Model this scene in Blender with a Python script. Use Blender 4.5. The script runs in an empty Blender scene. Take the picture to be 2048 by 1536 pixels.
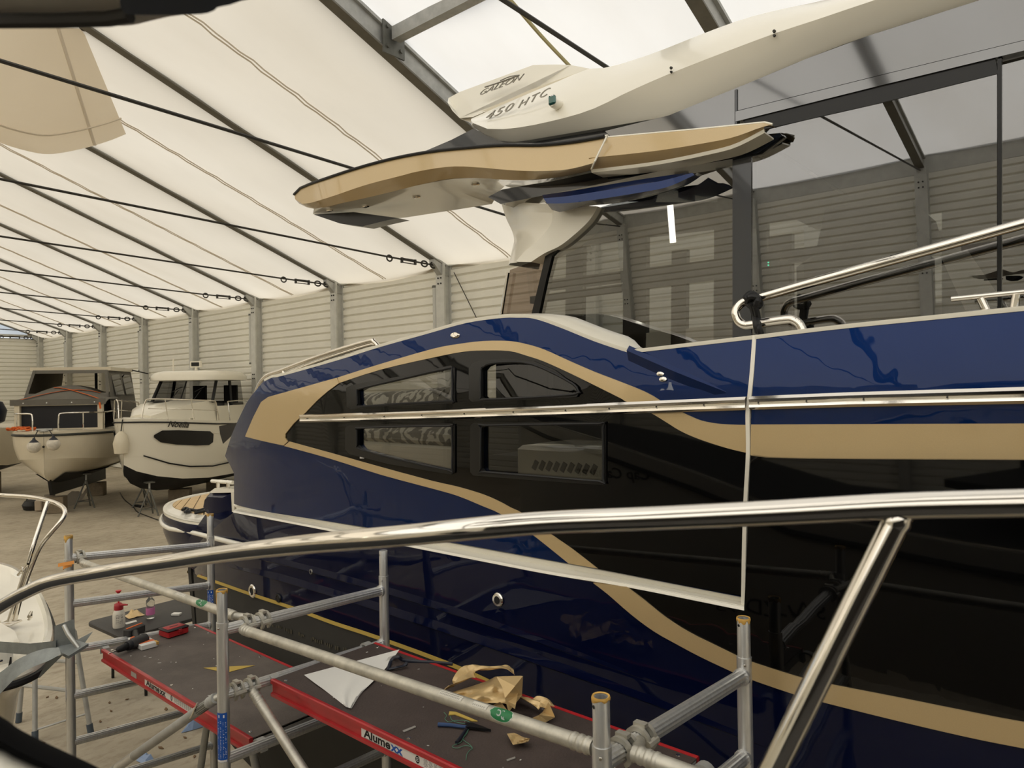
import bpy, bmesh, math, random
from mathutils import Vector, Matrix
random.seed(7)
SC = bpy.context.scene
COL = SC.collection
# ------------------------------------------------------------------ camera, sky, exposure
H = 3.4                                   # eye height above the hall floor
FPX = 1420.0
YAW, PITCH, ROLL = math.radians(40.8), math.radians(0.2), math.radians(-0.95)
ROT = Matrix.Rotation(YAW, 3, 'Z') @ Matrix.Rotation(math.pi / 2 + PITCH, 3, 'X') @ Matrix.Rotation(ROLL, 3, 'Z')
cam_d = bpy.data.cameras.new('camera')
cam_d.sensor_width = 36.0
cam_d.lens = 36.0 * FPX / 2048.0
cam_d.clip_start = 0.02
cam_d.clip_end = 300
cam_d.dof.use_dof = True
cam_d.dof.focus_distance = 4.2
cam_d.dof.aperture_fstop = 9.5
cam = bpy.data.objects.new('camera', cam_d)
cam.matrix_world = Matrix.Translation((0, 0, H)) @ ROT.to_4x4()
COL.objects.link(cam)
SC.camera = cam
world = bpy.data.worlds.new('sky')
SC.world = world
world.use_nodes = True
wn = world.node_tree
wn.nodes.clear()
wo = wn.nodes.new('ShaderNodeOutputWorld')
wb = wn.nodes.new('ShaderNodeBackground')
wb.inputs[0].default_value = (0.93, 0.965, 1.0, 1)     # bright overcast sky
wb.inputs[1].default_value = 1.15
wn.links.new(wb.outputs[0], wo.inputs[0])
sun_d = bpy.data.lights.new('sun', 'SUN')
sun_d.energy = 6.5
sun_d.angle = math.radians(25)
sun_d.color = (1.0, 0.97, 0.92)
sun = bpy.data.objects.new('sun', sun_d)
sun.rotation_euler = (math.radians(54), 0, math.radians(12))
sun.location = (0, 0, 30)
COL.objects.link(sun)
SC.view_settings.view_transform = 'Standard'
SC.view_settings.look = 'None'
SC.view_settings.exposure = 0.1
SC.view_settings.gamma = 1.0
SC.view_settings.use_curve_mapping = False
try:
    SC.cycles.use_denoising = True
    SC.cycles.max_bounces = 10
    SC.cycles.diffuse_bounces = 5
    SC.cycles.glossy_bounces = 5
    SC.cycles.transparent_max_bounces = 16
    SC.cycles.caustics_reflective = False
    SC.cycles.caustics_refractive = False
    SC.cycles.sample_clamp_indirect = 6.0
except Exception:
    pass

# ------------------------------------------------------------------ sight lines into the place
EYE = Vector((0, 0, H))
def ray(px, py):
    return ROT @ Vector(((px - 1024) / FPX, -(py - 768) / FPX, -1.0))
def PY(px, py, Y):
    r = ray(px, py); return EYE + r * (Y / r.y)
def PX(px, py, X):
    r = ray(px, py); return EYE + r * (X / r.x)
def PZ(px, py, Z):
    r = ray(px, py); return EYE + r * ((Z - H) / r.z)
def PD(px, py, d):
    return EYE + ray(px, py) * d
def PS(px, py, S, off=0.0):
    """first point of the sight line on the surface Y = S(x, z) - off"""
    r = ray(px, py)
    def h(y):
        p = EYE + r * (y / r.y); return y - (S(p.x, p.z) - off)
    lo = 1.8; y = lo; best = (9, 2.8)
    while y < 4.5:
        y += 0.05; v = h(y)
        if abs(v) < best[0]: best = (abs(v), y)
        if v > 0: break
    else:
        return PY(px, py, best[1])
    a, b = y - 0.05, y
    for _ in range(22):
        m = (a + b) / 2
        if h(m) > 0: b = m
        else: a = m
    return PY(px, py, b)
def spl(pts, n=5, closed=False):
    """Catmull-Rom through points of any dimension"""
    P = [tuple(p) for p in pts]; m = len(P); out = []
    rng = range(m) if closed else range(m - 1)
    for i in rng:
        if closed:
            a, b, c, d = P[(i - 1) % m], P[i], P[(i + 1) % m], P[(i + 2) % m]
        else:
            a, b, c, d = P[max(i - 1, 0)], P[i], P[i + 1], P[min(i + 2, m - 1)]
        for k in range(n):
            t = k / n
            out.append(tuple(0.5 * (2 * q + (r - p) * t + (2 * p - 5 * q + 4 * r - s) * t * t + (3 * q - p - 3 * r + s) * t ** 3)
                             for p, q, r, s in zip(a, b, c, d)))
    if not closed:
        out.append(P[-1])
    return out

# ------------------------------------------------------------------ mesh building
class B:
    def __init__(self):
        self.v = []; self.f = []
    def add(self, vs, fs):
        o = len(self.v)
        self.v += [tuple(q) for q in vs]
        self.f += [tuple(i + o for i in f) for f in fs]
        return self
    def box(self, c, s, rz=0.0, M=None):
        hx, hy, hz = s[0] / 2, s[1] / 2, s[2] / 2
        R = M if M is not None else Matrix.Rotation(rz, 3, 'Z')
        c = Vector(c)
        vs = [c + R @ Vector((x * hx, y * hy, z * hz)) for x in (-1, 1) for y in (-1, 1) for z in (-1, 1)]
        return self.add(vs, [(0, 1, 3, 2), (4, 6, 7, 5), (0, 4, 5, 1), (2, 3, 7, 6), (0, 2, 6, 4), (1, 5, 7, 3)])
    def rbox(self, c, s, r=0.01, M=None):
        """box with chamfered vertical edges and top/bottom edges"""
        hx, hy, hz = s[0] / 2, s[1] / 2, s[2] / 2
        M = M if M is not None else Matrix.Identity(3)
        c = Vector(c); rings = []
        for z, i in ((-hz, r), (-hz + r, 0), (hz - r, 0), (hz, r)):
            ring = []
            for (sx, sy) in ((1, 1), (-1, 1), (-1, -1), (1, -1)):
                X, Y = hx - i, hy - i
                a, b = (X, Y - r) , (X - r, Y)
                if sx * sy < 0:
                    a, b = b, a
                ring += [(sx * a[0], sy * a[1], z), (sx * b[0], sy * b[1], z)]
            rings.append([c + M @ Vector(q) for q in ring])
        return self.loft(rings, closed=True, caps=True)
    def loft(self, rings, closed=True, caps=True):
        n = len(rings[0]); vs = [q for r in rings for q in r]; fs = []
        for i in range(len(rings) - 1):
            for j in range(n if closed else n - 1):
                k = (j + 1) % n
                fs.append((i * n + j, i * n + k, (i + 1) * n + k, (i + 1) * n + j))
        if caps and closed:
            fs.append(tuple(reversed(range(n))))
            fs.append(tuple(range((len(rings) - 1) * n, len(rings) * n)))
        return self.add(vs, fs)
    def tube(self, path, r, seg=12, rib=0.0, closed=False, caps=True, flat=None):
        P = [Vector(p) for p in path]; n = len(P); rings = []; up = None
        for i, p in enumerate(P):
            if closed:
                t = (P[(i + 1) % n] - P[(i - 1) % n]).normalized()
            else:
                t = (P[min(i + 1, n - 1)] - P[max(i - 1, 0)]).normalized()
            if up is None:
                up = Vector((0, 0, 1)) if abs(t.z) < 0.95 else Vector((1, 0, 0))
            a = t.cross(up).normalized(); b = a.cross(t).normalized(); up = b
            R = r[i] if isinstance(r, (list, tuple)) else r
            ring = []
            for k in range(seg):
                q = 2 * math.pi * k / seg
                rr = R * (1 - (rib if k % 2 else 0))
                ring.append(p + a * (rr * math.cos(q)) + b * (rr * math.sin(q) * (flat or 1)))
            rings.append(ring)
        if closed:
            rings.append(rings[0]); caps = False
        return self.loft(rings, True, caps)
    def lathe(self, c, prof, seg=20, M=None):
        """prof: (radius, height) pairs along the local z axis"""
        M = M if M is not None else Matrix.Identity(3); c = Vector(c)
        rings = [[c + M @ Vector((max(r, 1e-4) * math.cos(2 * math.pi * k / seg), max(r, 1e-4) * math.sin(2 * math.pi * k / seg), h))
                  for k in range(seg)] for r, h in prof]
        return self.loft(rings, True, True)
    def prism(self, pts, vec):
        n = len(pts); v = Vector(vec); P = [Vector(p) for p in pts]
        return self.add(P + [p + v for p in P],
                        [tuple(range(n)), tuple(reversed(range(n, 2 * n)))] +
                        [(i, n + i, n + (i + 1) % n, (i + 1) % n) for i in range(n)])
    def grid(self, rows):
        m = len(rows[0]); vs = [q for r in rows for q in r]
        fs = [(i * m + j, i * m + j + 1, (i + 1) * m + j + 1, (i + 1) * m + j) for i in range(len(rows) - 1) for j in range(m - 1)]
        return self.add(vs, fs)
    def slab(self, rows, vec):
        """a grid given thickness along vec"""
        m = len(rows[0]); R = len(rows); v = Vector(vec)
        top = [Vector(q) for r in rows for q in r]; n = len(top)
        fs = []
        for i in range(R - 1):
            for j in range(m - 1):
                a, b, c, d = i * m + j, i * m + j + 1, (i + 1) * m + j + 1, (i + 1) * m + j
                fs += [(a, b, c, d), (n + d, n + c, n + b, n + a)]
        for i in range(R - 1):
            for j in (0, m - 1):
                a, d = i * m + j, (i + 1) * m + j
                fs.append((a, d, n + d, n + a))
        for j in range(m - 1):
            for i in (0, R - 1):
                a, b = i * m + j, i * m + j + 1
                fs.append((a, b, n + b, n + a))
        return self.add(top + [q + v for q in top], fs)

def axis_M(d, up=(0, 0, 1)):
    """3x3 matrix whose z axis is d"""
    z = Vector(d).normalized(); u = Vector(up)
    if abs(z.dot(u)) > 0.97:
        u = Vector((1, 0, 0))
    x = u.cross(z).normalized(); y = z.cross(x)
    return Matrix((x, y, z)).transposed()

def link(name, me, mat, parent=None, loc=None):
    o = bpy.data.objects.new(name, me)
    COL.objects.link(o)
    if mat is not None and not me.materials:
        me.materials.append(mat)
    if parent is not None:
        o.parent = parent
    return o
def make(name, b, mat, parent=None, sharp=38, recalc=True):
    """link builder b as one mesh object; the origin goes to the base of a top-level thing"""
    me = bpy.data.meshes.new(name)
    off = Vector((0, 0, 0))
    if parent is None:
        xs = [q[0] for q in b.v]; ys = [q[1] for q in b.v]; zs = [q[2] for q in b.v]
        off = Vector(((min(xs) + max(xs)) / 2, (min(ys) + max(ys)) / 2, min(zs)))
    else:
        off = Vector(parent.get('_o', (0, 0, 0)))
    me.from_pydata([(q[0] - off.x, q[1] - off.y, q[2] - off.z) for q in b.v], [], b.f)
    if recalc:
        bm = bmesh.new(); bm.from_mesh(me)
        bmesh.ops.recalc_face_normals(bm, faces=bm.faces)
        bm.to_mesh(me); bm.free()
    me.polygons.foreach_set('use_smooth', [True] * len(me.polygons))
    me.set_sharp_from_angle(angle=math.radians(sharp))
    me.update()
    o = link(name, me, mat, parent)
    o['_o'] = tuple(off)
    if parent is None:
        o.location = off
    return o
def tag(o, label=None, cat=None, group=None, kind=None):
    if label: o['label'] = label
    if cat: o['category'] = cat
    if group: o['group'] = group
    if kind: o['kind'] = kind
    return o
def empty(name, loc, label=None, cat=None, group=None, kind=None, rz=0.0):
    o = bpy.data.objects.new(name, None)
    o.empty_display_size = 0.1
    o.location = loc; o.rotation_euler = (0, 0, rz)
    o['_o'] = tuple(loc) if rz == 0 else (0, 0, 0)
    COL.objects.link(o)
    return tag(o, label, cat, group, kind)
def piece(name, px, S, mat, parent, off=0.0, thick=0.02, holes=(), step=(0.25, 0.12), sharp=30):
    """sheet with an outline seen at px, lying on the surface Y = S(x, z), given thickness inwards"""
    bm = bmesh.new(); edges = []
    for loop in [px] + list(holes):
        vs = []
        for q in loop:
            p = Vector((q[0], 0, q[1])) if len(q) == 3 else PS(q[0], q[1], S, off)     # (x, z, 0) = a point of the place itself
            vs.append(bm.verts.new((p.x, 0, p.z)))
        for i in range(len(vs)):
            edges.append(bm.edges.new((vs[i], vs[(i + 1) % len(vs)])))
    bmesh.ops.triangle_fill(bm, use_beauty=True, use_dissolve=False, edges=edges, normal=(0, -1, 0))
    xs = [v.co.x for v in bm.verts]; zs = [v.co.z for v in bm.verts]
    for ax, lo, hi, st in ((0, min(xs), max(xs), step[0]), (2, min(zs), max(zs), step[1])):
        q = math.ceil(lo / st) * st
        while q < hi:
            co = [0, 0, 0]; no = [0, 0, 0]; co[ax] = q; no[ax] = 1
            bmesh.ops.bisect_plane(bm, geom=bm.verts[:] + bm.edges[:] + bm.faces[:], dist=1e-6, plane_co=co, plane_no=no)
            q += st
    bm.verts.ensure_lookup_table(); bm.verts.index_update()
    n = len(bm.verts); V = []; Bk = []
    for v in bm.verts:
        y = S(v.co.x, v.co.z) - off
        V.append((v.co.x, y, v.co.z)); Bk.append((v.co.x, y + thick, v.co.z))
    F = [tuple(v.index for v in f.verts) for f in bm.faces]
    F2 = [tuple(n + i for i in reversed(f)) for f in F]
    sides = [(e.verts[0].index, e.verts[1].index, n + e.verts[1].index, n + e.verts[0].index) for e in bm.edges if len(e.link_faces) == 1]
    bm.free()
    b = B(); b.add(V + Bk, F + F2 + sides)
    return make(name, b, mat, parent, sharp)
def text(name, s, o, right, up, size, mat, parent, extrude=0.002, bold=0.0, italic=0.0, space=1.0, mirror=False):
    """raised lettering; o = lower left corner, right/up = unit directions in the place"""
    cu = bpy.data.curves.new(name, 'FONT')
    cu.body = s; cu.size = 1.0; cu.extrude = extrude / size; cu.offset = bold; cu.shear = italic; cu.space_character = space
    cu.resolution_u = 3
    t = bpy.data.objects.new('tmp', cu); COL.objects.link(t)
    dg = bpy.context.evaluated_depsgraph_get(); dg.update()
    me = bpy.data.meshes.new_from_object(t.evaluated_get(dg))
    bpy.data.objects.remove(t); bpy.data.curves.remove(cu)
    r = Vector(right); u = Vector(up); n = r.cross(u).normalized()
    off = Vector(parent['_o']) if parent is not None else Vector((0, 0, 0))
    M = Matrix(((r.x * size, u.x * size, n.x * size, o[0] - off.x), (r.y * size, u.y * size, n.y * size, o[1] - off.y),
                (r.z * size, u.z * size, n.z * size, o[2] - off.z), (0, 0, 0, 1)))
    me.transform(M)
    me.materials.clear()
    return link(name, me, mat, parent)

# ------------------------------------------------------------------ materials
MATS = {}
def lin(c):
    return tuple((x / 255 / 12.92 if x / 255 <= 0.04045 else ((x / 255 + 0.055) / 1.055) ** 2.4) for x in c)
def mat(name, rgb, rough=0.5, metal=0.0, coat=0.0, coat_rough=0.03, noise=0.0, nscale=8.0, bump=0.0, bscale=60.0, stretch=None, spec=0.5, second=None, second_amt=0.5, trans=0.0, ior=1.45, coat_ior=1.5):
    if name in MATS: return MATS[name]
    m = bpy.data.materials.new(name); m.use_nodes = True
    nt = m.node_tree; N = nt.nodes; L = nt.links
    p = N['Principled BSDF']
    c = lin(rgb)
    p.inputs['Base Color'].default_value = (*c, 1)
    p.inputs['Roughness'].default_value = rough
    p.inputs['Metallic'].default_value = metal
    p.inputs['Coat Weight'].default_value = coat
    p.inputs['Coat Roughness'].default_value = coat_rough
    p.inputs['Coat IOR'].default_value = coat_ior
    p.inputs['Specular IOR Level'].default_value = spec
    p.inputs['Transmission Weight'].default_value = trans
    p.inputs['IOR'].default_value = ior
    tc = N.new('ShaderNodeTexCoord'); mp = N.new('ShaderNodeMapping')
    L.new(tc.outputs['Object'], mp.inputs[0])
    if stretch: mp.inputs['Scale'].default_value = stretch
    if noise or second:
        t = N.new('ShaderNodeTexNoise'); t.inputs['Scale'].default_value = nscale; t.inputs['Detail'].default_value = 5; t.inputs['Roughness'].default_value = 0.62
        L.new(mp.outputs[0], t.inputs['Vector'])
        r = N.new('ShaderNodeValToRGB')
        c2 = lin(second) if second else tuple(min(1, x * (1 + noise)) for x in c)
        c1 = c if second else tuple(x * (1 - noise) for x in c)
        r.color_ramp.elements[0].position = 0.5 - 0.25 + (0.25 - second_amt * 0.5 if second else 0)
        r.color_ramp.elements[1].position = min(1, r.color_ramp.elements[0].position + 0.4)
        r.color_ramp.elements[0].color = (*c1, 1); r.color_ramp.elements[1].color = (*c2, 1)
        L.new(t.outputs['Fac'], r.inputs[0]); L.new(r.outputs[0], p.inputs['Base Color'])
    if bump:
        t2 = N.new('ShaderNodeTexNoise'); t2.inputs['Scale'].default_value = bscale; t2.inputs['Detail'].default_value = 3
        L.new(mp.outputs[0], t2.inputs['Vector'])
        bp = N.new('ShaderNodeBump'); bp.inputs['Strength'].default_value = bump; bp.inputs['Distance'].default_value = 0.01
        L.new(t2.outputs['Fac'], bp.inputs['Height']); L.new(bp.outputs[0], p.inputs['Normal'])
        if coat: L.new(bp.outputs[0], p.inputs['Coat Normal'])
    MATS[name] = m
    return m
def emit_mat(name, rgb, s):
    m = bpy.data.materials.new(name); m.use_nodes = True
    p = m.node_tree.nodes['Principled BSDF']
    p.inputs['Base Color'].default_value = (*lin(rgb), 1)
    p.inputs['Emission Color'].default_value = (*lin(rgb), 1)
    p.inputs['Emission Strength'].default_value = s
    return m
def fabric(name, rgb, tr=0.55):
    """thin coated tent cloth that lets daylight through"""
    m = bpy.data.materials.new(name); m.use_nodes = True
    nt = m.node_tree; N = nt.nodes; L = nt.links; N.clear()
    out = N.new('ShaderNodeOutputMaterial'); mx = N.new('ShaderNodeMixShader'); mx.inputs[0].default_value = tr
    d = N.new('ShaderNodeBsdfDiffuse'); t = N.new('ShaderNodeBsdfTranslucent')
    tc = N.new('ShaderNodeTexCoord'); n = N.new('ShaderNodeTexNoise'); n.inputs['Scale'].default_value = 0.6; n.inputs['Detail'].default_value = 6
    mp = N.new('ShaderNodeMapping'); mp.inputs['Scale'].default_value = (1.0, 0.35, 0.35)
    L.new(tc.outputs['Object'], mp.inputs[0]); L.new(mp.outputs[0], n.inputs['Vector'])
    r = N.new('ShaderNodeValToRGB'); c = lin(rgb)
    r.color_ramp.elements[0].position = 0.3; r.color_ramp.elements[1].position = 0.75
    r.color_ramp.elements[0].color = (c[0] * 0.9, c[1] * 0.885, c[2] * 0.86, 1); r.color_ramp.elements[1].color = (*c, 1)
    L.new(n.outputs['Fac'], r.inputs[0]); L.new(r.outputs[0], d.inputs[0]); L.new(r.outputs[0], t.inputs[0])
    L.new(d.outputs[0], mx.inputs[1]); L.new(t.outputs[0], mx.inputs[2]); L.new(mx.outputs[0], out.inputs[0])
    MATS[name] = m
    return m
def glass(name, tint, refl, rough=0.0):
    """thin tinted pane: part mirror, part see-through"""
    m = bpy.data.materials.new(name); m.use_nodes = True
    nt = m.node_tree; N = nt.nodes; L = nt.links; N.clear()
    out = N.new('ShaderNodeOutputMaterial'); mx = N.new('ShaderNodeMixShader')
    t = N.new('ShaderNodeBsdfTransparent'); t.inputs[0].default_value = (*tint, 1)
    g = N.new('ShaderNodeBsdfGlossy'); g.inputs['Roughness'].default_value = rough; g.inputs[0].default_value = (1, 1, 1, 1)
    f = N.new('ShaderNodeFresnel'); f.inputs[0].default_value = 1.5
    a = N.new('ShaderNodeMath'); a.operation = 'ADD'; a.use_clamp = True; a.inputs[1].default_value = refl
    L.new(f.outputs[0], a.inputs[0])
    ge = N.new('ShaderNodeNewGeometry'); fr = N.new('ShaderNodeMath'); fr.operation = 'SUBTRACT'; fr.inputs[0].default_value = 1.0
    ml = N.new('ShaderNodeMath'); ml.operation = 'MULTIPLY'                # only the outer face of the pane mirrors
    L.new(ge.outputs['Backfacing'], fr.inputs[1]); L.new(fr.outputs[0], ml.inputs[0]); L.new(a.outputs[0], ml.inputs[1]); L.new(ml.outputs[0], mx.inputs[0])
    L.new(t.outputs[0], mx.inputs[1]); L.new(g.outputs[0], mx.inputs[2]); L.new(mx.outputs[0], out.inputs[0])
    MATS[name] = m
    return m
M_roof_warm = fabric('tent cloth, yellowed', (229, 221, 206), 0.5)
M_roof_white = fabric('tent cloth, clean', (244, 241, 236), 0.56)
M_liner = fabric('tent liner cloth', (252, 247, 238), 0.72)
M_gable = fabric('gable daylight sheet', (238, 242, 246), 0.72)
M_galv = mat('galvanised steel', (172, 172, 168), 0.5, 0.25, noise=0.15, nscale=6)
M_galv_d = mat('weathered galvanised steel', (104, 104, 98), 0.55, 0.5, noise=0.18, nscale=5)
M_side = mat('grey wall sheeting', (232, 230, 220), 0.6, 0.0, noise=0.05, nscale=1.2)
M_gcol = mat('grey column coating', (200, 200, 194), 0.5, 0.1, noise=0.1, nscale=4)
M_cable = mat('dark steel rod', (62, 60, 56), 0.5, 0.5)
M_seam = mat('welded seam cloth', (226, 216, 200), 0.8)
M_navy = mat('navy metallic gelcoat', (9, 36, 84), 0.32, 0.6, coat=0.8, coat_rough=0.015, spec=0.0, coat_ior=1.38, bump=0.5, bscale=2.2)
M_navy_shade = mat('shaded navy gelcoat', (9, 17, 50), 0.45, 0.5, coat=0.6, coat_rough=0.02, spec=0.0, coat_ior=1.4, bump=0.35, bscale=2.2)  # same navy paint; the low light down the hull is put into the colour
M_gold = mat('champagne gold lacquer', (194, 169, 124), 0.38, 0.3, coat=0.7, coat_rough=0.08, noise=0.03, nscale=300)
M_black = mat('black hull glass', (6, 6, 6), 0.03, 0.0, spec=0.38)
M_frame = mat('satin black window frame', (17, 17, 17), 0.28)
M_dgrey = mat('dark grey gloss coaming', (62, 64, 68), 0.12, 0.0, coat=0.6)
M_grey = mat('grey gloss window surround', (52, 54, 58), 0.05, 0.0, spec=0.5, ior=2.5)
M_white = mat('white gelcoat', (236, 231, 216), 0.22, 0.0, coat=0.6, coat_rough=0.04)
M_white2 = mat('cream boat gelcoat', (214, 205, 184), 0.32, 0.0, coat=0.3, noise=0.03, nscale=3)
M_chrome = mat('polished stainless steel', (226, 221, 212), 0.07, 1.0, bump=0.01, bscale=30)
M_alu = mat('aluminium tube', (212, 212, 210), 0.34, 0.75, noise=0.12, nscale=14, stretch=(6, 6, 0.6))
M_alu2 = mat('worn aluminium brace tube', (190, 186, 174), 0.48, 0.7, noise=0.22, nscale=16)
M_red = mat('red deck edge paint', (172, 34, 38), 0.4, 0.0, coat=0.3, noise=0.12, nscale=10)
M_ply = mat('brown resin plywood', (70, 60, 56), 0.6, 0.0, noise=0.2, nscale=7, bump=0.15, bscale=120)
M_ply2 = mat('greyed resin plywood', (92, 84, 78), 0.68, 0.0, noise=0.28, nscale=5, bump=0.15, bscale=120)
M_glue = mat('yellow glue foam', (196, 154, 78), 0.7, 0.0, noise=0.2, nscale=40)
M_tape = mat('yellow masking tape', (196, 168, 84), 0.6)
M_afoul = mat('charcoal antifouling', (50, 49, 46), 0.75, 0.0, noise=0.12, nscale=3)
M_rubber = mat('black rubber', (18, 18, 19), 0.55)
M_seal = mat('black pile seal', (5, 5, 6), 0.95, spec=0.1)
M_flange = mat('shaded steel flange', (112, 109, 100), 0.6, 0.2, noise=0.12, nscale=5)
M_plastic = mat('dark grey plastic', (58, 56, 55), 0.55, noise=0.08, nscale=6)
M_orange = mat('orange webbing', (214, 104, 44), 0.7)
M_paper = mat('white paper sheet', (226, 224, 218), 0.75, noise=0.02, nscale=3)
M_foil = mat('gold vinyl foil', (216, 186, 132), 0.32, 0.25, coat=0.4, coat_rough=0.1)
M_teak = mat('teak planking', (196, 168, 124), 0.6, noise=0.12, nscale=6, stretch=(1, 10, 1))
M_canvas = mat('grey boat canvas', (104, 101, 94), 0.85, noise=0.08, nscale=4)
M_dark = mat('dark cabin interior', (20, 20, 22), 0.6)
M_anchor = mat('galvanised anchor zinc', (138, 143, 143), 0.5, 0.5, noise=0.16, nscale=18, bump=0.1, bscale=80)
M_blue = mat('blue sticker', (24, 84, 172), 0.45)
M_green = mat('green sticker', (32, 112, 66), 0.4)
M_ink = mat('black print', (20, 20, 22), 0.6)
M_wprint = mat('white print', (232, 232, 232), 0.6)
M_silver = mat('silver lettering', (150, 148, 142), 0.25, 0.8)
M_blueribbon = mat('blue plastic film', (142, 164, 200), 0.4)
G_salon = glass('tinted saloon glass', (0.50, 0.51, 0.51), 0.18)
G_hatch = glass('smoked side window', (0.58, 0.58, 0.56), 0.0)
G_clear = glass('clear vinyl window', (0.72, 0.70, 0.66), 0.06, 0.05)
G_boat = glass('tinted windscreen', (0.40, 0.40, 0.40), 0.03)
# ------------------------------------------------------------------ the hall
YW, YO, YR, S_ROOF, EAVE = 12.7, -15.9, -1.6, 0.373, 3.4 + 3.15
BAY = 4.56
X0 = -13.07                               # column line nearest the cruiser's stern
def colx(n): return X0 - BAY * n
X_END = colx(7)
X_FRONT = 22.0
def roofz(y): return EAVE + 0.30 + S_ROOF * (YW - y if y >= YR else YW - 2 * YR + y)

fm = mat('dusty concrete', (150, 138, 120), 0.9)
nt = fm.node_tree; N = nt.nodes; L = nt.links; p = N['Principled BSDF']
tc = N.new('ShaderNodeTexCoord')
n1 = N.new('ShaderNodeTexNoise'); n1.inputs['Scale'].default_value = 0.55; n1.inputs['Detail'].default_value = 8; n1.inputs['Roughness'].default_value = 0.65
n2 = N.new('ShaderNodeTexNoise'); n2.inputs['Scale'].default_value = 9; n2.inputs['Detail'].default_value = 8; n2.inputs['Roughness'].default_value = 0.75
mp = N.new('ShaderNodeMapping'); mp.inputs['Scale'].default_value = (1, 0.45, 1); mp.inputs['Rotation'].default_value = (0, 0, 0.5)
L.new(tc.outputs['Object'], n1.inputs['Vector']); L.new(tc.outputs['Object'], mp.inputs[0]); L.new(mp.outputs[0], n2.inputs['Vector'])
r1 = N.new('ShaderNodeValToRGB'); r1.color_ramp.elements[0].position = 0.34; r1.color_ramp.elements[1].position = 0.68
r1.color_ramp.elements[0].color = (*lin((160, 150, 132)), 1); r1.color_ramp.elements[1].color = (*lin((192, 182, 163)), 1)
r2 = N.new('ShaderNodeValToRGB'); r2.color_ramp.elements[0].position = 0.33; r2.color_ramp.elements[1].position = 0.52
r2.color_ramp.elements[0].color = (0.55, 0.50, 0.44, 1); r2.color_ramp.elements[1].color = (1, 1, 1, 1)
mxr = N.new('ShaderNodeMix'); mxr.data_type = 'RGBA'; mxr.blend_type = 'MULTIPLY'; mxr.inputs[0].default_value = 0.6
L.new(n1.outputs['Fac'], r1.inputs[0]); L.new(n2.outputs['Fac'], r2.inputs[0])
L.new(r1.outputs[0], mxr.inputs[6]); L.new(r2.outputs[0], mxr.inputs[7]); L.new(mxr.outputs[2], p.inputs['Base Color'])
bp = N.new('ShaderNodeBump'); bp.inputs['Strength'].default_value = 0.08; bp.inputs['Distance'].default_value = 0.02
L.new(n2.outputs['Fac'], bp.inputs['Height']); L.new(bp.outputs[0], p.inputs['Normal'])
b = B(); b.box(((X_END + X_FRONT) / 2, (YW + YO) / 2, -0.1), (X_FRONT - X_END + 1.0, YW - YO + 1.0, 0.2))
fl = make('floor', b, fm); tag(fl, 'dusty grey brown concrete floor of the boat hall', kind='structure')

# back wall: boards between columns
wall = empty('wall_back', (0, YW + 0.15, 0), 'grey horizontally ribbed sheet metal wall behind the boats', kind='structure')
PITCH_B = 0.222
NB = int(EAVE / PITCH_B)
def board_profile(z):
    return [(0.0, z), (-0.055, z + 0.042), (-0.055, z + PITCH_B - 0.052), (-0.01, z + PITCH_B - 0.026), (0.0, z + PITCH_B)]
def board_mesh(x0, x1, y, z, sgn=1):
    b = B()
    b.grid([[(x0, y + sgn * a, zz) for a, zz in board_profile(z)], [(x1, y + sgn * a, zz) for a, zz in board_profile(z)]])
    return b
board_me = None
for n in range(-2, 7):
    for k in range(NB):
        if board_me is None:
            b = B()
            b.slab([[(x, a, zz) for a, zz in board_profile(0)] for x in (-BAY / 2 + 0.02, BAY / 2 - 0.02)], (0, 0.02, 0))
            o = make('siding_board', b, M_side, wall); board_me = o.data
            o['_o'] = (0, 0, 0)
            ox, oy, oz = (0, YW + 0.15, 0)
            me = board_me
            for v in me.vertices: v.co += Vector((ox, oy, oz))
        else:
            o = link('siding_board', board_me, None, wall)
        o.location = (colx(n) - BAY / 2, YW + 0.02 - (YW + 0.15), k * PITCH_B)
b = B()
for n in range(-9, -2):
    for k in range(NB):
        b.slab([[(x, YW + 0.02 + a, zz) for a, zz in board_profile(k * PITCH_B)] for x in (colx(n) - BAY + 0.02, colx(n) - 0.02)], (0, 0.02, 0))
o = make('siding_sheet', b, M_side, wall); tag(o, kind='stuff')
b = B(); b.box(((X_END + X_FRONT) / 2, YW + 0.22, EAVE / 2 + .2), (X_FRONT - X_END, 0.1, EAVE + .4)); make('wall_core', b, M_side, wall)
b = B(); b.box(((X_END + X_FRONT) / 2, YW - 0.02, EAVE + 0.0), (X_FRONT - X_END, 0.16, 0.14)); make('eaves_beam', b, M_gcol, wall)
def column(parent, x, y, s):
    b = B()
    b.box((x, y, EAVE / 2), (0.13, 0.28, EAVE))
    for d in (-1, 1):
        b.box((x, y - s * 0.0 + d * 0.125, EAVE / 2), (0.29, 0.05, EAVE))
    o = make('column', b, M_gcol, parent)
    q = B()
    for dz in (-0.38, -0.52, -2.6, -2.74):
        for dx in (-0.05, 0.05):
            q.lathe((x + dx, y - s * 0.15, EAVE + dz), [(0.022, 0), (0.022, 0.02)], 8, axis_M((0, -s, 0)))
    make('bolt', q, M_cable, o)
    return o
for n in range(-7, 8):
    column(wall, colx(n) + (0.12 if n == 7 else 0), YW - 0.14, 1)
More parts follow.
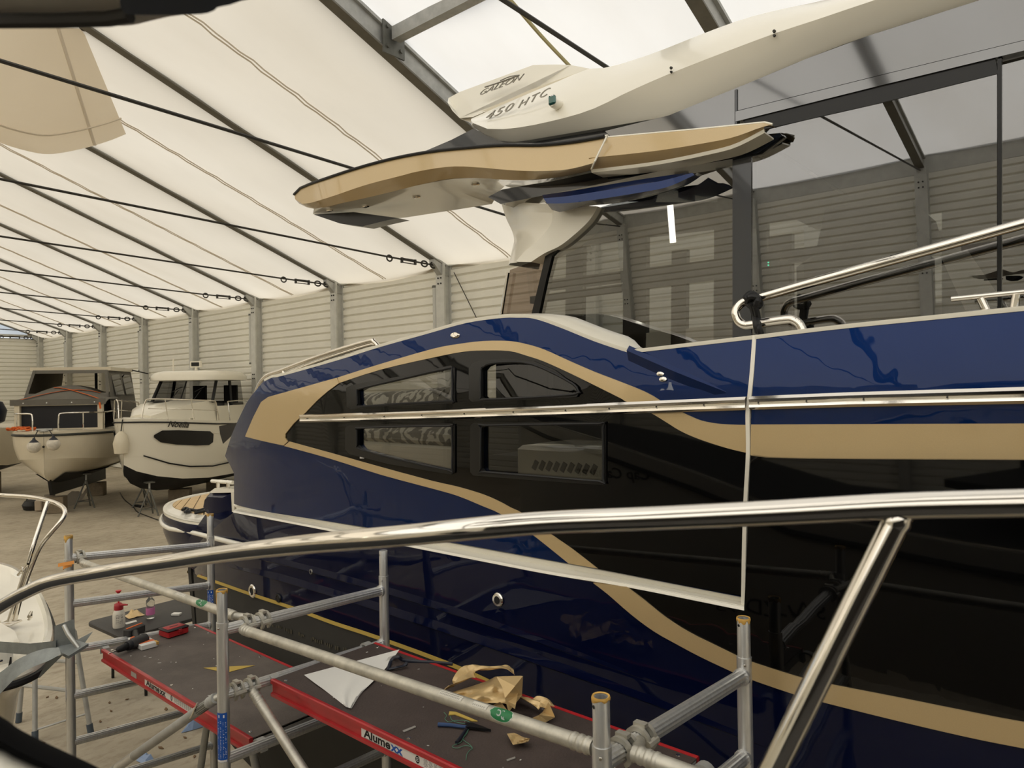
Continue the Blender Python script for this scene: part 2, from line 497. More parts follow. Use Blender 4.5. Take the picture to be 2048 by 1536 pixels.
# unlit strip lights on every second column
for k, (n, place) in enumerate(((0, 'just left of the big cruiser'), (2, 'above the pilot boat cabin roof'), (4, 'between the two white boats behind'), (6, 'next to the far end wall corner'))):
    x, y = colx(n) - 0.24, YW - 0.22
    e = empty('strip_light', (x, y, 4.3), 'long grey unlit tube light on wall column ' + place, 'strip light', 'tube lights on the wall columns')
    b = B(); b.tube([(x, y, 4.35), (x, y, 5.95)], 0.075, 12); make('diffuser', b, mat('frosted lamp tube', (196, 196, 190), 0.35), e)
    b = B()
    for z0 in (4.30, 5.95):
        b = B(); b.lathe((x, y, z0), [(0.08, 0), (0.085, 0.02), (0.08, 0.06)], 12); make('end_cap', b, M_galv_d, e)
    b = B(); b.box((x + 0.05, y + 0.06, 5.15), (0.1, 0.06, 1.5)); make('bracket', b, M_galv_d, e)

# opposite wall (seen in reflections)
wo_ = empty('wall_front', (0, YO, 0), 'ribbed grey sheet wall opposite, mirrored in the cruiser windows', kind='structure')
b = B()
for k in range(NB):
    b.slab([[(x, YO - 0.02 - a, zz) for a, zz in board_profile(k * PITCH_B)] for x in (X_END, X_FRONT)], (0, -0.02, 0))
o = make('siding_sheet', b, M_side, wo_); tag(o, kind='stuff')
for n in range(-7, 7): column(wo_, colx(n), YO + 0.14, -1)
b = B(); b.box(((X_END + X_FRONT) / 2, YO - 0.02, EAVE + .1), (X_FRONT - X_END, 0.10, 0.5)); make('eaves_beam', b, M_gcol, wo_)

# one lit tube hangs near the wall opposite; the saloon glass mirrors it
def S_mirror(x, z): return 2.95 - 0.065 * (z - H)
def mirrored(px, py, Y):
    p = PS(px, py, S_mirror); d = ray(px, py); n_ = Vector((0, -1, -0.065)).normalized()
    r = d - n_ * (2 * d.dot(n_)); return p + r * ((Y - p.y) / r.y)
l0, l1 = mirrored(1340, 408, -12.5), mirrored(1341, 486, -12.5)
lt, lb = (l0, l1) if l0.z > l1.z else (l1, l0)
lb = Vector((lt.x, lt.y, lb.z))
e = empty('tube_lamp', tuple(lb), 'lit upright tube lamp by the opposite wall, mirrored in the saloon glass', 'lamp')
b = B(); b.tube([lb, lt], 0.085, 12); make('lit_tube', b, emit_mat('lit tube', (255, 250, 232), 6.0), e)
b = B(); b.tube([lt, Vector((lt.x, lt.y, roofz(lt.y) - .05))], 0.012, 6); make('cord', b, M_cable, e)
# far gable wall
wl = empty('wall_left', (X_END, 0, 0), 'far end wall of grey ribbed sheets with a pale daylight sheet above', kind='structure')
gm = None
for k in range(NB):
    if gm is None:
        b = B(); b.slab([[(X_END - 0.08 - a, y, zz) for a, zz in board_profile(0)] for y in (YO, YW - 0.2)], (-0.02, 0, 0))
        o = make('siding_board', b, M_side, wl); gm = o.data
    else:
        o = link('siding_board', gm, None, wl)
    o.location = (0, 0, k * PITCH_B)
b = B(); b.box((X_END - 0.02, (YW + YO) / 2, EAVE), (0.12, YW - YO, 0.16)); make('top_rail', b, M_gcol, wl)
b = B(); b.prism([(X_END - 0.1, YO, EAVE), (X_END - 0.1, YW, EAVE), (X_END - 0.1, YR, roofz(YR))], (-0.01, 0, 0)); make('daylight_sheet', b, M_gable, wl)
b = B(); b.box((X_END + 0.02, YW - 0.45, EAVE + 0.25), (0.1, 0.5, 0.36)); make('timber_block', b, mat('raw timber', (176, 148, 110), 0.7), wl)
wr = empty('wall_right', (X_FRONT, 0, 0), 'near end wall of the hall behind the camera', kind='structure')
b = B(); b.box((X_FRONT, (YW + YO) / 2, EAVE / 2), (0.1, YW - YO, EAVE)); make('siding_sheet', b, M_side, wr)
b = B(); b.prism([(X_FRONT, YO, EAVE), (X_FRONT, YW, EAVE), (X_FRONT, YR, roofz(YR))], (0.01, 0, 0)); make('daylight_sheet', b, M_gable, wr)

# roof: one cloth sheet per bay, bellied between the rafters
ceil = empty('ceiling', (0, 0, 0), 'white translucent tent cloth roof on sloping steel rafters', kind='structure')
random.seed(3)
for n in range(-8, 7):
    xa, xb = colx(n), colx(n + 1)
    warm = n >= -1
    for side in (0, 1):
        rows = []
        for i in range(25):
            t = i / 24
            y = YW + 0.25 + (YR - YW - 0.25) * t if side == 0 else YO - 0.25 + (YR - YO + 0.25) * t
            row = []
            for j in range(9):
                s = j / 8
                sag = 0.13 * (1 - (2 * s - 1) ** 2) * (1 if warm else 0.6)
                row.append((xa + (xb - xa) * s, y, roofz(y) - (0.36 if warm and side == 0 else 0.0) - sag + 0.012 * math.sin(3.1 * y + 5 * n + 7 * s)))
            rows.append(row)
        b = B(); b.grid(rows); make('roof_sheet', b, M_roof_warm if warm else M_roof_white, ceil, recalc=False)
    if warm:
        # wrinkled weld seam half way across the bay: two puckered ridges
        xm = (xa + xb) / 2
        for off in (-0.045, 0.04):
            rows = []
            for i in range(70):
                y = YW - 0.2 + (YR - YW) * i / 69
                w = 0.016 * math.sin(i * 1.7 + n + 9 * off) + 0.012 * math.sin(i * 3.1)
                z = roofz(y) - 0.505
                rows.append([(xm + off - 0.016 + w, y, z), (xm + off + w, y, z - 0.022), (xm + off + 0.016 + w, y, z)])
            b = B(); b.grid(rows); make('seam', b, M_seam, ceil)
sl = math.atan(S_ROOF)
for n in range(-7, 8):
    x = colx(n)
    if n == 7: x += 0.1
    for (ya, yb) in ((YW, YR), (YO, YR)):
        za, zb = roofz(ya), roofz(yb)
        d = Vector((0, yb - ya, zb - za)); ln = d.length; d.normalize(); up = Vector((1, 0, 0)).cross(d); up = up if up.z > 0 else -up
        M = Matrix((Vector((1, 0, 0)), d, up)).transposed()
        c = Vector((x, (ya + yb) / 2, (za + zb) / 2))
        b = B()
        b.box(c - up * 0.21, (0.06, ln, 0.36), M=M)
        b.box(c - up * 0.06, (0.17, ln, 0.05), M=M)
        rf_ = make('rafter', b, M_galv, ceil)
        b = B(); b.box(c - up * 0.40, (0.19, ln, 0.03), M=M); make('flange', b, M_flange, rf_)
    for (yw, s) in ((YW, 1),):
        b = B(); b.prism([(x - 0.09, yw - 0.03, EAVE - 0.32), (x - 0.09, yw - 0.28, EAVE - 0.32), (x - 0.09, yw - 0.55, EAVE - 0.05), (x - 0.09, yw - 0.55, EAVE + 0.1), (x - 0.09, yw - 0.03, EAVE)], (0.18, 0, 0))
        make('knee_plate', b, M_galv, ceil)
    # tie rod from eave to eave with its turnbuckle
    z = EAVE - 0.08
    b = B(); b.tube([(x, YW - 0.3, z), (x, YW - 2.0, z + 0.03), (x, (YW + YO) / 2, z + 0.40), (x, YO + 0.3, z)], 0.022, 6)
    tr = make('tie_rod', b, M_cable, ceil)
    b = B()
    for y0 in (YW - 0.5, YW - 0.8):
        b.tube([(x, y0 + 0.1 * math.cos(a), z + 0.07 * math.sin(a)) for a in [i * math.pi / 6 for i in range(12)]], 0.022, 6, closed=True)
    b.box((x, YW - 0.35, z), (0.12, 0.14, 0.16))
    for dz in (-0.05, 0.05): b.box((x, YW - 1.3, z + dz), (0.03, 0.42, 0.02))
    for y0 in (YW - 1.1, YW - 1.52): b.box((x, y0, z), (0.05, 0.05, 0.13))
    b.tube([(x, YW - 1.9 + 0.08 * math.cos(a), z + 0.07 * math.sin(a)) for a in [i * math.pi / 6 for i in range(12)]], 0.02, 6, closed=True)
    make('turnbuckle', b, M_cable, tr)
# purlin between the two nearest rafters, with its gusset plate
pA = PX(784, 60, colx(-1) + 0.06)
yq = pA.y; zq = roofz(yq) - 0.13
b = B(); b.box(((colx(-1) + colx(-3)) / 2, yq, zq), (2 * BAY - 0.3, 0.16, 0.2)); pu = make('purlin', b, M_galv, ceil)
b = B()
for x in (colx(-1) + 0.09, colx(-2) - 0.09, colx(-2) + 0.09):
    b.box((x, yq, zq - 0.06), (0.03, 0.42, 0.5))
    for dy in (-0.13, 0.13):
        for dz in (-0.2, 0.1): b.lathe((x + 0.015, yq + dy, zq + dz), [(0.03, 0), (0.03, 0.03)], 8, axis_M((1, 0, 0)))
make('gusset_plate', b, M_galv_d, pu)
# hanging liner cloth high on the left
e_px = [(-60, 40), (0, 50), (60, 53), (120, 54), (165, 58)]
rows = []
X_L = colx(0) - 0.25
lower = [(-60, 255), (0, 285), (60, 303), (105, 308), (170, 296), (220, 281), (252, 268)]
upper = spl(e_px, 6); low = spl(lower, 4)
def at(arr, t):
    f = t * (len(arr) - 1); i = min(int(f), len(arr) - 2); u = f - i
    return (arr[i][0] * (1 - u) + arr[i + 1][0] * u, arr[i][1] * (1 - u) + arr[i + 1][1] * u)
for i in range(15):
    t = i / 14; row = []
    for j in range(19):
        s = j / 18
        a, c = at(upper, s), at(low, s)
        bel = 0.35 * math.sin(math.pi * t) * (1 - s) + 0.06 * math.sin(9 * s) * t
        q = (a[0] + (c[0] - a[0]) * t, a[1] + (c[1] - a[1]) * t)
        row.append(PX(q[0], q[1], X_L - 1.6 * t * (1 - 0.25 * s) + bel))
    rows.append(row)
b = B(); b.slab(rows, (-0.01, 0, 0)); lc = make('liner_cloth', b, M_liner, None)
tag(lc, 'loose cream liner cloth hanging down from the roof rafter', 'cloth')
b = B(); r1_ = [r + Vector((0.04, 0, 0)) for r in rows[12]]; b.tube(r1_, 0.035, 6, flat=0.5); make('hem_seam', b, M_seam, lc)
b = B(); b.tube([rows[i][13] + Vector((0.03, 0, 0)) for i in range(15)], 0.03, 6, flat=0.5); make('hem_seam', b, M_seam, lc)
b = B(); q = rows[0][-1]; b.lathe(q + Vector((0.05, 0, 0.02)), [(0.03, -0.04), (0.07, -0.02), (0.07, 0.02), (0.03, 0.05)], 10, axis_M((1, 0, 0))); make('hook', b, M_cable, lc)
# slack yellow rope near the roof
ra, rb = PX(1012, -10, colx(-2) - 1.0), PX(1145, 138, colx(-2) - 1.0)
rc = ra + (rb - ra) * 1.25
b = B(); b.tube(spl([ra + (ra - rb) * 0.6, ra, (ra + rb) / 2 + Vector((0, 0, -0.02)), rb, rc], 4), 0.022, 6)
tag(make('rope', b, mat('old yellow rope', (196, 186, 140), 0.8)), 'thin yellowish rope slanting under the roof above the cruiser', 'rope')
ra, rb = PY(908, 545, YW - 0.1), PY(955, 640, YW - 0.12)
b = B(); b.tube([ra, rb, rb + (rb - ra) * 0.8], 0.012, 5)
tag(make('guy_wire', b, M_cable), 'thin slanting wire on the wall just behind the cruiser stern', 'wire')
# ------------------------------------------------------------------ the big cruiser
def S_up(x, z):
    """aft quarter panel and topsides"""
    zr = z - H
    y = 2.58 + 0.004 * (x + 2) ** 2
    if zr > -0.05: y += 0.10 * (zr + 0.05) + 0.15 * (zr + 0.05) ** 2
    if x < -4.35: y += 0.12 * (-4.35 - x) ** 2
    return y
def S_fwd(x, z):
    return S_up(x, z) - 0.015
def S_low(x, z):
    zr = z - H
    y = 2.53 + 0.004 * (x + 2) ** 2
    if zr < -0.9: y += 0.05 * (-0.9 - zr)
    if x < -4.5: y += 0.09 * (-4.5 - x) ** 2
    return y
def S_cab(x, z):
    return 2.95 - 0.065 * (z - H)
YO_ = PY(1480, 700, 2.6)
ya = empty('motor_yacht', (-2.6, 3.6, 0.6), 'huge navy blue motor yacht with champagne gold stripes and black side windows', 'boat')
# --- aft quarter panel
top = spl([(529, 760), (545, 752), (567, 748), (676, 717), (762, 690), (847, 666), (933, 642), (1001, 632), (1035, 631), (1069, 633), (1120, 650), (1190, 678), (1257, 700), (1271, 701)], 4)
panel = top + [(1390, 687), (1509, 674), (1503, 760), (1498, 830), (1495, 906), (1489, 1050), (1483, 1194), (1197, 1138), (960, 1095), (717, 1052), (468, 1008), (468, 946)] + \
    [(460, 930), (450, 912), (464, 868), (493, 806), (519, 772)]
W1 = [(714, 782), (725, 776), (810, 756), (895, 737), (904, 742), (904, 798), (898, 802), (790, 808), (722, 813), (715, 808)]
W2 = [(961.5, 741), (968, 733), (982, 727), (1026, 724), (1064, 728.5), (1105, 745.6), (1146, 768), (1155, 780), (1149, 789), (1037, 796), (968, 799), (961.5, 793)]
W3 = [(714, 860), (720, 856), (810, 853), (898, 852), (904, 857), (904, 936), (896, 941), (800, 920), (722, 900), (714, 890)]
W4 = [(962, 857), (968, 851), (1090, 849), (1199, 848), (1206, 855), (1206, 957), (1199, 963), (1080, 953), (968, 944), (962, 937)]
qp = piece('quarter_panel', panel, S_up, M_navy, ya, 0, 0.05, holes=[W1, W2, W3, W4], step=(0.12, 0.06))
qp['label'] = 'navy blue aft hull panel'
piece('bounce_liner', panel, S_up, M_white, ya, -0.056, 0.01, holes=[W1, W2, W3, W4], step=(0.3, 0.2))  # unseen white sheet, added to bounce light into the cockpit
# gold bands
arch_out = spl([(675, 755), (762, 727.5), (864, 698), (916, 688), (967, 682), (1018, 682), (1052, 688), (1088, 699), (1139, 722), (1190, 744), (1242, 764), (1293, 785), (1328, 806), (1363, 824), (1378, 831), (1402, 841), (1433, 847), (1460, 849), (1495, 850)], 3)
arch_in = spl([(1495, 906), (1464, 899), (1430, 889), (1395, 877), (1361, 862), (1327, 841), (1298, 824), (1250, 802), (1242, 797), (1190, 771), (1139, 746), (1088, 723), (1052, 711), (1018, 702), (967, 701), (926, 703.5), (864, 715.5), (762, 739), (678, 766)], 3)
piece('gold_stripe', arch_out + arch_in, S_up, M_gold, ya, 0.006, 0.01, step=(0.12, 0.1))
plate = [(536, 794), (600, 776), (673, 755.5), (678, 766), (656, 782), (632, 803), (611, 825), (587, 847), (570.5, 868), (570, 876), (575, 883), (567, 891), (490, 873), (507, 833), (522, 804)]
piece('gold_plate', plate, S_up, M_gold, ya, 0.010, 0.02, step=(0.12, 0.08))
low_t = [(579, 883), (659, 905), (762, 934), (864, 961.6), (916, 973.5), (967, 989), (1001, 1004), (1021, 1015), (1047, 1028), (1100, 1067), (1146, 1099), (1195, 1137)]
low_b = [(1137, 1127), (1100, 1097), (1060, 1066), (1001, 1028), (967, 1013), (916, 992), (864, 977), (762, 949.6), (659, 917), (568, 892)]
piece('gold_stripe', spl(low_t, 3) + spl(low_b, 3), S_up, M_gold, ya, 0.006, 0.01, step=(0.12, 0.1))
# black side glass on the panel
blk = list(reversed(arch_in[:])) + [(1494, 940), (1489, 1050), (1484, 1193), (1197, 1138)] + list(reversed(spl(low_t, 3))) + [(575, 882), (571, 874), (571, 869), (588, 848), (612, 826), (633, 804), (657, 783)]
blk = [q for i, q in enumerate(blk) if i == 0 or math.hypot(q[0] - blk[i - 1][0], q[1] - blk[i - 1][1]) > 1.2]
piece('side_glass', blk, S_up, M_black, ya, 0.003, 0.004, holes=[W1, W2, W3, W4], step=(0.2, 0.2))
def grow(loop, l, r, t, bt):
    cx = sum(q[0] for q in loop) / len(loop); cy = sum(q[1] for q in loop) / len(loop)
    return [(q[0] - l if q[0] < cx else q[0] + r, q[1] - t if q[1] < cy else q[1] + bt) for q in loop]
for nm, Wn, g in (('a', W1, (22, 5, 6, 5)), ('b', W2, (24, 4, 6, 5)), ('c', W3, (24, 5, 5, 8)), ('d', W4, (22, 5, 5, 7))):
    fr = piece('window_frame', grow(Wn, *g), S_up, M_frame, ya, 0.012, 0.02, holes=[Wn], step=(0.3, 0.3))
    piece('pane', Wn, S_up, G_hatch, fr, -0.012, 0.004, step=(0.4, 0.4))
    b = B(); b.tube([PS(q[0], q[1], S_up, 0.013) for q in spl(Wn, 2, True)], 0.006, 6, closed=True); make('seal', b, M_rubber, fr)
# perforated blind behind the forward windows
bm_ = mat('perforated blind', (52, 52, 50), 0.7)
# cockpit seen through the windows
b = B(); 
for (a, c, z0, y0, y1) in ((660, 915, 935, 3.45, 4.05),):
    p0, p1 = PY(a, z0, y0), PY(c, z0 + 30, y0)
    b.rbox(((p0.x + p1.x) / 2, (y0 + y1) / 2, H - 0.72), (p1.x - p0.x, y1 - y0, 0.62), 0.02)
make('bench_base', b, M_white, ya)
cush = mat('palm leaf upholstery', (150, 146, 136), 0.85)
nt = cush.node_tree; N = nt.nodes; L = nt.links
tcn = N.new('ShaderNodeTexCoord'); wv = N.new('ShaderNodeTexWave'); wv.inputs['Scale'].default_value = 2.4; wv.inputs['Distortion'].default_value = 16; wv.inputs['Detail Scale'].default_value = 2.2; wv.inputs['Detail'].default_value = 3
cr = N.new('ShaderNodeValToRGB'); cr.color_ramp.elements[0].color = (*lin((112, 108, 100)), 1); cr.color_ramp.elements[1].color = (*lin((206, 202, 190)), 1)
cr.color_ramp.elements[0].position = 0.35; cr.color_ramp.elements[1].position = 0.6
L.new(tcn.outputs['Object'], wv.inputs[0]); L.new(wv.outputs['Fac'], cr.inputs[0]); L.new(cr.outputs[0], N['Principled BSDF'].inputs['Base Color'])
p0, p1 = PY(660, 850, 3.45), PY(915, 850, 3.45)
b = B(); b.rbox(((p0.x + p1.x) / 2, 3.75, H - 0.355), (p1.x - p0.x, 0.62, 0.15), 0.05); make('seat_cushion', b, cush, ya)
p2 = PY(700, 790, 3.55); p3 = PY(900, 790, 3.55)
b = B(); b.tube([(p2.x - 0.2, 3.62, H - 0.16), (p3.x - 0.05, 3.62, H - 0.12)], [0.13, 0.15], 16, flat=0.85); make('rolled_cushion', b, cush, ya)
q0, q1 = PY(1030, 887, 2.9), PY(1225, 950, 2.9)
b = B(); b.rbox(((q0.x + q1.x) / 2, 3.15, (q0.z + q1.z) / 2 - 0.16), (q1.x - q0.x, 0.5, q0.z - q1.z + 0.30), 0.02); wbx = make('cool_box', b, M_white, ya)
b = B()
for k in range(9):
    x = q0.x + 0.14 + k * (q1.x - q0.x - 0.2) / 9
    b.box((x, 2.897, q1.z + 0.02), (0.026, 0.006, 0.05), M=Matrix.Rotation(0.5, 3, 'Y'))
make('vent_slots', b, mat('vent grey', (110, 108, 100), 0.7), wbx)
b = B(); rows = []
for i in range(25):
    q = 992 + 250 * i / 24
    rows.append([PY(q, y, 2.86 + 0.025 * math.sin(i * 1.3)) for y in (700, 740, 780, 830)])
b.slab(rows, (0, .004, 0)); make('dark_curtain', b, mat('dark curtain cloth', (34, 33, 32), 0.85), ya)
b = B(); b.prism([PY(975, 835, 3.45), PY(1260, 835, 3.45), PY(1260, 985, 3.45), PY(975, 985, 3.45)], (0, .03, 0)); make('interior_shade_panel', b, mat('dark interior shade', (40, 39, 37), 0.5), ya)  # dark panel added in place of the shade inside the cockpit
# hull core, cockpit floor and far side, so that the boat is a body and not a shell
b = B(); b.box((-2.6, 4.35, H - 1.02), (5.0, 3.3, 0.06)); make('cockpit_floor', b, M_teak, ya)
b = B(); b.box((-2.4, 5.95, H - 0.55), (5.2, 0.08, 1.0)); make('far_bulwark', b, M_white, ya)
b = B(); b.prism([(-0.95, 2.70, H - 1.0), (-0.95, 5.9, H - 1.0), (-0.95, 5.9, H + 0.10), (-0.95, 2.72, H + 0.10)], (0.05, 0, 0)); make('cabin_bulkhead', b, M_dark, ya)
# white capping on the aft panel
cap_px = [(q[0], q[1]) for q in top]
rows = []
for q in cap_px:
    p = PS(q[0], q[1], S_up)
    k_ = max(0, min(1, (q[0] - 1055) / 60)) * max(0, min(1, (1275 - q[0]) / 40)); wd = 0.05 + 0.07 * k_
    rows.append([p + Vector((0, -0.004, -0.003)), p + Vector((0, -0.004, 0.006)), p + Vector((0, 0.02 + .02 * k_, 0.010 + .03 * k_)), p + Vector((0, wd, 0.010 + .034 * k_)), p + Vector((0, wd, -0.06))])
b = B(); b.slab(rows, (0, 0.001, -0.008)); make('white_capping', b, M_white, ya)
# raised knuckle running down forward
p0, p1, p2 = PS(1258, 701, S_up), PS(1350, 742, S_up), PS(1452, 784, S_up)
rows = []
for p, w in ((p0, 0.022), ((p0 + p1) / 2, 0.022), (p1, 0.018), ((p1 + p2) / 2, 0.012), (p2, 0.001)):
    rows.append([p + Vector((0, 0.003, 0.004 + w * 0.8)), p + Vector((0, -w * 0.9, 0)), p + Vector((0, 0.003, -0.05 - w))])
b = B(); b.grid(rows); make('knuckle', b, M_navy, ya, sharp=20)
# white gap strip and sill
b = B()
vs = [PS(q[0], q[1], S_up, 0.004) for q in spl([(1511, 671), (1506, 740), (1500, 800), (1497, 830), (1498, 905), (1493, 1000), (1490, 1100), (1488, 1212)], 4)]
rows = [[p + Vector((-0.011, 0, 0)), p + Vector((-0.007, -0.012, 0)), p + Vector((0.008, -0.012, 0)), p + Vector((0.012, 0, 0))] for p in vs]
b.slab(rows, (0, 0.01, 0)); make('gap_strip', b, M_white, ya)
st = spl([(466, 1010), (717, 1054), (960, 1097), (1197, 1140), (1484, 1195)], 6); sb = spl([(466, 1025), (659, 1062), (900, 1110), (1100, 1149), (1253, 1174), (1488, 1221)], 6)
rows = []
for i in range(len(st)):
    t = i / (len(st) - 1)
    a = PS(st[i][0], st[i][1], S_up, -0.02); c0 = at(sb, t)
    c_ = PS(c0[0], c0[1], S_low, 0.004)
    m1 = a * 0.65 + c_ * 0.35 + Vector((0, 0.03, -0.01))
    rows.append([a + Vector((0, 0.02, 0.02)), a, m1, c_ + Vector((0, 0.004, 0.012)), c_, c_ + Vector((0, 0.02, -0.015))])
b = B(); b.slab(rows, (0, 0.01, 0)); make('sill', b, M_white, ya)
b = B(); p = PS(464, 990, S_up, 0.0); p2 = PS(466, 1022, S_up, 0)
b.prism([PS(462, 985, S_up, -0.03), PS(468, 985, S_up, -0.03), PS(469, 1024, S_up, -0.03), PS(464, 1024, S_up, -0.03)], (0, 0.06, 0)); make('sill_end', b, M_white, ya)
# --- forward topsides
fwd_t = [(1512, 675), (1606, 663), (1716, 650), (1954, 626), (2048, 617), (2320, 590)]
fwd_blue = fwd_t + [(2320, 846), (2048, 848), (1780, 849), (1502, 850), (1504, 800), (1509, 740)]
piece('bulwark', fwd_blue, S_fwd, M_navy, ya, 0.0, 0.05, step=(0.1, 0.05))
piece('gold_stripe', [(1502, 849), (1780, 848), (2048, 847), (2320, 845), (2320, 921), (2048, 919), (1700, 917), (1600, 916), (1532, 914), (1501, 910)], S_fwd, M_gold, ya, 0.006, 0.05, step=(0.15, 0.1))
lowgold_u = spl([(1253, 1174), (1285, 1198), (1331, 1235), (1378, 1265), (1424, 1288), (1463, 1307), (1493, 1321), (1563, 1344), (1604, 1356), (1665, 1370), (1794, 1395), (1933, 1423), (2048, 1445), (2320, 1490)], 3)
lowgold_l = spl([(2320, 1548), (2048, 1497), (1933, 1474), (1794, 1441.6), (1655, 1407), (1586, 1388), (1493, 1356), (1456, 1340), (1401, 1314), (1354, 1289), (1308, 1263), (1262, 1229), (1216, 1189), (1186, 1166)], 3)
sill_b = [(q[0], q[1]) for q in sb]
hullg = [(1253, 1173.5), (1488, 1221), (1494, 1100), (1497, 1000), (1501, 911), (1532, 915), (1600, 917), (1700, 918), (2048, 920), (2320, 922)] + list(reversed(lowgold_u))
piece('side_glass', hullg[:-1], S_low, M_black, ya, 0.002, 0.05, step=(0.15, 0.15))
piece('gold_stripe', lowgold_u + lowgold_l, S_low, M_gold, ya, 0.008, 0.02, step=(0.15, 0.1))
lowhull = [(466, 1026), (659, 1062), (900, 1110), (1100, 1149), (1186, 1165)] + list(reversed(lowgold_l)) + [(2320, 2160), (1500, 1620), (1250, 1492), (1000, 1371), (905, 1328), (783, 1283), (756, 1273), (668, 1244), (586, 1214), (504, 1187), (430, 1161), (375, 1142), (377, 1125), (395, 1090), (430, 1055)]
piece('lower_hull', lowhull, S_low, M_navy_shade, ya, 0.0, 0.05, step=(0.12, 0.06))
ant = [(375, 1143), (430, 1162), (504, 1188), (586, 1215), (668, 1245), (756, 1274), (783, 1284), (905, 1329), (1000, 1372), (1250, 1493), (1500, 1621), (2320, 2161), (2320, 2700), (1400, 2150), (700, 1700), (430, 1440), (388, 1340), (380, 1240)]
piece('underwater_hull', ant, S_low, M_afoul, ya, -0.004, 0.05, step=(0.3, 0.15))
b = B(); tp = spl([(375, 1143), (430, 1162), (504, 1188), (586, 1215), (668, 1245), (756, 1274), (905, 1329), (1000, 1372), (1250, 1493), (1500, 1621)], 4)
rows = [[PS(q[0], q[1], S_low, 0.0) + Vector((0, -0.001, 0.008)), PS(q[0], q[1], S_low, 0.0) + Vector((0, -0.004, 0.008)), PS(q[0], q[1], S_low, 0.0) + Vector((0, -0.004, -0.014)), PS(q[0], q[1], S_low, 0) + Vector((0, -0.001, -0.014))] for q in tp]
b.slab(rows, (0, 0.002, 0)); make('masking_tape', b, M_tape, ya)
# stern face and bottom close the body
b = B()
p = PS(376, 1143, S_low, 0); pz = PS(388, 1340, S_low, 0)
b.prism([(p.x, p.y, p.z + 0.25), (p.x, p.y, p.z), (pz.x + 0.05, pz.y, pz.z), (pz.x + 0.1, 4.2, 0.75), (pz.x + 0.05, 5.7, pz.z), (p.x, 5.75, p.z), (p.x, 5.75, p.z + 0.25)], (0.06, 0, 0))
make('transom', b, M_afoul, ya)
for (pts, th) in (([(395, 1118), (560, 1160), (760, 1221), (1000, 1300), (1300, 1405), (1600, 1520)], 0.012), ([(380, 1100), (520, 1118), (700, 1165), (900, 1225), (1100, 1292), (1350, 1380)], 0.008)):
    rows = []
    qs_ = spl(pts, 4); th0 = th
    for k_, q in enumerate(qs_):
        th = th0 * min(1, k_ / 4, (len(qs_) - 1 - k_) / 8) - 0.003 * (k_ in (0, len(qs_) - 1))
        p = PS(q[0], q[1], S_low, 0)
        rows.append([p + Vector((0, 0.004, 0.07)), p + Vector((0, -th, 0.0)), p + Vector((0, 0.004, -0.012))])
    b = B(); b.grid(rows); make('spray_rail', b, M_navy_shade, ya, sharp=20)
# white deck edge forward, decks
rows = []
for q in spl([(1511, 672), (1606, 660), (1716, 647.5), (1954, 623.5), (2048, 614), (2320, 586)], 4):
    p = PS(q[0], q[1], S_fwd)
    rows.append([p + Vector((0, -0.006, -0.004)), p + Vector((0, -0.006, 0.003)), p + Vector((0, 0.02, 0.006)), p + Vector((0, 0.10, 0.006)), p + Vector((0, 0.10, -0.05))])
b = B(); b.slab(rows, (0, 0.001, -0.008)); make('white_capping', b, M_white, ya)
rows = []
for q in [(1271, 700), (1390, 686), (1509, 672)]:
    p = PS(q[0], q[1], S_up)
    rows.append([p + Vector((0, -0.006, -0.004)), p + Vector((0, -0.006, 0.003)), p + Vector((0, 0.02, 0.006)), p + Vector((0, 0.10, 0.006)), p + Vector((0, 0.10, -0.05))])
b = B(); b.slab(rows, (0, 0.001, -0.008)); make('white_capping', b, M_white, ya)
b = B(); b.box((0.0, 2.88, H - 0.12), (3.2, 0.36, 0.05)); make('side_deck', b, M_teak, ya)
# --- rub rail
def rail(name, pts, r, S, off):
    rows = []
    P = [PS(q[0], q[1], S, off) for q in pts]
    prof = [(0.006, 1.0), (-0.6, 0.95), (-1.0, 0.55), (-0.95, 0.2), (-0.82, 0.12), (-0.82, -0.18), (-0.95, -0.26), (-1.0, -0.6), (-0.6, -0.95), (0.006, -1.0)]
    b = B()
    b.loft([[p + Vector((0, a * r * (1 if i else 0.3), c * r)) for a, c in prof] for i, p in enumerate(P)], True, True)
    o = make(name, b, M_chrome, ya, sharp=25)
    return o, P
rr1, P1 = rail('rub_rail', [(600, 837), (606, 837), (760, 833), (916, 828), (1120, 821), (1300, 814), (1495, 806.5)], 0.026, S_up, 0.0)
rr2, P2 = rail('rub_rail', [(1501, 806), (1503, 806), (1700, 799), (2048, 790.5), (2320, 783)], 0.026, S_fwd, 0.0)
for P, rr in ((P1, rr1), (P2, rr2)):
    for i in range(1, len(P) - 1):
        for t in (0.1, 0.6):
            p = P[i].lerp(P[i + 1], t)
            b = B(); b.lathe(p + Vector((0, -0.0225, 0)), [(0.0032, 0), (0.0026, 0.002)], 8, axis_M((0, -1, 0))); make('screw', b, M_cable, rr)
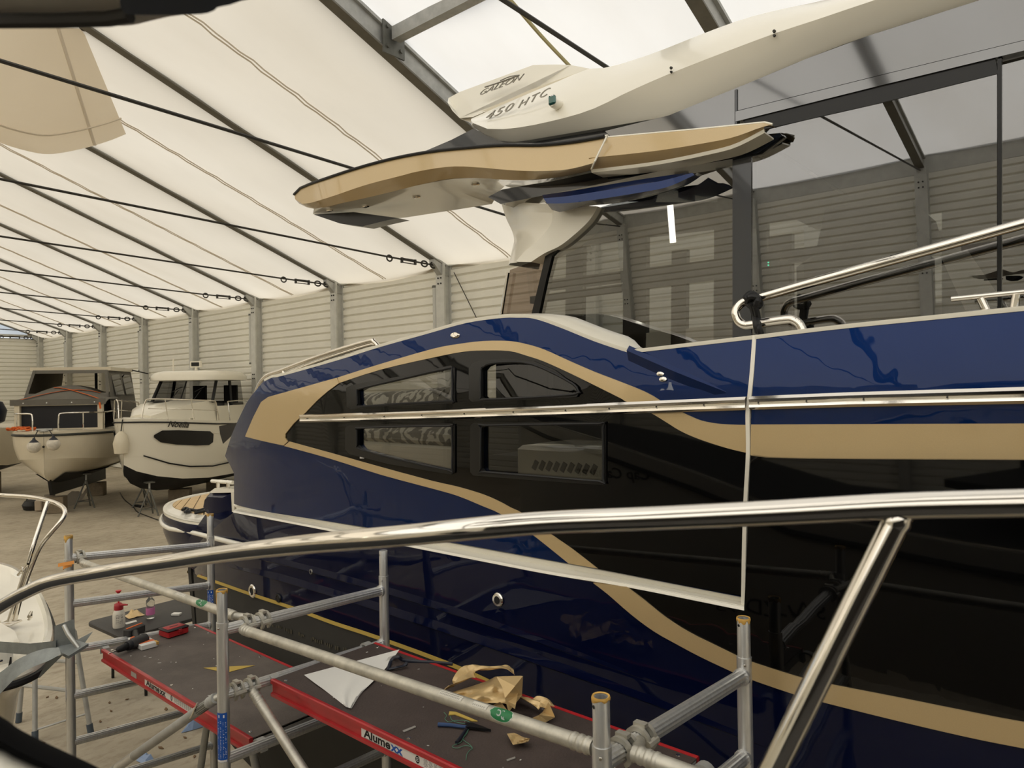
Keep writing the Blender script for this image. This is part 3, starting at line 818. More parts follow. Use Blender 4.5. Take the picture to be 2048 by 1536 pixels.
# --- hull fittings
def disc(px, py, S, r, off=0.0, name='through_hull_fitting', hole=True, m=None, sx=1.0):
    p = PS(px, py, S, off)
    M = axis_M((0, -1, 0)) @ Matrix.Diagonal((sx, 1, 1))
    b = B(); b.lathe(p, [(r, -0.01), (r, 0.006), (r * 0.85, 0.012), (r * 0.55, 0.012), (r * 0.45, 0.0)], 20, M)
    o = make(name, b, m or M_chrome, ya)
    if hole:
        b = B(); b.lathe(p, [(r * 0.5, 0.0), (r * 0.48, 0.011)], 14, M); make('bore', b, M_rubber, o)
    return o
disc(997, 1199, S_low, 0.034); disc(506, 1182, S_low, 0.048); disc(558, 1196, S_low, 0.03, m=M_frame); disc(624, 1143, S_low, 0.018, m=M_silver, hole=False)
b = B(); p = PS(911, 671, S_up, 0); b.lathe(p, [(0.034, -0.01), (0.034, 0.004), (0.026, 0.012), (0.001, 0.014)], 20, axis_M((0, -1, 0.3)) @ Matrix.Diagonal((1, 0.5, 1))); o = make('vent_cover', b, M_chrome, ya)
for q in ((1322, 748), (1327, 759)):
    b = B(); p = PS(q[0], q[1], S_up, 0); b.lathe(p, [(0.017, -0.01), (0.017, 0.006), (0.001, 0.010)], 16, axis_M((0, -1, 0.2)) @ Matrix.Diagonal((1, 0.6, 1))); make('courtesy_light', b, M_chrome, ya)
b = B(); b.prism([PS(q[0], q[1], S_up, 0.005) for q in ((720, 910), (729, 906), (732, 909), (728, 917), (720, 917))], (0, -0.0015, 0)); o = make('sticker', b, M_paper, ya)
# --- chrome handrail with its hooked end
def px_tube(name, pts, r, m, parent, seg=12, n=5, f=None):
    P = [f(*q) for q in pts]
    b = B(); b.tube([Vector(q) for q in spl(P, n)], r, seg)
    return make(name, b, m, parent)
def hr(px, py): return PY(px, py, 2.70)
def hr2(px, py, y): return PY(px, py, y)
hpts = [(2330, 368, 2.70), (2048, 447, 2.70), (1800, 516, 2.70), (1620, 566, 2.70), (1530, 592, 2.70), (1500, 599, 2.69), (1482, 607, 2.68), (1471, 623, 2.67), (1476, 641, 2.67), (1490, 650, 2.67), (1510, 648, 2.67), (1572, 639, 2.68), (1588, 641, 2.68), (1599, 649, 2.68), (1605, 662, 2.68)]
rl = px_tube('handrail', hpts, 0.0175, M_chrome, ya, 12, 4, hr2)
b = B(); p = PY(1606, 660, 2.68); b.lathe(p + Vector((0, 0, -0.012)), [(0.03, 0), (0.03, 0.006), (0.015, 0.008)], 16); make('rail_foot', b, M_chrome, rl)
g0, g1 = PY(1903, 598, 2.69), PY(2330, 556, 2.69)
b = B(); b.tube([g0, g0.lerp(g1, 0.5), g1], 0.0105, 12, flat=0.85); gr = make('mooring_bar', b, M_chrome, ya)
for (a, c) in (((1961, 597), (1973, 622)), ((2033, 589), (2028, 616))):
    b = B(); b.tube([PY(a[0], a[1], 2.69), PY(c[0], c[1], 2.69)], 0.0125, 10); make('leg', b, M_chrome, gr)
b = B(); p = PY(2000, 620, 2.69); b.rbox(p, (0.16, 0.05, 0.008), 0.003); make('base_plate', b, M_chrome, gr)
# --- saloon glass, surround and far side
def cab(px, py, off=0.0): return PS(px, py, S_cab, off)
gl_aft = [(1092, 512), (1190, 418), (1340, 372), (1467, 330), (1467, 700), (1050, 720)]
o = piece('saloon_glass', gl_aft, S_cab, G_salon, ya, 0, 0.006, step=(9, 9)); o['label'] = 'tinted aft saloon pane'
gl_mid = [(1500, 300), (1540, 258), (1994, 148), (1994, 690), (1500, 720)]
piece('saloon_glass', gl_mid, S_cab, G_salon, ya, 0, 0.006, step=(9, 9))
piece('saloon_glass', [(2004, 130), (2330, 45), (2330, 640), (2004, 690)], S_cab, G_salon, ya, 0, 0.006, step=(9, 9))
lip = [(1337, 231), (1413, 200), (1490, 169), (1614, 117), (1738, 71), (1945, 5), (2100, -45), (2330, -110)]
sur = lip + [(2330, 8), (2048, 80), (1760, 150), (1471, 222), (1469, 300), (1320, 330), (1250, 300), (1210, 262)]
piece('upper_surround', sur, S_cab, M_grey, ya, 0.004, 0.03, step=(9, 9))
piece('window_rail', [(1471, 223), (1760, 151), (2048, 81), (2330, 9), (2330, 30), (2048, 101), (1760, 171), (1471, 243)], S_cab, M_grey, ya, 0.014, 0.04, step=(9, 9))
piece('blind_cassette', [(1486, 240), (1760, 172), (1990, 115), (1996, 147), (1760, 206), (1530, 258), (1497, 268)], S_cab, M_frame, ya, 0.004, 0.05, step=(9, 9))
piece('mullion', [(1465, 300), (1502, 290), (1502, 695), (1465, 697)], S_cab, M_dgrey, ya, 0.008, 0.06, step=(9, 9))
piece('mullion', [(1469, 180), (1474, 178), (1474, 300), (1469, 300)], S_cab, M_dgrey, ya, 0.010, 0.03, step=(9, 9))
piece('mullion', [(1995, 118), (2003, 116), (2003, 690), (1995, 690)], S_cab, M_frame, ya, 0.010, 0.04, step=(9, 9))
piece('aft_pillar', [(1045, 690), (1060, 640), (1084, 540), (1092, 505), (1190, 412), (1196, 416), (1104, 512), (1092, 560), (1075, 640), (1060, 700)], S_cab, M_frame, ya, 0.012, 0.05, step=(9, 9))
wd = piece('wind_deflector', [(1002, 640), (1020, 540), (1062, 524), (1088, 508), (1084, 545), (1060, 640), (1050, 680), (1002, 680)], S_cab, glass('bronze deflector glass', (0.6, 0.54, 0.5), 0.06), ya, -0.25, 0.008, step=(9, 9))
b = B(); b.tube([PS(1001, 640, S_cab, -0.22), PS(1016, 545, S_cab, -0.22)], 0.010, 8); make('pole', b, M_chrome, ya)
# saloon interior: floor, ceiling, far window frame, furniture
YF = 5.55
def fin(px, py): return PY(px, py, YF)
b = B(); b.box((-0.6, 4.3, H - 0.42), (4.4, 2.5, 0.05)); make('saloon_floor', b, M_dark, ya)
b = B(); b.prism([PY(1300, 300, 3.1), PY(1470, 262, 3.1), PY(2330, 40, 3.1), PY(2330, 20, 3.1), PY(1470, 240, 3.1), PY(1300, 280, 3.1)], (0, 2.5, 0)); make('saloon_ceiling', b, mat('interior headlining', (120, 116, 110), 0.8), ya)
fb = B()
def fbar(x0, y0, x1, y1, w):
    a, c = fin(x0, y0), fin(x1, y1)
    d = (c - a).normalized(); s = Vector((d.z, 0, -d.x)) * w
    fb.prism([a - s, c - s, c + s, a + s], (0, 0.06, 0))
for (x0, y0, x1, y1, w) in ((1150, 440, 1146, 720, .10), (1270, 420, 1268, 720, .12), (1358, 500, 1356, 720, .07), (1480, 380, 1478, 720, .22), (1560, 470, 1560, 720, .09), (1790, 430, 1790, 720, .035),
                            (1100, 570, 2050, 455, .05), (1060, 470, 2050, 330, .16), (1990, 300, 1990, 720, .3), (1060, 600, 1500, 540, .035)):
    fbar(x0, y0, x1, y1, w)
make('far_window_frame', fb, M_dark, ya)
b = B(); b.prism([fin(1060, 690), fin(2320, 560), fin(2320, 760), fin(1060, 800)], (0, 0.06, 0)); make('far_side', b, M_white, ya)
b = B()
a, c = PY(1625, 475, 4.3), PY(1835, 460, 4.3)
b.prism([PY(1650, 420, 4.3), PY(1820, 400, 4.3), PY(1838, 462, 4.3), PY(1800, 485, 4.3), PY(1630, 510, 4.3)], (0, 0.7, 0)); make('helm_console', b, M_dark, ya)
b = B()
for (cx, h_) in ((1690, 0.5), (1770, 0.55)):
    p = PY(cx, 600, 4.2); b.rbox(p, (0.42, 0.42, h_), 0.06)
o = make('helm_seat', b, mat('grey seat vinyl', (96, 94, 90), 0.7), ya)
b = B(); b.prism([PY(1880, 510, 3.7), PY(1935, 500, 3.7), PY(2010, 610, 3.7), PY(1930, 620, 3.7)], (0, 0.02, 0)); make('chart_board', b, M_white, ya)
led = emit_mat('green led', (60, 255, 190), 3.0)
b = B()
for y in (525, 530.5): b.lathe(PY(1537, y, 3.6), [(0.004, 0), (0.004, 0.004)], 8, axis_M((0, -1, 0)))
make('status_light', b, led, ya)
b = B(); b.prism([PY(1522, 520, 3.62), PY(1560, 515, 3.62), PY(1560, 690, 3.62), PY(1522, 700, 3.62)], (0, 0.12, 0)); make('door_post', b, M_dark, ya)
# --- roof: white sides, wordmark block
def S_top(x, z):
    return 3.02 + 0.16 * (z - H)
low_edge = [(944, 252), (970, 270), (1001, 282), (1031, 284), (1130, 268), (1260, 246), (1337, 231), (1413, 200), (1490, 169), (1614, 117), (1738, 71), (1945, 5), (2100, -45)]
crease = [(946, 246), (972, 257), (1004, 258.5), (1072, 249), (1175, 222), (1260, 182), (1345, 145), (1450, 104), (1552, 66), (1640, 37), (1738, 4), (1900, -48), (2100, -110)]
uppr = [(948, 236), (990, 216), (1060, 186), (1120, 161), (1175, 138), (1215, 135), (1260, 122), (1316, 103), (1407, 67), (1490, 37), (1573, 16), (1655, -2), (1850, -62), (2100, -135)]
NN = 40
def samp(arr, n): 
    s = spl(arr, 6); 
    # arc-length sampling
    d = [0]
    for i in range(1, len(s)): d.append(d[-1] + math.hypot(s[i][0] - s[i - 1][0], s[i][1] - s[i - 1][1]))
    out = []; k = 0
    for i in range(n):
        t = d[-1] * i / (n - 1)
        while k < len(d) - 2 and d[k + 1] < t: k += 1
        u = (t - d[k]) / max(1e-6, d[k + 1] - d[k])
        out.append((s[k][0] + (s[k + 1][0] - s[k][0]) * u, s[k][1] + (s[k + 1][1] - s[k][1]) * u))
    return out
rows = []
for a, c, u in zip(samp(low_edge, NN), samp(crease, NN), samp(uppr, NN)):
    pl, pc, pu_ = PY(a[0], a[1], 2.99), PY(c[0], c[1], 2.93), PY(u[0], u[1], 3.12)
    rows.append([pl + Vector((0, 0.12, 0)), pl, pl.lerp(pc, 0.12) + Vector((0, -0.004, 0)), pc + Vector((0, 0.0, 0)), pc.lerp(pu_, 0.33) + Vector((0, -0.02, 0)), pc.lerp(pu_, 0.66) + Vector((0, -0.02, 0)), pu_, pu_ + Vector((0, 0.3, 0.04)), pu_ + Vector((0, 2.4, 0.10))])
b = B(); b.grid(rows)
e0 = rows[0]; b.add(e0, [tuple(range(len(e0)))])
hard = make('hardtop', b, M_white, ya, sharp=22)
# deck of the hardtop: a second streamlined layer
b = B()
blk_px = [(895, 205), (897, 196), (919, 184), (990, 158), (1066, 130), (1110, 129), (1141, 130), (1178, 137), (1060, 184), (946, 234), (919, 236), (905, 222)]
fr_ = [PY(q[0], q[1], 3.22 + (0.10 if q[1] < 200 else 0.0)) for q in blk_px]
bot = [(895, 205), (905, 222), (919, 236), (946, 234), (1060, 184), (1178, 137)]
b.prism(fr_, (0, 1.7, 0))
tb = make('roof_deck_block', b, M_white, ya, sharp=22)
b = B(); b.prism([PY(q[0], q[1], 3.245) for q in ((897, 207), (907, 223), (921, 238), (947, 246), (1000, 220), (1080, 186), (1178, 141), (1178, 137), (1060, 180), (946, 230), (919, 233), (905, 218))], (0, 1.6, 0)); make('block_edge', b, M_white2, ya)
# lettering
def letter(s, p_l, p_r, p_up, Yp, m, name, it=0.0, bold=0.0, off=0.012, space=1.0, ref_w=None, hpx=None):
    a, c, u = PY(*p_l, Yp), PY(*p_r, Yp), PY(*p_up, Yp)
    r = (c - a); w = r.length; r.normalize()
    upv = (u - a); hgt = upv.length
    o = text(name, s, (0, 0, 0), (1, 0, 0), (0, 0, 1), 1.0, m, ya, 0.004, bold, it, space)
    xs = [v.co.x for v in o.data.vertices]; zs = [v.co.z for v in o.data.vertices]; ys = [v.co.y for v in o.data.vertices]
    x0, x1, z0, z1 = min(xs), max(xs), min(zs), max(zs); y0 = min(ys)
    base = a + Vector((0, -off, 0)) - Vector(ya['_o'])
    for v in o.data.vertices:
        q = base + r * ((v.co.x - x0) / (x1 - x0) * w) + upv * ((v.co.z - z0) / (z1 - z0)) + Vector((0, (v.co.y - y0), 0))
        v.co = q
    return o
letter('GALEON', (960, 191), (1046, 158), (963, 181), 3.23, M_silver, 'wordmark', it=0.5, off=0.006, bold=-0.018)
b = B()
for (pts, w_) in (([(971, 175), (1005, 164), (1040, 151)], .0045), ([(1002, 162), (1021, 154), (1040, 151)], .0035)):
    b.tube([PY(q[0], q[1], 3.23) + Vector((0, -0.006, 0)) for q in spl(pts, 4)], w_, 6)
make('emblem', b, M_silver, ya)
def Ys(px, py): return 2.925 + 0.0
letter('450', (973, 241), (1028, 219), (976, 228), 2.99, M_silver, 'model_number', it=0.3, off=0.012, space=1.1, bold=-0.01)
letter('HTC', (1040, 218), (1101, 191), (1044, 204), 2.99, M_silver, 'model_number', it=0.3, off=0.02, space=1.25, bold=-0.01)
p = PY(1109, 205, 2.93)
b = B(); b.lathe(p + Vector((0, 0.05, -0.004)), [(0.026, 0), (0.026, 0.06), (0.02, 0.07)], 16, axis_M((0, -1, 0))); nl = make('navigation_light', b, M_white, ya)
b = B(); b.rbox(p + Vector((0.0, -0.02, 0.006)), (0.046, 0.02, 0.048), 0.008); make('lens', b, mat('green lens', (14, 92, 84), 0.1, coat=1.0), nl)
for q in ((1343, 139), (1549, 66)):
    b = B(); pp = PY(q[0], q[1], 2.925)
    b.lathe(pp + Vector((0, -0.0, 0.006)), [(0.007, 0), (0.006, 0.008)], 8, axis_M((0, -1, 0))); make('snap_stud', b, M_cable, hard)
    b = B(); b.lathe(pp + Vector((0, -0.0, -0.012)), [(0.006, 0), (0.005, 0.008)], 8, axis_M((0, -1, 0))); make('snap_stud', b, M_cable, hard)
# dark coaming between roof and wing
co = [(822, 314), (862, 297), (902, 280), (945, 258), (975, 268), (1031, 281), (1130, 264), (1260, 243), (1340, 228), (1470, 170), (1480, 250), (1300, 262), (1212, 276), (1160, 290), (1072, 296), (936, 302), (868, 309)]
b = B(); b.prism([PY(q[0], q[1], 3.03) for q in co], (0, 1.6, 0)); make('dark_coaming', b, M_dgrey, ya)
# --- wing with gold side
wt = [(589, 390), (604, 376), (662, 355), (731, 333), (799, 316), (868, 304), (936, 297), (1004, 292), (1072, 292), (1107, 290), (1158, 284), (1209, 275)]
wc = [(590, 398), (608, 408), (660, 394), (731, 370), (800, 352), (840, 342), (902, 333), (960, 335), (1030, 341), (1090, 342), (1140, 338), (1190, 325)]
wl_ = [(598, 407), (628, 418), (680, 407), (731, 396), (790, 382), (833, 371), (902, 357.5), (970, 357), (1038, 360.5), (1107, 354), (1150, 346), (1182, 338)]
rows = []
for a, c, u in zip(samp(wt, 36), samp(wc, 36), samp(wl_, 36)):
    sx = max(0, (680 - a[0]) / 90.0); yy = 0.20 * sx * sx
    rows.append([PY(a[0], a[1], 2.74 + yy) + Vector((0, 0.05, 0)), PY(a[0], a[1], 2.74 + yy), PY(c[0], c[1], 2.68 + yy), PY(u[0], u[1], 2.76 + yy), PY(u[0], u[1], 2.76 + yy) + Vector((0, 0.03, 0.004))])
b = B(); b.grid(rows); wg = make('wing_gold_side', b, M_gold, ya, sharp=20)
b = B(); b.tube([r[1] + Vector((0, -0.004, 0.004)) for r in rows] , 0.009, 8); make('gasket', b, M_rubber, ya)
b = B(); b.tube([r[1] + Vector((0, 0.03, 0.014)) for r in rows[10:]], 0.008, 6); make('gasket_bead', b, M_white, ya)
wt2 = [(1211, 274), (1300, 266), (1400, 257), (1470, 250), (1531, 244), (1540, 248)]
wb2 = [(1182, 339), (1283, 327), (1345, 317), (1407, 304), (1469, 288), (1528, 258)]
rows2 = []
for k_, (a, u) in enumerate(zip(samp(wt2, 20), samp(wb2, 20))):
    pa, pb_ = PY(a[0], a[1], 2.74), PY(u[0], u[1], 2.74)
    rows2.append([pa + Vector((0, 0.08, 0.004)), pa + Vector((0, 0.012, 0)), pa.lerp(pb_, 0.72) + Vector((0, -0.05 + 0.0018 * k_, 0)), pb_ + Vector((0, 0.0, 0)), pb_ + Vector((0, 0.02, -0.0))])
b = B(); b.grid(rows2); make('wing_gold_tip', b, M_gold, ya, sharp=25)
rows3 = [[r[3] + Vector((0, 0.0, 0.0)), r[3] + Vector((0, 0.004, -0.014)), r[3] + Vector((0, 0.10, -0.016))] for r in rows2]
b = B(); b.slab(rows3, (0, 0.0, 0.006)); make('wing_lip', b, M_white, ya)
b = B(); b.tube([r[1] + Vector((0, 0.012, 0.004)) for r in rows2], 0.006, 6); make('wing_edge', b, M_white, ya)
b = B(); b.tube([PY(1213, 274, 2.715), PY(1199, 303, 2.685), PY(1190, 322, 2.67), PY(1183, 338, 2.70)], 0.005, 6); make('joint_strip', b, M_white, ya)
# wing top and underside
under = [(628, 418), (680, 407), (731, 396), (790, 382), (833, 371), (902, 357.5), (970, 357), (1038, 360.5), (1107, 354), (1182, 338)]
zu = H + 1.22
pn = [PY(q[0], q[1], 2.76 + (0.06 if q[0] < 640 else 0)) for q in under]
far = [(1182, 345), (1080, 372), (1014, 368), (998, 383), (984, 408), (902, 421), (799, 437), (690, 440), (626, 428)]
pf = [PY(q[0], q[1], 3.35 if q[0] > 640 else 2.98) for q in far]
NP = 18
na = [Vector(at([tuple(p) for p in []] or [(0, 0), (0, 0)], 0) + (0,))] if False else None
def at3(arr, t):
    f = t * (len(arr) - 1); i = min(int(f), len(arr) - 2); return arr[i].lerp(arr[i + 1], f - i)
pfr = list(reversed(pf))
rows = [[at3(pn, i / 30), at3(pn, i / 30).lerp(at3(pfr, i / 30), 0.5), at3(pfr, i / 30), at3(pfr, i / 30) + Vector((0, 0.02, 0.1))] for i in range(31)]
b = B(); b.grid(rows); ud = make('wing_underside', b, M_white, ya)
rows = [[PY(a[0], a[1], 2.76 + 0.2 * max(0, (680 - a[0]) / 90) ** 2) + Vector((0, 0.0, 0.004)), PY(a[0], a[1], 2.76 + 0.2 * max(0, (680 - a[0]) / 90) ** 2) + Vector((0, 0.7, 0.03))] for a in samp(wt, 30)]
b = B(); b.slab(rows, (0, 0, -0.008)); make('wing_top', b, M_dgrey, ya)
for q in ((659, 420), (731, 403), (822, 383), (950, 368)):
    t = (q[0] - 628) / (1182 - 628)
    i_ = min(range(31), key=lambda k: abs(samp(under, 31)[k][0] - q[0])); p = at3(pn, i_ / 30).lerp(at3(pfr, i_ / 30), 0.3)
    b = B(); b.rbox(p + Vector((0, 0, -0.004)), (0.05, 0.03, 0.012), 0.004); o = make('downlight', b, M_chrome, ya)
b = B()
lens = [(627, 429), (707, 424), (796, 436), (768, 442), (724, 453), (680, 447)]
b.prism([PY(q[0], q[1], 2.97) for q in lens], (0, 0.10, 0.0)); make('lamp_housing', b, mat('smoked lamp housing', (26, 27, 29), 0.2, spec=0.3), ya)
# support arm, white pillar foot, blue winglet
arm = [(976, 394), (1004, 379), (1060, 369), (1107, 362), (1182, 346), (1283, 335), (1407, 312), (1470, 296), (1560, 266), (1565, 271), (1518, 305), (1465, 318), (1330, 340), (1200, 368), (1086, 391), (1001, 408)]
b = B(); b.prism([PY(q[0], q[1], 2.86) for q in arm], (0, 0.12, 0)); make('support_arm', b, mat('dark blue black gelcoat', (26, 30, 38), 0.12, coat=0.8), ya)
pil = spl([(1003, 408), (1012, 436), (1024, 462), (1028, 480), (1024, 500), (1017, 530)], 4); pir = spl([(1195, 413), (1186, 430), (1168, 452), (1124, 489), (1090, 506), (1062, 524)], 4)
rows = []
for i in range(len(pil)):
    a, c = pil[i], pir[i]
    pa, pc = PY(a[0], a[1], 3.05), PY(c[0], c[1], 2.86)
    t = i / (len(pil) - 1)
    rows.append([pa + Vector((0.02, 0.25, 0)), pa, pa.lerp(pc, 0.3) + Vector((0, -0.07 + 0.03 * t, 0)), pa.lerp(pc, 0.62) + Vector((0, -0.035, 0.0)), pa.lerp(pc, 0.66) + Vector((0, -0.06, 0.0)), pc, pc + Vector((0, 0.14, 0))])
b = B(); b.grid(rows); wp = make('pillar_foot', b, M_white, ya, sharp=40)
b = B(); pp = PY(1083, 486, 2.9); b.lathe(pp, [(0.007, 0), (0.006, 0.012)], 8, axis_M((0, -1, 0))); make('snap_stud', b, M_cable, wp)
wlet_t = [(1085, 390), (1140, 382), (1200, 372), (1280, 359), (1357, 348), (1386, 346)]
wlet_c = [(1094, 407), (1140, 406), (1200, 398), (1280, 385), (1335, 374), (1389, 350)]
wlet_b = [(1104, 420), (1120, 424), (1175, 412), (1250, 404), (1349, 379), (1391, 354)]
rows = []
for a, c, u in zip(samp(wlet_t, 20), samp(wlet_c, 20), samp(wlet_b, 20)):
    pa, pc, pu_ = PY(a[0], a[1], 2.745), PY(c[0], c[1], 2.70), PY(u[0], u[1], 2.80)
    rows.append([pa + Vector((0, 0.05, -0.005)), pa, pa.lerp(pc, 0.5) + Vector((0, -0.01, 0.003)), pc, pu_, pu_ + Vector((0, 0.06, 0.02))])
b = B(); b.grid(rows); b.add(rows[0], [tuple(range(6))]); b.add(rows[-1], [tuple(range(6))]); make('winglet', b, M_navy, ya, sharp=25)
# --- cockpit side rails and swim platform
def cr_(px, py): return PY(px, py, 2.95)
px_tube('cockpit_rail', [(508, 800), (517, 772), (533, 752), (560, 742), (640, 712), (734, 683), (748, 684), (757, 693)], 0.016, M_chrome, ya, 10, 4, cr_)
px_tube('cockpit_rail', [(520, 780), (540, 760), (570, 748), (650, 718), (735, 691), (750, 690)], 0.012, M_chrome, ya, 10, 4, cr_)
b = B(); b.tube([cr_(567, 740), cr_(569, 752)], 0.014, 8); make('rail_post', b, M_chrome, ya)
zp = H - 1.12
out = [(470, 1052), (420, 1048), (372, 1042), (337, 1031), (326, 1020), (332, 1008), (352, 999), (385, 990), (420, 984), (470, 976)]
inn = [(470, 1040), (420, 1034), (380, 1028), (352, 1020), (345, 1013), (352, 1006), (370, 1001), (400, 994), (430, 988), (470, 982)]
O_ = [PZ(q[0], q[1], zp) for q in spl(out, 4)]; I_ = [PZ(q[0], q[1], zp) for q in spl(inn, 4)]
b = B(); b.loft([[p + Vector((0, 0, -0.02)) for p in O_], [p + Vector((0, 0, 0.0)) for p in O_], [p + Vector((0, 0, 0.012)) for p in I_]], closed=False); b.add([p + Vector((0, 0, 0.004)) for p in O_], [tuple(range(len(O_)))])
sp = make('swim_platform', b, M_white, ya)
# teak planks on it, each a strip between two lines
xs0 = min(p.x for p in I_); 
for k in range(7):
    t0, t1 = k / 7 + 0.008, (k + 1) / 7 - 0.008
    L_ = [at3(I_, 0.5 * t) for t in (t0, t1)]; R_ = [at3(I_, 1 - 0.5 * t) for t in (t0, t1)]
    b = B(); b.prism([L_[0] + Vector((0, 0, .010)), L_[1] + Vector((0, 0, .010)), R_[1] + Vector((0, 0, .010)), R_[0] + Vector((0, 0, .010))], (0, 0, 0.008)); make('plank', b, M_teak, sp)
cenp = PZ(440, 1000, zp)
def inward(p, f): 
    v = Vector((cenp.x - p.x, cenp.y - p.y, 0)); return p + v * f
b = B()
b.loft([[inward(p, -0.0) + Vector((0, 0, -0.02)) for p in O_], [inward(p, -0.02) + Vector((0, 0, -0.08)) for p in O_], [inward(p, 0.0) + Vector((0, 0, -0.2)) for p in O_], [inward(p, 0.10) + Vector((0.05, 0, -0.42)) for p in O_], [inward(p, 0.45) + Vector((0.2, 0, -0.62)) for p in O_]], closed=False)
make('platform_hull', b, M_navy_shade, sp)
tubp = spl([(323, 1032, 0), (335, 1048, 0), (372, 1062, 0), (420, 1074, 0), (490, 1092, 0), (540, 1106, 0), (600, 1125, 0)], 4)
b = B(); b.tube([PS(q[0], q[1], S_low, 0.03) for q in tubp[14:19]][::-1] + [PZ(385, 1065, zp - 0.09)] + [inward(p, -0.035) + Vector((0, 0, -0.10)) for p in O_[11:26]], 0.02, 10); make('fender_strip', b, M_white, sp)
q0 = PZ(470, 1060, zp); 
# bracket block between platform and hull, with its white cap and cleat
bl = [(414, 992), (424, 983), (467, 985), (468, 1045), (440, 1040), (420, 1030), (410, 1012)]
b = B(); pb = [PY(q[0], q[1], 2.97) for q in bl]; pc_ = sum(pb, Vector()) / len(pb); b.loft([[p.lerp(pc_, .32) + Vector((0, -.05, 0)) for p in pb], pb, [p + Vector((0, .5, 0)) for p in pb]], True, True); bk = make('stern_bulge', b, M_navy_shade, ya)
b = B(); pb = [PY(q[0], q[1], 2.94) for q in ((418, 985), (430, 976), (468, 978), (468, 985), (424, 986))]; b.prism(pb, (0, 0.5, 0)); make('stern_bulge_cap', b, M_white, ya)
b = B(); pc = PY(445, 964, 3.0); b.tube([PY(424, 962, 3.0), PY(466, 965, 3.0)], 0.016, 8); cl = make('cleat', b, M_white, ya)
for x in (436, 456):
    b = B(); b.tube([PY(x, 964, 3.0), PY(x, 980, 3.0)], 0.016, 8); make('leg', b, M_chrome, cl)
# hull flank between platform and main hull
b = B(); fl_ = [(410, 1030), (440, 1040), (468, 1030), (520, 1045), (640, 1130), (700, 1185), (560, 1150), (430, 1120), (385, 1100), (376, 1080)]
b.prism([PY(q[0], q[1], 2.80) for q in fl_], (0, 0.4, 0)); make('stern_quarter', b, M_navy_shade, ya)
# black wire lying on the platform
b = B(); b.tube([PZ(q[0], q[1], zp + 0.03) for q in spl([(365, 1020), (372, 1016), (380, 1022), (370, 1024), (378, 1019), (395, 1021), (412, 1017), (408, 1022), (390, 1026)], 4)], 0.013, 6)
tag(make('cord', b, M_rubber), 'black cord lying on the teak swim platform at the yacht stern', 'cord')
# hauling supports under the keel (the yacht rests on them)
b = B(); b.prism([(-5.6, 4.25, 0.75), (-5.0, 4.25, 0.45), (0.9, 4.25, 0.45), (1.2, 4.25, 1.6), (-5.6, 4.25, 1.6)], (0, 0.2, 0)); make('keel', b, M_afoul, ya)
for k, x in enumerate((-4.6, -2.0, 0.5)):
    b = B(); b.box((x, 4.35, 0.225), (0.4, 0.5, 0.45)); tag(make('keel_block', b, mat('timber block', (120, 96, 66), 0.8, noise=0.2)), ('aftmost', 'middle', 'foremost')[k] + ' timber block under the keel of the navy yacht', 'block', 'keel blocks under the yacht')
# black rope knotted on the handrail
kr = M_rubber
b = B()
for (pts, r) in (([(1490, 598), (1500, 588), (1512, 592), (1515, 604), (1506, 612), (1496, 606), (1500, 594), (1516, 598), (1519, 610), (1510, 614)], .013),
                 ([(1503, 606), (1507, 620), (1511, 634), (1513, 650), (1516, 664)], .0135), ([(1509, 610), (1513, 624), (1516, 640), (1518, 656), (1522, 668)], .012)):
    P = [PY(q[0], q[1], 2.655 + 0.014 * ((i % 3) - 1)) for i, q in enumerate(pts)]
    b.tube([Vector(q) for q in spl(P, 4)], r, 8)
tag(make('mooring_rope', b, kr), 'black rope knotted on the hooked end of the yacht handrail', 'rope')

# faded lettering along the antifouling
b = B(); random.seed(12)
for i in range(70):
    if random.random() < 0.72:
        q = (420 + 280 * i / 69.0, 1208 + 96 * i / 69.0)
        p = PS(q[0], q[1], S_low, 0.002); h_ = random.uniform(.012, .028)
        b.box(p + Vector((0, 0, random.uniform(-.006, .006))), (random.uniform(.008, .022), .002, h_))
o = make('faded_lettering', b, mat('faded ochre lettering', (72, 68, 56), 0.8), ya); tag(o, kind='stuff')

# the topsides, glass and roof run on forward beyond the picture's right edge
XE = 2.6
def run_on(name, top, bot, S, m, off, thick, dt=0.10, db=0.10):
    a, c = PS(2320, top, S, off), PS(2320, bot, S, off)
    x0 = min(a.x, c.x) - 0.004
    piece(name, [(a.x, a.z, 0), (XE, a.z + dt, 0), (XE, c.z + db, 0), (c.x, c.z, 0)], S, m, ya, off, thick, step=(0.3, 0.15))
run_on('bulwark', 590, 846, S_fwd, M_navy, 0.0, 0.05, 0.12, 0.08)
run_on('gold_stripe', 845, 921, S_fwd, M_gold, 0.006, 0.05, 0.08, 0.10)
run_on('side_glass', 922, 1490, S_low, M_black, 0.002, 0.05, 0.10, 0.16)
run_on('gold_stripe', 1490, 1548, S_low, M_gold, 0.008, 0.02, 0.16, 0.20)
run_on('lower_hull', 1548, 2160, S_low, M_navy_shade, 0.0, 0.05, 0.20, 0.1)
run_on('underwater_hull', 2161, 2700, S_low, M_afoul, -0.004, 0.05, 0.1, 0.1)
run_on('saloon_glass', 45, 640, S_cab, G_salon, 0.0, 0.006, 0.0, 0.05)
run_on('upper_surround', -110, 8, S_cab, M_grey, 0.004, 0.03, 0.1, 0.0)
a = PS(2320, 586, S_fwd); b = B(); b.box(((a.x + XE) / 2, a.y + 0.06, a.z + 0.06), (XE - a.x + .3, 0.14, 0.02), M=Matrix.Rotation(-0.045, 3, 'Y')); make('white_capping', b, M_white, ya)
a = PS(2320, 783, S_fwd, 0.012); b = B(); b.tube([a, Vector((XE, a.y + .06, a.z + .09))], 0.024, 12); make('rub_rail', b, M_chrome, ya)
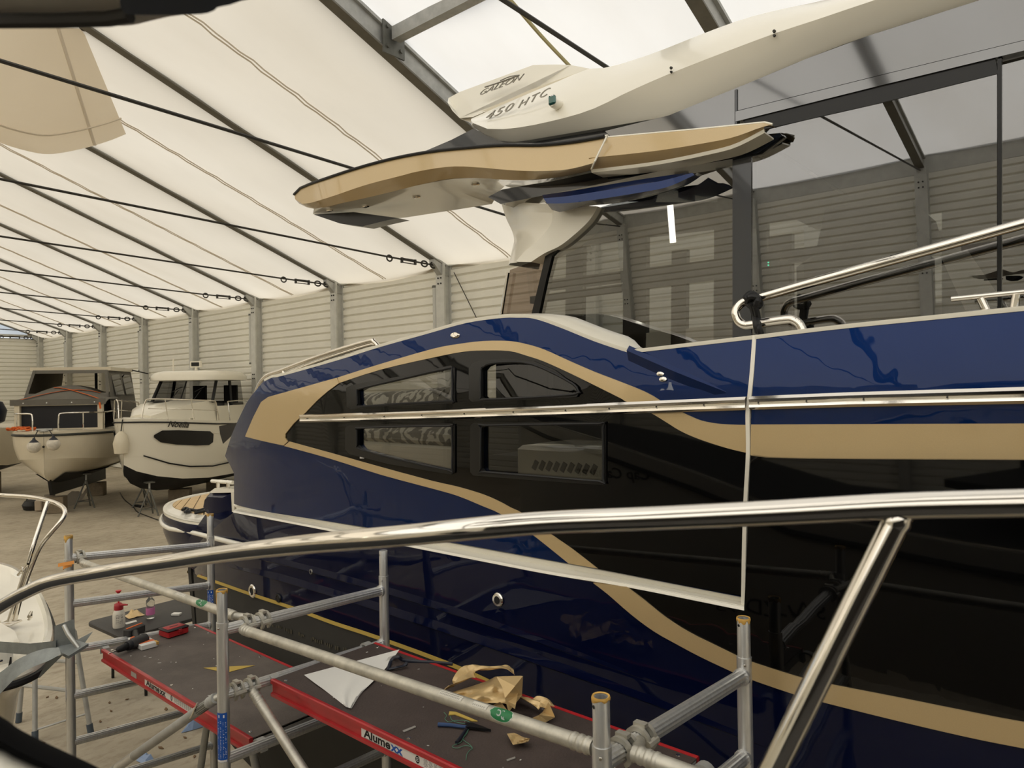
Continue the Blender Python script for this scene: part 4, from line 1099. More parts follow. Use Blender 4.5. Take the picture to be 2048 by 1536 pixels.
a = PY(2330, 368, 2.70); d_ = (a - PY(2048, 447, 2.70)).normalized(); b = B(); b.tube([a, a + d_ * 1.6], 0.0175, 12); make('handrail', b, M_chrome, ya)
b = B(); b.box((1.3, 4.3, H - 1.2), (2.6, 3.2, 2.2)); make('hull_body', b, M_dark, ya)
# ------------------------------------------------------------------ rolling scaffold
YA, YB = 1.50, 2.385
FR = [('near', -1.015, (1205, 1394, 1490), (1476, 1234, 1310), (-0.955, -1.014)),
      ('mid', -2.975, (438, 1178, 1241), (767, 1101, 1151), (-1.035, -1.062)),
      ('far', -4.882, (137, 1072, 1117), (421, 1029, 1072), (-1.000, -1.079))]
LBL = {'near': 'aluminium scaffold end frame closest to the camera, one post top ringed with glue',
       'mid': 'middle aluminium scaffold frame between the two decks, blue sticker on its post',
       'far': 'far left aluminium scaffold frame with an orange strap on its post'}
def rung_z(f, y, k=0):
    za, zb = f[4]
    return H + za + (zb - za) * (y - YA) / (YB - YA) - 0.28 * k
frames = {}
for f in FR:
    nm, X, ft, bt, rz_ = f
    e = empty('scaffold_ladder', (X, (YA + YB) / 2, 0), LBL[nm], 'scaffold frame', 'aluminium scaffold end frames')
    frames[nm] = e
    for Y, (px, pt, pc) in ((YA, ft), (YB, bt)):
        zt, zc = PY(px, pt, Y).z, PY(px, pc, Y).z
        b = B(); b.tube([(X, Y, 0.09), (X, Y, zc)], 0.0254, 18); po = make('post', b, M_alu, e)
        b = B(); b.loft([[(X + r * math.cos(a), Y + r * math.sin(a), z) for a in [2 * math.pi * i / 18 for i in range(18)]] for r, z in ((0.0222, zc - 0.02), (0.0222, zt - 0.002), (0.0215, zt), (0.0165, zt - 0.001), (0.0162, zt - 0.09))], True, False)
        make('spigot', b, M_alu, po)
        b = B(); b.lathe((X + 0.0, Y, zt - 0.022), [(0.0232, 0), (0.0245, 0.006), (0.0236, 0.012)] if False else [(0.005, 0.0225), (0.005, 0.0232)], 8, axis_M((-0.4, -1, 0))); make('pin_hole', b, M_rubber, po)
        b = B(); b.lathe((X + 0.012, Y - 0.024, zc - 0.022), [(0.005, 0), (0.0035, 0.004)], 8, axis_M((0.5, -1, 0))); make('rivet', b, M_chrome, po)
        if (nm, Y) in (('near', YA), ('mid', YA), ('far', YA), ('far', YB), ('near', YB)):
            # dried yellow glue round the rim
            random.seed(hash((nm, Y > 2)) % 100 + 3)
            n = 20; dep = {('near', YA): .012, ('near', YB): .010, ('mid', YA): .014, ('far', YA): .026, ('far', YB): .012}[(nm, Y)]
            rr = []
            for i in range(n):
                a = 2 * math.pi * i / n; dd = dep * random.uniform(0.1, 1.7) + (0.05 if nm == 'mid' and i in (13, 14) else 0)
                rr.append([(X + R * math.cos(a), Y + R * math.sin(a), z) for R, z in ((0.0226, zt - dd), (0.0242, zt - dd * 0.6), (0.0245, zt - 0.002), (0.0225, zt + 0.003), (0.018, zt + 0.001))])
            rr.append(rr[0])
            b = B(); b.loft(rr, False, False); make('glue_ring', b, M_glue, po)
        b = B(); b.lathe((X, Y, 0.0), [(0.02, 0.0), (0.06, 0.0), (0.075, 0.03), (0.075, 0.07), (0.03, 0.1)], 14); make('foot', b, M_rubber, e)
    k = 0
    while rung_z(f, YB, k) > 0.25:
        b = B(); b.tube([(X, YA + 0.012, rung_z(f, YA, k)), (X, YB - 0.012, rung_z(f, YB, k))], 0.0245, 28, rib=0.07); make('rung', b, M_alu, e, sharp=12)
        b = B(); b.loft([[(X + 0.030 * math.cos(a), YB - 0.03 + dy, rung_z(f, YB, k) + 0.030 * math.sin(a)) for a in [2 * math.pi * i / 14 for i in range(14)]] for dy in (0.0, 0.012)], True, True); make('weld', b, M_alu, e)
        k += 1
for nm, Y, zt, zb, dx in (('mid', YA, 1416, 1512, 0.0), ('far', YB, 1178, 1212, 0)):
    f = [q for q in FR if q[0] == nm][0]; X = f[1]; pxx = f[2][0] if Y == YA else f[3][0]
    z1, z0 = PY(pxx, zt, Y).z, PY(pxx, zb, Y).z
    b = B(); b.loft([[(X + 0.0262 * math.cos(a), Y + 0.0262 * math.sin(a), z) for a in [math.pi * (0.72 + 1.3 * i / 14) for i in range(15)]] for z in (z0, z0 + 0.012, z1)], False, False)
    st_ = make('sticker', b, M_blue, frames[nm])
    random.seed(4)
    b = B()
    for a0 in (4.75, 5.2, 5.65, 6.0):
        for i in range(26):
            zz = z0 + 0.02 + (z1 - z0 - 0.05) * i / 26
            if random.random() < 0.75:
                w = random.uniform(0.05, 0.2)
                b.loft([[(X + 0.0266 * math.cos(a0 + q * w), Y + 0.0266 * math.sin(a0 + q * w), z) for q in (0, 0.5, 1)] for z in (zz, zz + 0.0022)], False, False)
    for a0 in (4.9, 5.7):
        b.loft([[(X + 0.0267 * math.cos(a0 + q * .22), Y + 0.0267 * math.sin(a0 + q * .22), z) for q in (0, 0.5, 1)] for z in (z1 - 0.02, z1 - 0.008)], False, False)
    b.loft([[(X + 0.0266 * math.cos(a), Y + 0.0266 * math.sin(a), z) for a in [math.pi * (0.74 + 1.25 * i / 14) for i in range(15)]] for z in (z0 + 0.001, z0 + 0.010)], False, False)
    o = make('small_print', b, M_wprint, st_); tag(o, kind='stuff')
# white ink scrawl on the far post, orange strap
b = B(); zc = PY(140, 1382, YA).z
b.tube([(-4.882 + 0.0262 * math.cos(a), YA + 0.0262 * math.sin(a), zc + dz) for a, dz in ((4.5, .045), (4.75, .03), (5.0, -.0), (4.9, -.03), (4.6, -.055), (4.55, -.02), (4.8, .02), (5.1, .01))], 0.0022, 5); make('ink_mark', b, M_wprint, frames['far'])
b = B(); zc = PY(130, 1128, YA).z
b.loft([[(-4.882 + 0.030 * math.cos(a) - 0.004, YA + 0.030 * math.sin(a), zc + dz + 0.012 * math.cos(a - 0.3)) for a in [math.pi * (0.6 + 1.5 * i / 16) for i in range(17)]] for dz in (-0.014, 0.014)], False, False)
b.add([PY(116, 1127, YA - .03), PY(148, 1121, YA - .03), PY(148, 1128, YA - .03), PY(116, 1134, YA - .03)], [(0, 1, 2, 3)])
tag(make('strap', b, mat('light orange strap', (224, 150, 72), 0.7)), 'orange strap wrapped round the far left scaffold post', 'strap')
# ---- braces with claw clamps
def claw(b, c, d, up=(0, 0, 1), s=1.0):
    """hooked casting closing round a rung that runs along y"""
    c = Vector(c)
    for off in (-0.016, 0.016):
        ring_o = []; 
        arc = [math.radians(a) for a in range(-60, 241, 20)]
        rows = []
        for a in arc:
            ro, ri = 0.040 * s, 0.027 * s
            row = []
            for R, yy in ((ri, -0.006), (ro, -0.006), (ro, 0.006), (ri, 0.006), (ri, -0.006)):
                row.append(c + Vector((R * math.cos(a), off + yy, R * math.sin(a))))
            rows.append(row)
        b.loft(rows, False, False)
    b.box(c + Vector((0.0, 0, 0.040 * s)), (0.036, 0.02, 0.010))
    b.lathe(c + Vector((0.034 * s, -0.024, 0.0)), [(0.012, 0), (0.012, 0.048)], 8, axis_M((0, 1, 0)))
    return b
def brace(label, p0, p1, c0=None, c1=None, r=0.0208, m=None, grp=None):
    p0, p1 = Vector(p0), Vector(p1)
    d = (p1 - p0).normalized()
    e = empty('scaffold_brace', tuple(p0), label, 'brace', grp)
    b = B(); b.tube([p0, p1], r, 18); t = make('tube', b, m or M_alu2, e)
    for p, s in ((p0, 1), (p1, -1)):
        b = B()
        for k in range(3): b.lathe(p + d * s * (0.02 + 0.022 * k), [(r, -0.006), (r + 0.0025, -0.002), (r + 0.0025, 0.004), (r, 0.008)], 16, axis_M(d))
        make('crimp', b, m or M_alu2, t)
    for c, p in ((c0, p0), (c1, p1)):
        if c is not None:
            b = B(); claw(b, c, d); b.tube([Vector(c) + (p - Vector(c)).normalized() * 0.035, p + (Vector(c) - p) * 0.0 + d * (0.01 if p is p0 else -0.01)], 0.017, 10)
            make('clamp', b, M_galv_d if False else M_alu2, e)
    return e, t
Fn, Fm, Ff = FR
def rp(f, y, k=0): return Vector((f[1], y, rung_z(f, y, k)))
cA = rp(Fm, 1.615); cA2 = rp(Fm, 1.69); cB = rp(Fn, 1.60)
e2, t2 = brace('long near aluminium handrail tube with the round green sticker, above the right deck', PX(486, 1259, Fm[1] + 0.06), PX(1188, 1495, Fn[1] - 0.03), cA, cB, grp='scaffold guard tubes')
e1, t1 = brace('guard tube from the far left post to the middle post, above the left deck', PX(166, 1126, Ff[1] + 0.07), PX(470, 1232, Fm[1] - 0.07), rp(Ff, 1.56), cA2, grp='scaffold guard tubes')
e3, t3 = brace('short visible tube running out of the lower picture edge from the near clamp', PX(1268, 1506, Fn[1] + 0.06), PX(1268, 1506, Fn[1] + 0.06) + Vector((1.7, 0, 0.0)), rp(Fn, 1.69), None, grp='scaffold guard tubes')
cD = rp(Fm, 1.63, 1)
pD0 = PX(507, 1385, Fm[1] + 0.05); pD1 = PY(607, 1541, pD0.y)
brace('worn diagonal brace dropping to the right from the middle scaffold frame', pD0, pD0 + (pD1 - pD0) * 4.2, cD, None, grp='scaffold diagonals')
pE0 = PX(432, 1396, Fm[1] - 0.05); pE1 = PY(236, 1534, pE0.y)
eE, tE = brace('grey diagonal brace dropping to the left from the middle scaffold frame', pE0, pE0 + (pE1 - pE0) * 1.7, rp(Fm, 1.56, 1), None, r=0.0225, m=M_galv, grp='scaffold diagonals')
d = (pE1 - pE0); b = B(); b.tube([pE0 + d * 0.06, pE0 + d * 0.14], 0.0228, 14); make('collar', b, M_galv_d, tE)
b = B(); q = pE0 + d * 0.12; b.tube([q + Vector((0.0, -0.02, 0.03)), q + Vector((-0.03, -0.03, -0.03)), q + Vector((-0.05, -0.03, -0.05))], 0.004, 6); make('lock_pin', b, M_chrome, tE)
b = B(); b.tube([pE0 + d * 0.8, pE0 + d * 1.0], 0.0232, 14); make('print_label', b, M_alu, tE)
# green oval stickers and printed labels on the guard tubes
def tube_patch(p0, p1, t, r, half_len, half_ang, m, name, parent, face, oval=True, n=12, lift=0.0008):
    """sticker bent round a tube; face = direction its middle looks to"""
    d = (p1 - p0).normalized(); c = p0.lerp(p1, t)
    f = Vector(face); f = (f - d * f.dot(d)).normalized(); g = d.cross(f)
    rows = []
    for i in range(n + 1):
        s = -1 + 2 * i / n
        ha = half_ang * (math.sqrt(max(0, 1 - s * s)) if oval else 1)
        rows.append([c + d * (s * half_len) + (f * math.cos(q) + g * math.sin(q)) * (r + lift) for q in [ha * (-1 + 2 * j / 8) for j in range(9)]])
    b = B(); b.grid(rows); return make(name, b, m, parent), c, d, f, g
def on_tube(parent, p0, p1, px, py, r):
    """parameter and facing of the spot on the tube seen at px, py"""
    best = min(range(401), key=lambda i: abs((ROT.transposed() @ (p0.lerp(p1, i / 400) - EYE)).x / -(ROT.transposed() @ (p0.lerp(p1, i / 400) - EYE)).z * FPX + 1024 - px))
    return best / 400
def bent_text(s, c, d, f, g, r, size, shift, turn, m, name, parent, bold=0.02, it=0.0, flip=1):
    o = text(name, s, (0, 0, 0), (1, 0, 0), (0, 1, 0), size, m, None, 0.0002, bold, it)
    o.parent = parent
    xs = [v.co.x for v in o.data.vertices]; ys = [v.co.y for v in o.data.vertices]
    mx_, my_ = (min(xs) + max(xs)) / 2, (min(ys) + max(ys)) / 2
    off = Vector(parent['_o'])
    for v in o.data.vertices:
        x, y = (v.co.x - mx_) * flip, (v.co.y - my_) * flip
        q = turn + y / r
        R = r + 0.0014 + abs(v.co.z)
        v.co = c + d * (x + shift) + (f * math.cos(q) + g * math.sin(q)) * R - off
    return o
T2 = (PX(486, 1259, Fm[1] + 0.06), PX(1188, 1495, Fn[1] - 0.03)); T1 = (PX(166, 1126, Ff[1] + 0.07), PX(470, 1232, Fm[1] - 0.07))
for (T, par, px, py, hl) in ((T2, t2, 1010, 1430, 0.046), (T1, t1, 408, 1210, 0.05)):
    t = on_tube(par, *T, px, py, .0208); c = T[0].lerp(T[1], t); face = (EYE - c).normalized() + Vector((0, 0, 0.35))
    st_, c, d, f, g = tube_patch(*T, t, 0.0208, hl, 1.05, mat('pale sticker rim', (190, 200, 186), 0.5), 'sticker_rim', par, face)
    st_, c, d, f, g = tube_patch(*T, t, 0.0208, hl * 0.94, 0.98, M_green, 'sticker', par, face, lift=0.0012)
    bent_text('JJC', c, d, f, g, 0.0208, 0.024, 0.0, 0.10, M_wprint, 'sticker_letters', par, 0.02, 0.35, flip=-1)
    bent_text('..', c, d, f, g, 0.0208, 0.016, 0.004, -0.5, M_wprint, 'sticker_letters', par, 0.02, 0.0)
for (T, par, px, py, hl, words) in ((T2, t2, 907, 1396, 0.05, ('YACHTROLSTEIN', 'scaffolds and towers')), (T2, t2, 965, 1412, 0.03, ('TEAMBAU',)), (T1, t1, 365, 1193, 0.045, ('SCAFFOLD', 'tower brace'))):
    t = on_tube(par, *T, px, py, .0208); c = T[0].lerp(T[1], t); face = (EYE - c).normalized() + Vector((0, 0, 0.75))
    st_, c, d, f, g = tube_patch(*T, t, 0.0208, hl, 0.42, mat('clear label', (206, 202, 190), 0.4), 'label', par, face, False)
    s_ = 1 if d.x > 0 else -1
    # only the ghost of small print is legible
    for i, w_ in enumerate(words):
        b = B(); random.seed(i + len(w_))
        for k in range(len(w_)):
            x = -hl * 0.9 + 1.8 * hl * k / len(w_); a0 = 0.18 - 0.32 * i; hh = 0.10 if i == 0 else 0.05
            if random.random() < 0.85:
                b.loft([[c + d * (x + dx) + (f * math.cos(q) + g * math.sin(q)) * 0.0224 for q in (a0 - hh, a0 + hh)] for dx in (0, 0.0016)], False, False)
                b.loft([[c + d * (x + dx) + (f * math.cos(q) + g * math.sin(q)) * 0.0224 for q in (a0 - hh, a0 - hh + 0.03)] for dx in (0, 0.0045)], False, False)
        o = make('small_print', b, mat('faded print', (120, 118, 112), 0.6), par); tag(o, kind='stuff')
# ---- decks
Z2, Z1 = H - 1.30, H - 1.58
def deck(label, z, x0, x1, y0, y1, plym, lab_px, txt, oval_px=None):
    e = empty('scaffold_platform', ((x0 + x1) / 2, (y0 + y1) / 2, z - 0.07), label, 'scaffold deck', 'scaffold work decks')
    b = B(); b.box(((x0 + x1) / 2, (y0 + y1) / 2, z - 0.006), (x1 - x0, y1 - y0 - 0.03, 0.012)); pl = make('plywood', b, plym, e)
    for y, s in ((y0, -1), (y1, 1)):
        prof = [(0.014 * -s, 0.001), (0.0, 0.003), (0.006 * s, 0.0), (0.006 * s, -0.016), (-0.004 * s, -0.020), (-0.004 * s, -0.056), (0.006 * s, -0.060), (0.006 * s, -0.072), (-0.014 * s, -0.072), (-0.014 * s, -0.004)]
        b = B(); b.loft([[(x, y + a, z + c) for a, c in prof] for x in (x0, x1)], True, True); make('side_rail', b, M_red, e, sharp=25)
    for x in (x0 + 0.01, x1 - 0.01):
        b = B(); b.box((x, (y0 + y1) / 2, z - 0.03), (0.02, y1 - y0 - 0.04, 0.05)); make('end_beam', b, M_galv, e)
    for x, s in ((x0, -1), (x1, 1)):
        for y in (y0 + 0.03, y1 - 0.03):
            b = B()
            rows = []
            for a in [math.radians(q) for q in range(-20, 201, 20)]:
                rows.append([(x + s * 0.034 + R * math.cos(a), y + yy, z - 0.035 + R * math.sin(a)) for R, yy in ((0.028, -0.018), (0.038, -0.018), (0.038, 0.018), (0.028, 0.018), (0.028, -0.018))])
            b.loft(rows, False, False); b.box((x + s * 0.0, y, z - 0.045), (0.03, 0.04, 0.05))
            make('hook', b, M_galv, e)
    # white specks of filler and bolt heads
    random.seed(int(z * 100))
    b = B()
    for _ in range(24):
        x, y = random.uniform(x0 + .03, x1 - .03), random.uniform(y0 + .03, y1 - .03); r = random.choice((.002, .003, .003, .005)); a0 = random.random() * 3
        el = random.uniform(1, 2.4)
        b.add([(x + r * el * math.cos(a) * math.cos(a0) - r * math.sin(a) * math.sin(a0), y + r * el * math.cos(a) * math.sin(a0) + r * math.sin(a) * math.cos(a0), z + 0.0012) for a in [2 * math.pi * i / 7 for i in range(7)]], [tuple(range(7))])
    o = make('filler_specks', b, mat('dried filler', (196, 194, 188), 0.7), e); tag(o, kind='stuff')
    for x in (x0 + 0.06, (x0 + x1) / 2, x1 - 0.06):
        for y in (y0 + 0.035, y1 - 0.035):
            b = B(); b.lathe((x, y, z - 0.001), [(0.009, 0), (0.008, 0.003), (0.002, 0.0035)], 10); make('bolt', b, M_chrome, e)
    # printed label in the web of the near rail
    yw = y0 + 0.004
    (la, lb) = lab_px
    xa, xb = PY(la[0], la[1], yw).x, PY(lb[0], lb[1], yw).x
    xb = min(xb, x1 - 0.03)
    b = B(); b.box(((xa + xb) / 2, yw - 0.0008, z - 0.038), (xb - xa, 0.0016, 0.036)); lb_ = make('label', b, M_paper, e)
    ta, tb_ = PY(txt[0][0], txt[0][1], yw).x, PY(txt[1][0], txt[1][1], yw).x
    o = text('label_text', 'Alume', (ta, yw - 0.0018, z - 0.050), (1, 0, 0), (0, 0, 1), 0.03, M_ink, e, 0.0004, 0.03)
    oo = text('label_text', 'xx', (ta, yw - 0.0018, z - 0.050), (1, 0, 0), (0, 0, 1), 0.03, M_blue if z > 2 else M_ink, e, 0.0004, 0.03)
    eo = Vector(e['_o']); w0 = ta - eo.x
    def fit(o, xa_, xb_):
        xs = [v.co.x for v in o.data.vertices]; zs = [v.co.z for v in o.data.vertices]
        for v in o.data.vertices:
            v.co.x = xa_ - eo.x + (v.co.x - min(xs)) / (max(xs) - min(xs)) * (xb_ - xa_)
            v.co.z = z - 0.0525 - eo.z + (v.co.z - min(zs)) / 0.0225 * 0.034
    m_ = ta + (tb_ - ta) * 0.70
    fit(o, ta, m_ - 0.002); fit(oo, m_, tb_)
    b = B(); b.box(((ta + tb_) / 2, yw - 0.0016, z - 0.0545), (tb_ - ta, 0.001, 0.001)); make('label_rule', b, M_ink, e)
    xq = tb_ + (xb - tb_) * 0.22
    b = B(); b.prism([(xq + 0.011 * math.cos(a), yw - 0.0016, z - 0.038 + 0.014 * math.sin(a)) for a in [2 * math.pi * i / 14 for i in range(14)]], (0, -0.0006, 0)); ro = make('round_mark', b, M_ink, e)
    b = B(); 
    for i in range(3): b.box((xq, yw - 0.0026, z - 0.031 - i * 0.006), (0.012, 0.0006, 0.0022))
    make('mark_print', b, M_wprint, ro)
    b = B(); random.seed(9)
    for i in range(6):
        for k in range(9):
            w = (xb - xq - 0.05) / 9; b.box((xq + 0.03 + w * (k + .5), yw - 0.0018, z - 0.026 - i * 0.0045), (w * random.uniform(.5, .9), 0.0006, 0.0014))
    o = make('small_print', b, mat('grey print', (110, 108, 106), 0.7), e); tag(o, kind='stuff')
    if oval_px:
        p = PY(oval_px[0], oval_px[1], yw); b = B()
        b.rbox((p.x, yw - 0.001, z - 0.038), (0.075, 0.003, 0.03), 0.001); make('oval_label', b, mat('grey label', (170, 164, 158), 0.6), e)
    return e, pl
x2b = PZ(1418, 1495, Z2).x
d2, ply2 = deck('right hand scaffold deck with red rails, gold foil and white sheet lying on it', Z2, -2.925, x2b, 1.70, 2.285, M_ply, ((723, 1443), (950, 1536)), ((728, 1455), (806, 1489)))
d1, ply1 = deck('lower left scaffold deck with red rails carrying the drill and red case', Z1, -4.80, -3.03, 1.65, 2.235, M_ply2, ((290, 1358), (387, 1418)), ((293, 1361), (332, 1384)), (268, 1346))
# outrigger stabiliser legs behind the middle post
def outr(label, pts, r=0.022):
    b = B(); b.tube(pts, r, 12); return tag(make('stabiliser_leg', b, M_galv), label, 'scaffold leg', 'scaffold stabilisers')
a0 = PY(418, 1420, 2.15); a1 = PY(398, 1560, 2.15)
outr('slanting grey stabiliser leg just left of the blue stickered post', [a0, a0 + (a1 - a0) * ((a0.z - 0.03) / (a0.z - a1.z))])
a0 = PY(503, 1490, 2.0); a1 = PY(517, 1560, 2.0)
outr('short visible grey stabiliser leg just right of the blue stickered post', [a0, a0 + (a1 - a0) * ((a0.z - 0.03) / (a0.z - a1.z))])

# ------------------------------------------------------------------ things on the decks
def D2(px, py, h=0.0): return PZ(px, py, Z2 + 0.0015 + h)
def D1(px, py, h=0.0): return PZ(px, py, Z1 + 0.0015 + h)
# white sheet
rng = random.Random(5)
L_e = [(608, 1350), (640, 1372), (668, 1394), (697, 1417)]; R_e = [(799, 1299), (780, 1323), (745, 1362), (697, 1417)]
rows = []
for i in range(13):
    t = i / 12
    a, c = at([(608, 1350), (628, 1365), (650, 1381), (672, 1398), (692, 1414)], t), at([(799, 1299), (790, 1312), (769, 1340), (743, 1366), (722, 1386), (703, 1417)], t)
    rows.append([D2(a[0] + (c[0] - a[0]) * j / 12, a[1] + (c[1] - a[1]) * j / 12, 0.001 + 0.006 * max(0, math.sin(j * 0.9 + i * 0.5)) * (0.4 + t) + (0.03 * max(0, (j - 9) / 3) ** 2 if i < 3 else 0)) for j in range(13)])
b = B(); b.slab(rows, (0, 0, 0.0006)); tag(make('paper_sheet', b, M_paper), 'creased white sheet lying across the right scaffold deck', 'sheet')
# black strap curl
b = B(); b.tube([D2(q[0], q[1], q[2]) for q in spl([(776, 1340, .004), (780, 1326, .006), (786, 1316, .02), (797, 1314, .03), (806, 1320, .012), (830, 1323, .004), (870, 1325, .003), (905, 1328, .012)], 5)], 0.008, 8, flat=0.35)
b.tube([D2(q[0], q[1], q[2]) for q in spl([(779, 1338, .004), (792, 1335, .012), (806, 1332, .012), (813, 1326, .02), (812, 1332, .008)], 5)], 0.011, 8, flat=0.45)
tag(make('rubber_strip', b, mat('black blue rubber', (26, 30, 42), 0.4)), 'curled black rubber strip beside the white sheet on the deck', 'strip')
# gold foil heap: several folded ribbons
def ribbon(b, pts, w, ph=0.0, n=4, thick=0.0012):
    """pts: (px, py, height); a creased band along them"""
    P = [D2(q[0], q[1], q[2]) for q in pts]
    P = [Vector(q) for q in spl(P, n)]
    rows = []
    for i, p in enumerate(P):
        t = (P[min(i + 1, len(P) - 1)] - P[max(i - 1, 0)]).normalized()
        s = t.cross(Vector((0, 0, 1))).normalized()
        tw = 0.35 * math.sin(i * 0.35 + ph)
        s = (s * math.cos(tw) + Vector((0, 0, 1)) * math.sin(tw)).normalized()
        W = w[0] + (w[1] - w[0]) * i / (len(P) - 1)
        rows.append([p + s * W * k + Vector((0, 0, 0.006 * (1 if j % 2 else -1) * math.sin(i * 0.5 + j + ph) + 0.012)) for j, k in enumerate((-0.5, -0.3, -0.1, 0.1, 0.3, 0.5))])
    b.slab(rows, (0, 0, thick))
fo = empty('foil_scrap', tuple(D2(990, 1380)), 'heap of crumpled gold vinyl foil on the right scaffold deck', 'foil')
b = B(); ribbon(b, [(892, 1384, .02), (915, 1370, .05), (935, 1352, .06), (950, 1343, .07), (985, 1342, .08), (1012, 1340, .075), (1028, 1350, .05)], (0.09, 0.05), 0.3, 5); make('fold', b, M_foil, fo, sharp=50)
# big folded sheet
def facet(b, pts, tris):
    P = [D2(q[0], q[1], q[2]) for q in pts]
    b.add(P, tris); b.add([p - Vector((0, 0, 0.0015)) for p in P], [tuple(reversed(t)) for t in tris])
rows = []
LA = [(917, 1395), (940, 1380), (965, 1365), (985, 1357), (1000, 1352)]; LBm = [(955, 1408), (975, 1400), (1000, 1396), (1030, 1392), (1044, 1378)]
for i in range(12):
    t = i / 11
    A0, C0 = at([(905, 1384), (940, 1374), (975, 1362), (992, 1353), (1043, 1352)], t), at([(935, 1404), (955, 1407), (985, 1406), (1012, 1407), (1030, 1418)], t)
    rows.append([D2(A0[0] + (C0[0] - A0[0]) * j / 9, A0[1] + (C0[1] - A0[1]) * j / 9, 0.02 + 0.055 * t * (1 - abs(j / 9 - .35)) + 0.008 * math.sin(0.9 * i + 0.8 * j) + 0.004 * math.sin(j * 1.6 - i * .5)) for j in range(10)])
b = B(); b.slab(rows, (0, 0, 0.0012)); make('fold', b, M_foil, fo, sharp=65)
b = B(); facet(b, [(993, 1353, .10), (1046, 1352, .13), (1044, 1390, .06), (1017, 1424, .015), (1010, 1396, .07), (1005, 1375, .09), (1030, 1372, .115)], [(0, 6, 1), (0, 5, 6), (6, 2, 1), (5, 4, 6), (6, 4, 2), (4, 3, 2)]); make('fold', b, M_foil, fo, sharp=15)
b = B(); facet(b, [(980, 1412, .012), (1005, 1408, .03), (1017, 1423, .012), (1006, 1420, .008), (1000, 1404, .05)], [(0, 1, 3), (1, 2, 3), (0, 4, 1)]); make('fold', b, M_foil, fo, sharp=15)
b = B(); ribbon(b, [(1038, 1400, .02), (1060, 1406, .035), (1085, 1413, .03), (1095, 1420, .035)], (0.05, 0.06), 1.0, 5); make('fold', b, M_foil, fo, sharp=45)
b = B(); facet(b, [(1085, 1424, .02), (1097, 1404, .07), (1110, 1434, .02), (1095, 1442, .008), (1083, 1448, .006), (1064, 1436, .012), (1078, 1430, .04)], [(0, 1, 2), (0, 2, 6), (6, 2, 3), (6, 3, 4), (5, 6, 4)]); make('fold', b, M_foil, fo, sharp=15)
rows = []
for i in range(8):
    t = i / 7; A0, C0 = at([(1014, 1468), (1030, 1466), (1048, 1476), (1060, 1477)], t), at([(1026, 1490), (1036, 1488), (1046, 1486), (1056, 1484)], t)
    rows.append([D2(A0[0] + (C0[0] - A0[0]) * j / 6, A0[1] + (C0[1] - A0[1]) * j / 6, 0.012 + 0.012 * abs(math.sin(.8 * i + .6 * j))) for j in range(7)])
b = B(); b.slab(rows, (0, 0, 0.0012)); make('fold', b, M_foil, fo, sharp=25)
# cutter, threads, yellow strip
cu = empty('side_cutter', tuple(D2(930, 1452)), 'dark side cutter with a blue handle on the right deck', 'pliers')
b = B(); b.tube([D2(q[0], q[1], .008) for q in spl([(876, 1449), (900, 1450), (922, 1453), (934, 1454)], 4)], [0.0085, .008, .0078, .0075, .0072, .007, .0068, .0066, .0064, .0062, .006, .006, .006][:13], 8); make('handle', b, mat('blue grip', (44, 70, 112), 0.45), cu)
b = B(); b.tube([D2(q[0], q[1], .008) for q in spl([(913, 1485), (922, 1474), (930, 1462), (936, 1453)], 4)], 0.0065, 8); make('handle', b, mat('dark grip', (24, 28, 40), 0.5), cu)
b = B(); b.prism([D2(q[0], q[1], .004) for q in ((930, 1450), (945, 1450), (982, 1464), (960, 1461), (934, 1458))], (0, 0, 0.010)); b.lathe(D2(934, 1455, .012), [(0.006, 0), (0.006, 0.004)], 8); make('jaw', b, mat('dark tool steel', (34, 34, 36), 0.4, 0.6), cu)
b = B(); th = [[(888, 1425), (893, 1431), (890, 1438), (898, 1444), (910, 1441), (930, 1441), (940, 1446), (936, 1460), (928, 1472), (922, 1484), (908, 1490), (905, 1494), (915, 1496), (932, 1491), (945, 1496), (940, 1500), (934, 1508), (932, 1520)], [(900, 1432), (905, 1441), (920, 1446), (938, 1450), (934, 1466), (926, 1478), (938, 1488), (944, 1494)]]
for q in th: b.tube([D2(x, y, .003) for i, (x, y) in enumerate(spl(q, 4))], 0.0013, 5)
tag(make('thread', b, mat('green thread', (84, 128, 106), 0.7)), 'tangled green thread next to the side cutter on the deck', 'thread')
b = B(); b.prism([D2(q[0], q[1]) for q in ((899, 1424), (912, 1425), (955, 1443), (944, 1443), (910, 1430), (897, 1431))], (0, 0, 0.003)); tag(make('tape_strip', b, M_tape), 'yellow tape strip lying under the guard tube on the right deck', 'tape')
b = B(); b.prism([D2(q[0], q[1]) for q in ((1035, 1429), (1062, 1428), (1066, 1439), (1040, 1437))], (0, 0, 0.002)); tag(make('foil_backing', b, mat('dark backing', (48, 40, 38), 0.4)), 'dark flat backing scrap between the gold foil folds', 'scrap')
for k, (q, lab) in enumerate(((((805, 1462), (830, 1452), (832, 1455), (808, 1465)), 'grey tape sliver on the right deck near its red front rail'), (((1013, 1520), (1030, 1514), (1031, 1517), (1015, 1523)), 'pale tape sliver on the right deck below the gold foil'))):
    b = B(); b.prism([D2(x, y) for x, y in q], (0, 0, 0.002)); tag(make('tape_sliver', b, mat('grey scrap', (150, 146, 140), 0.7)), lab, 'scrap')
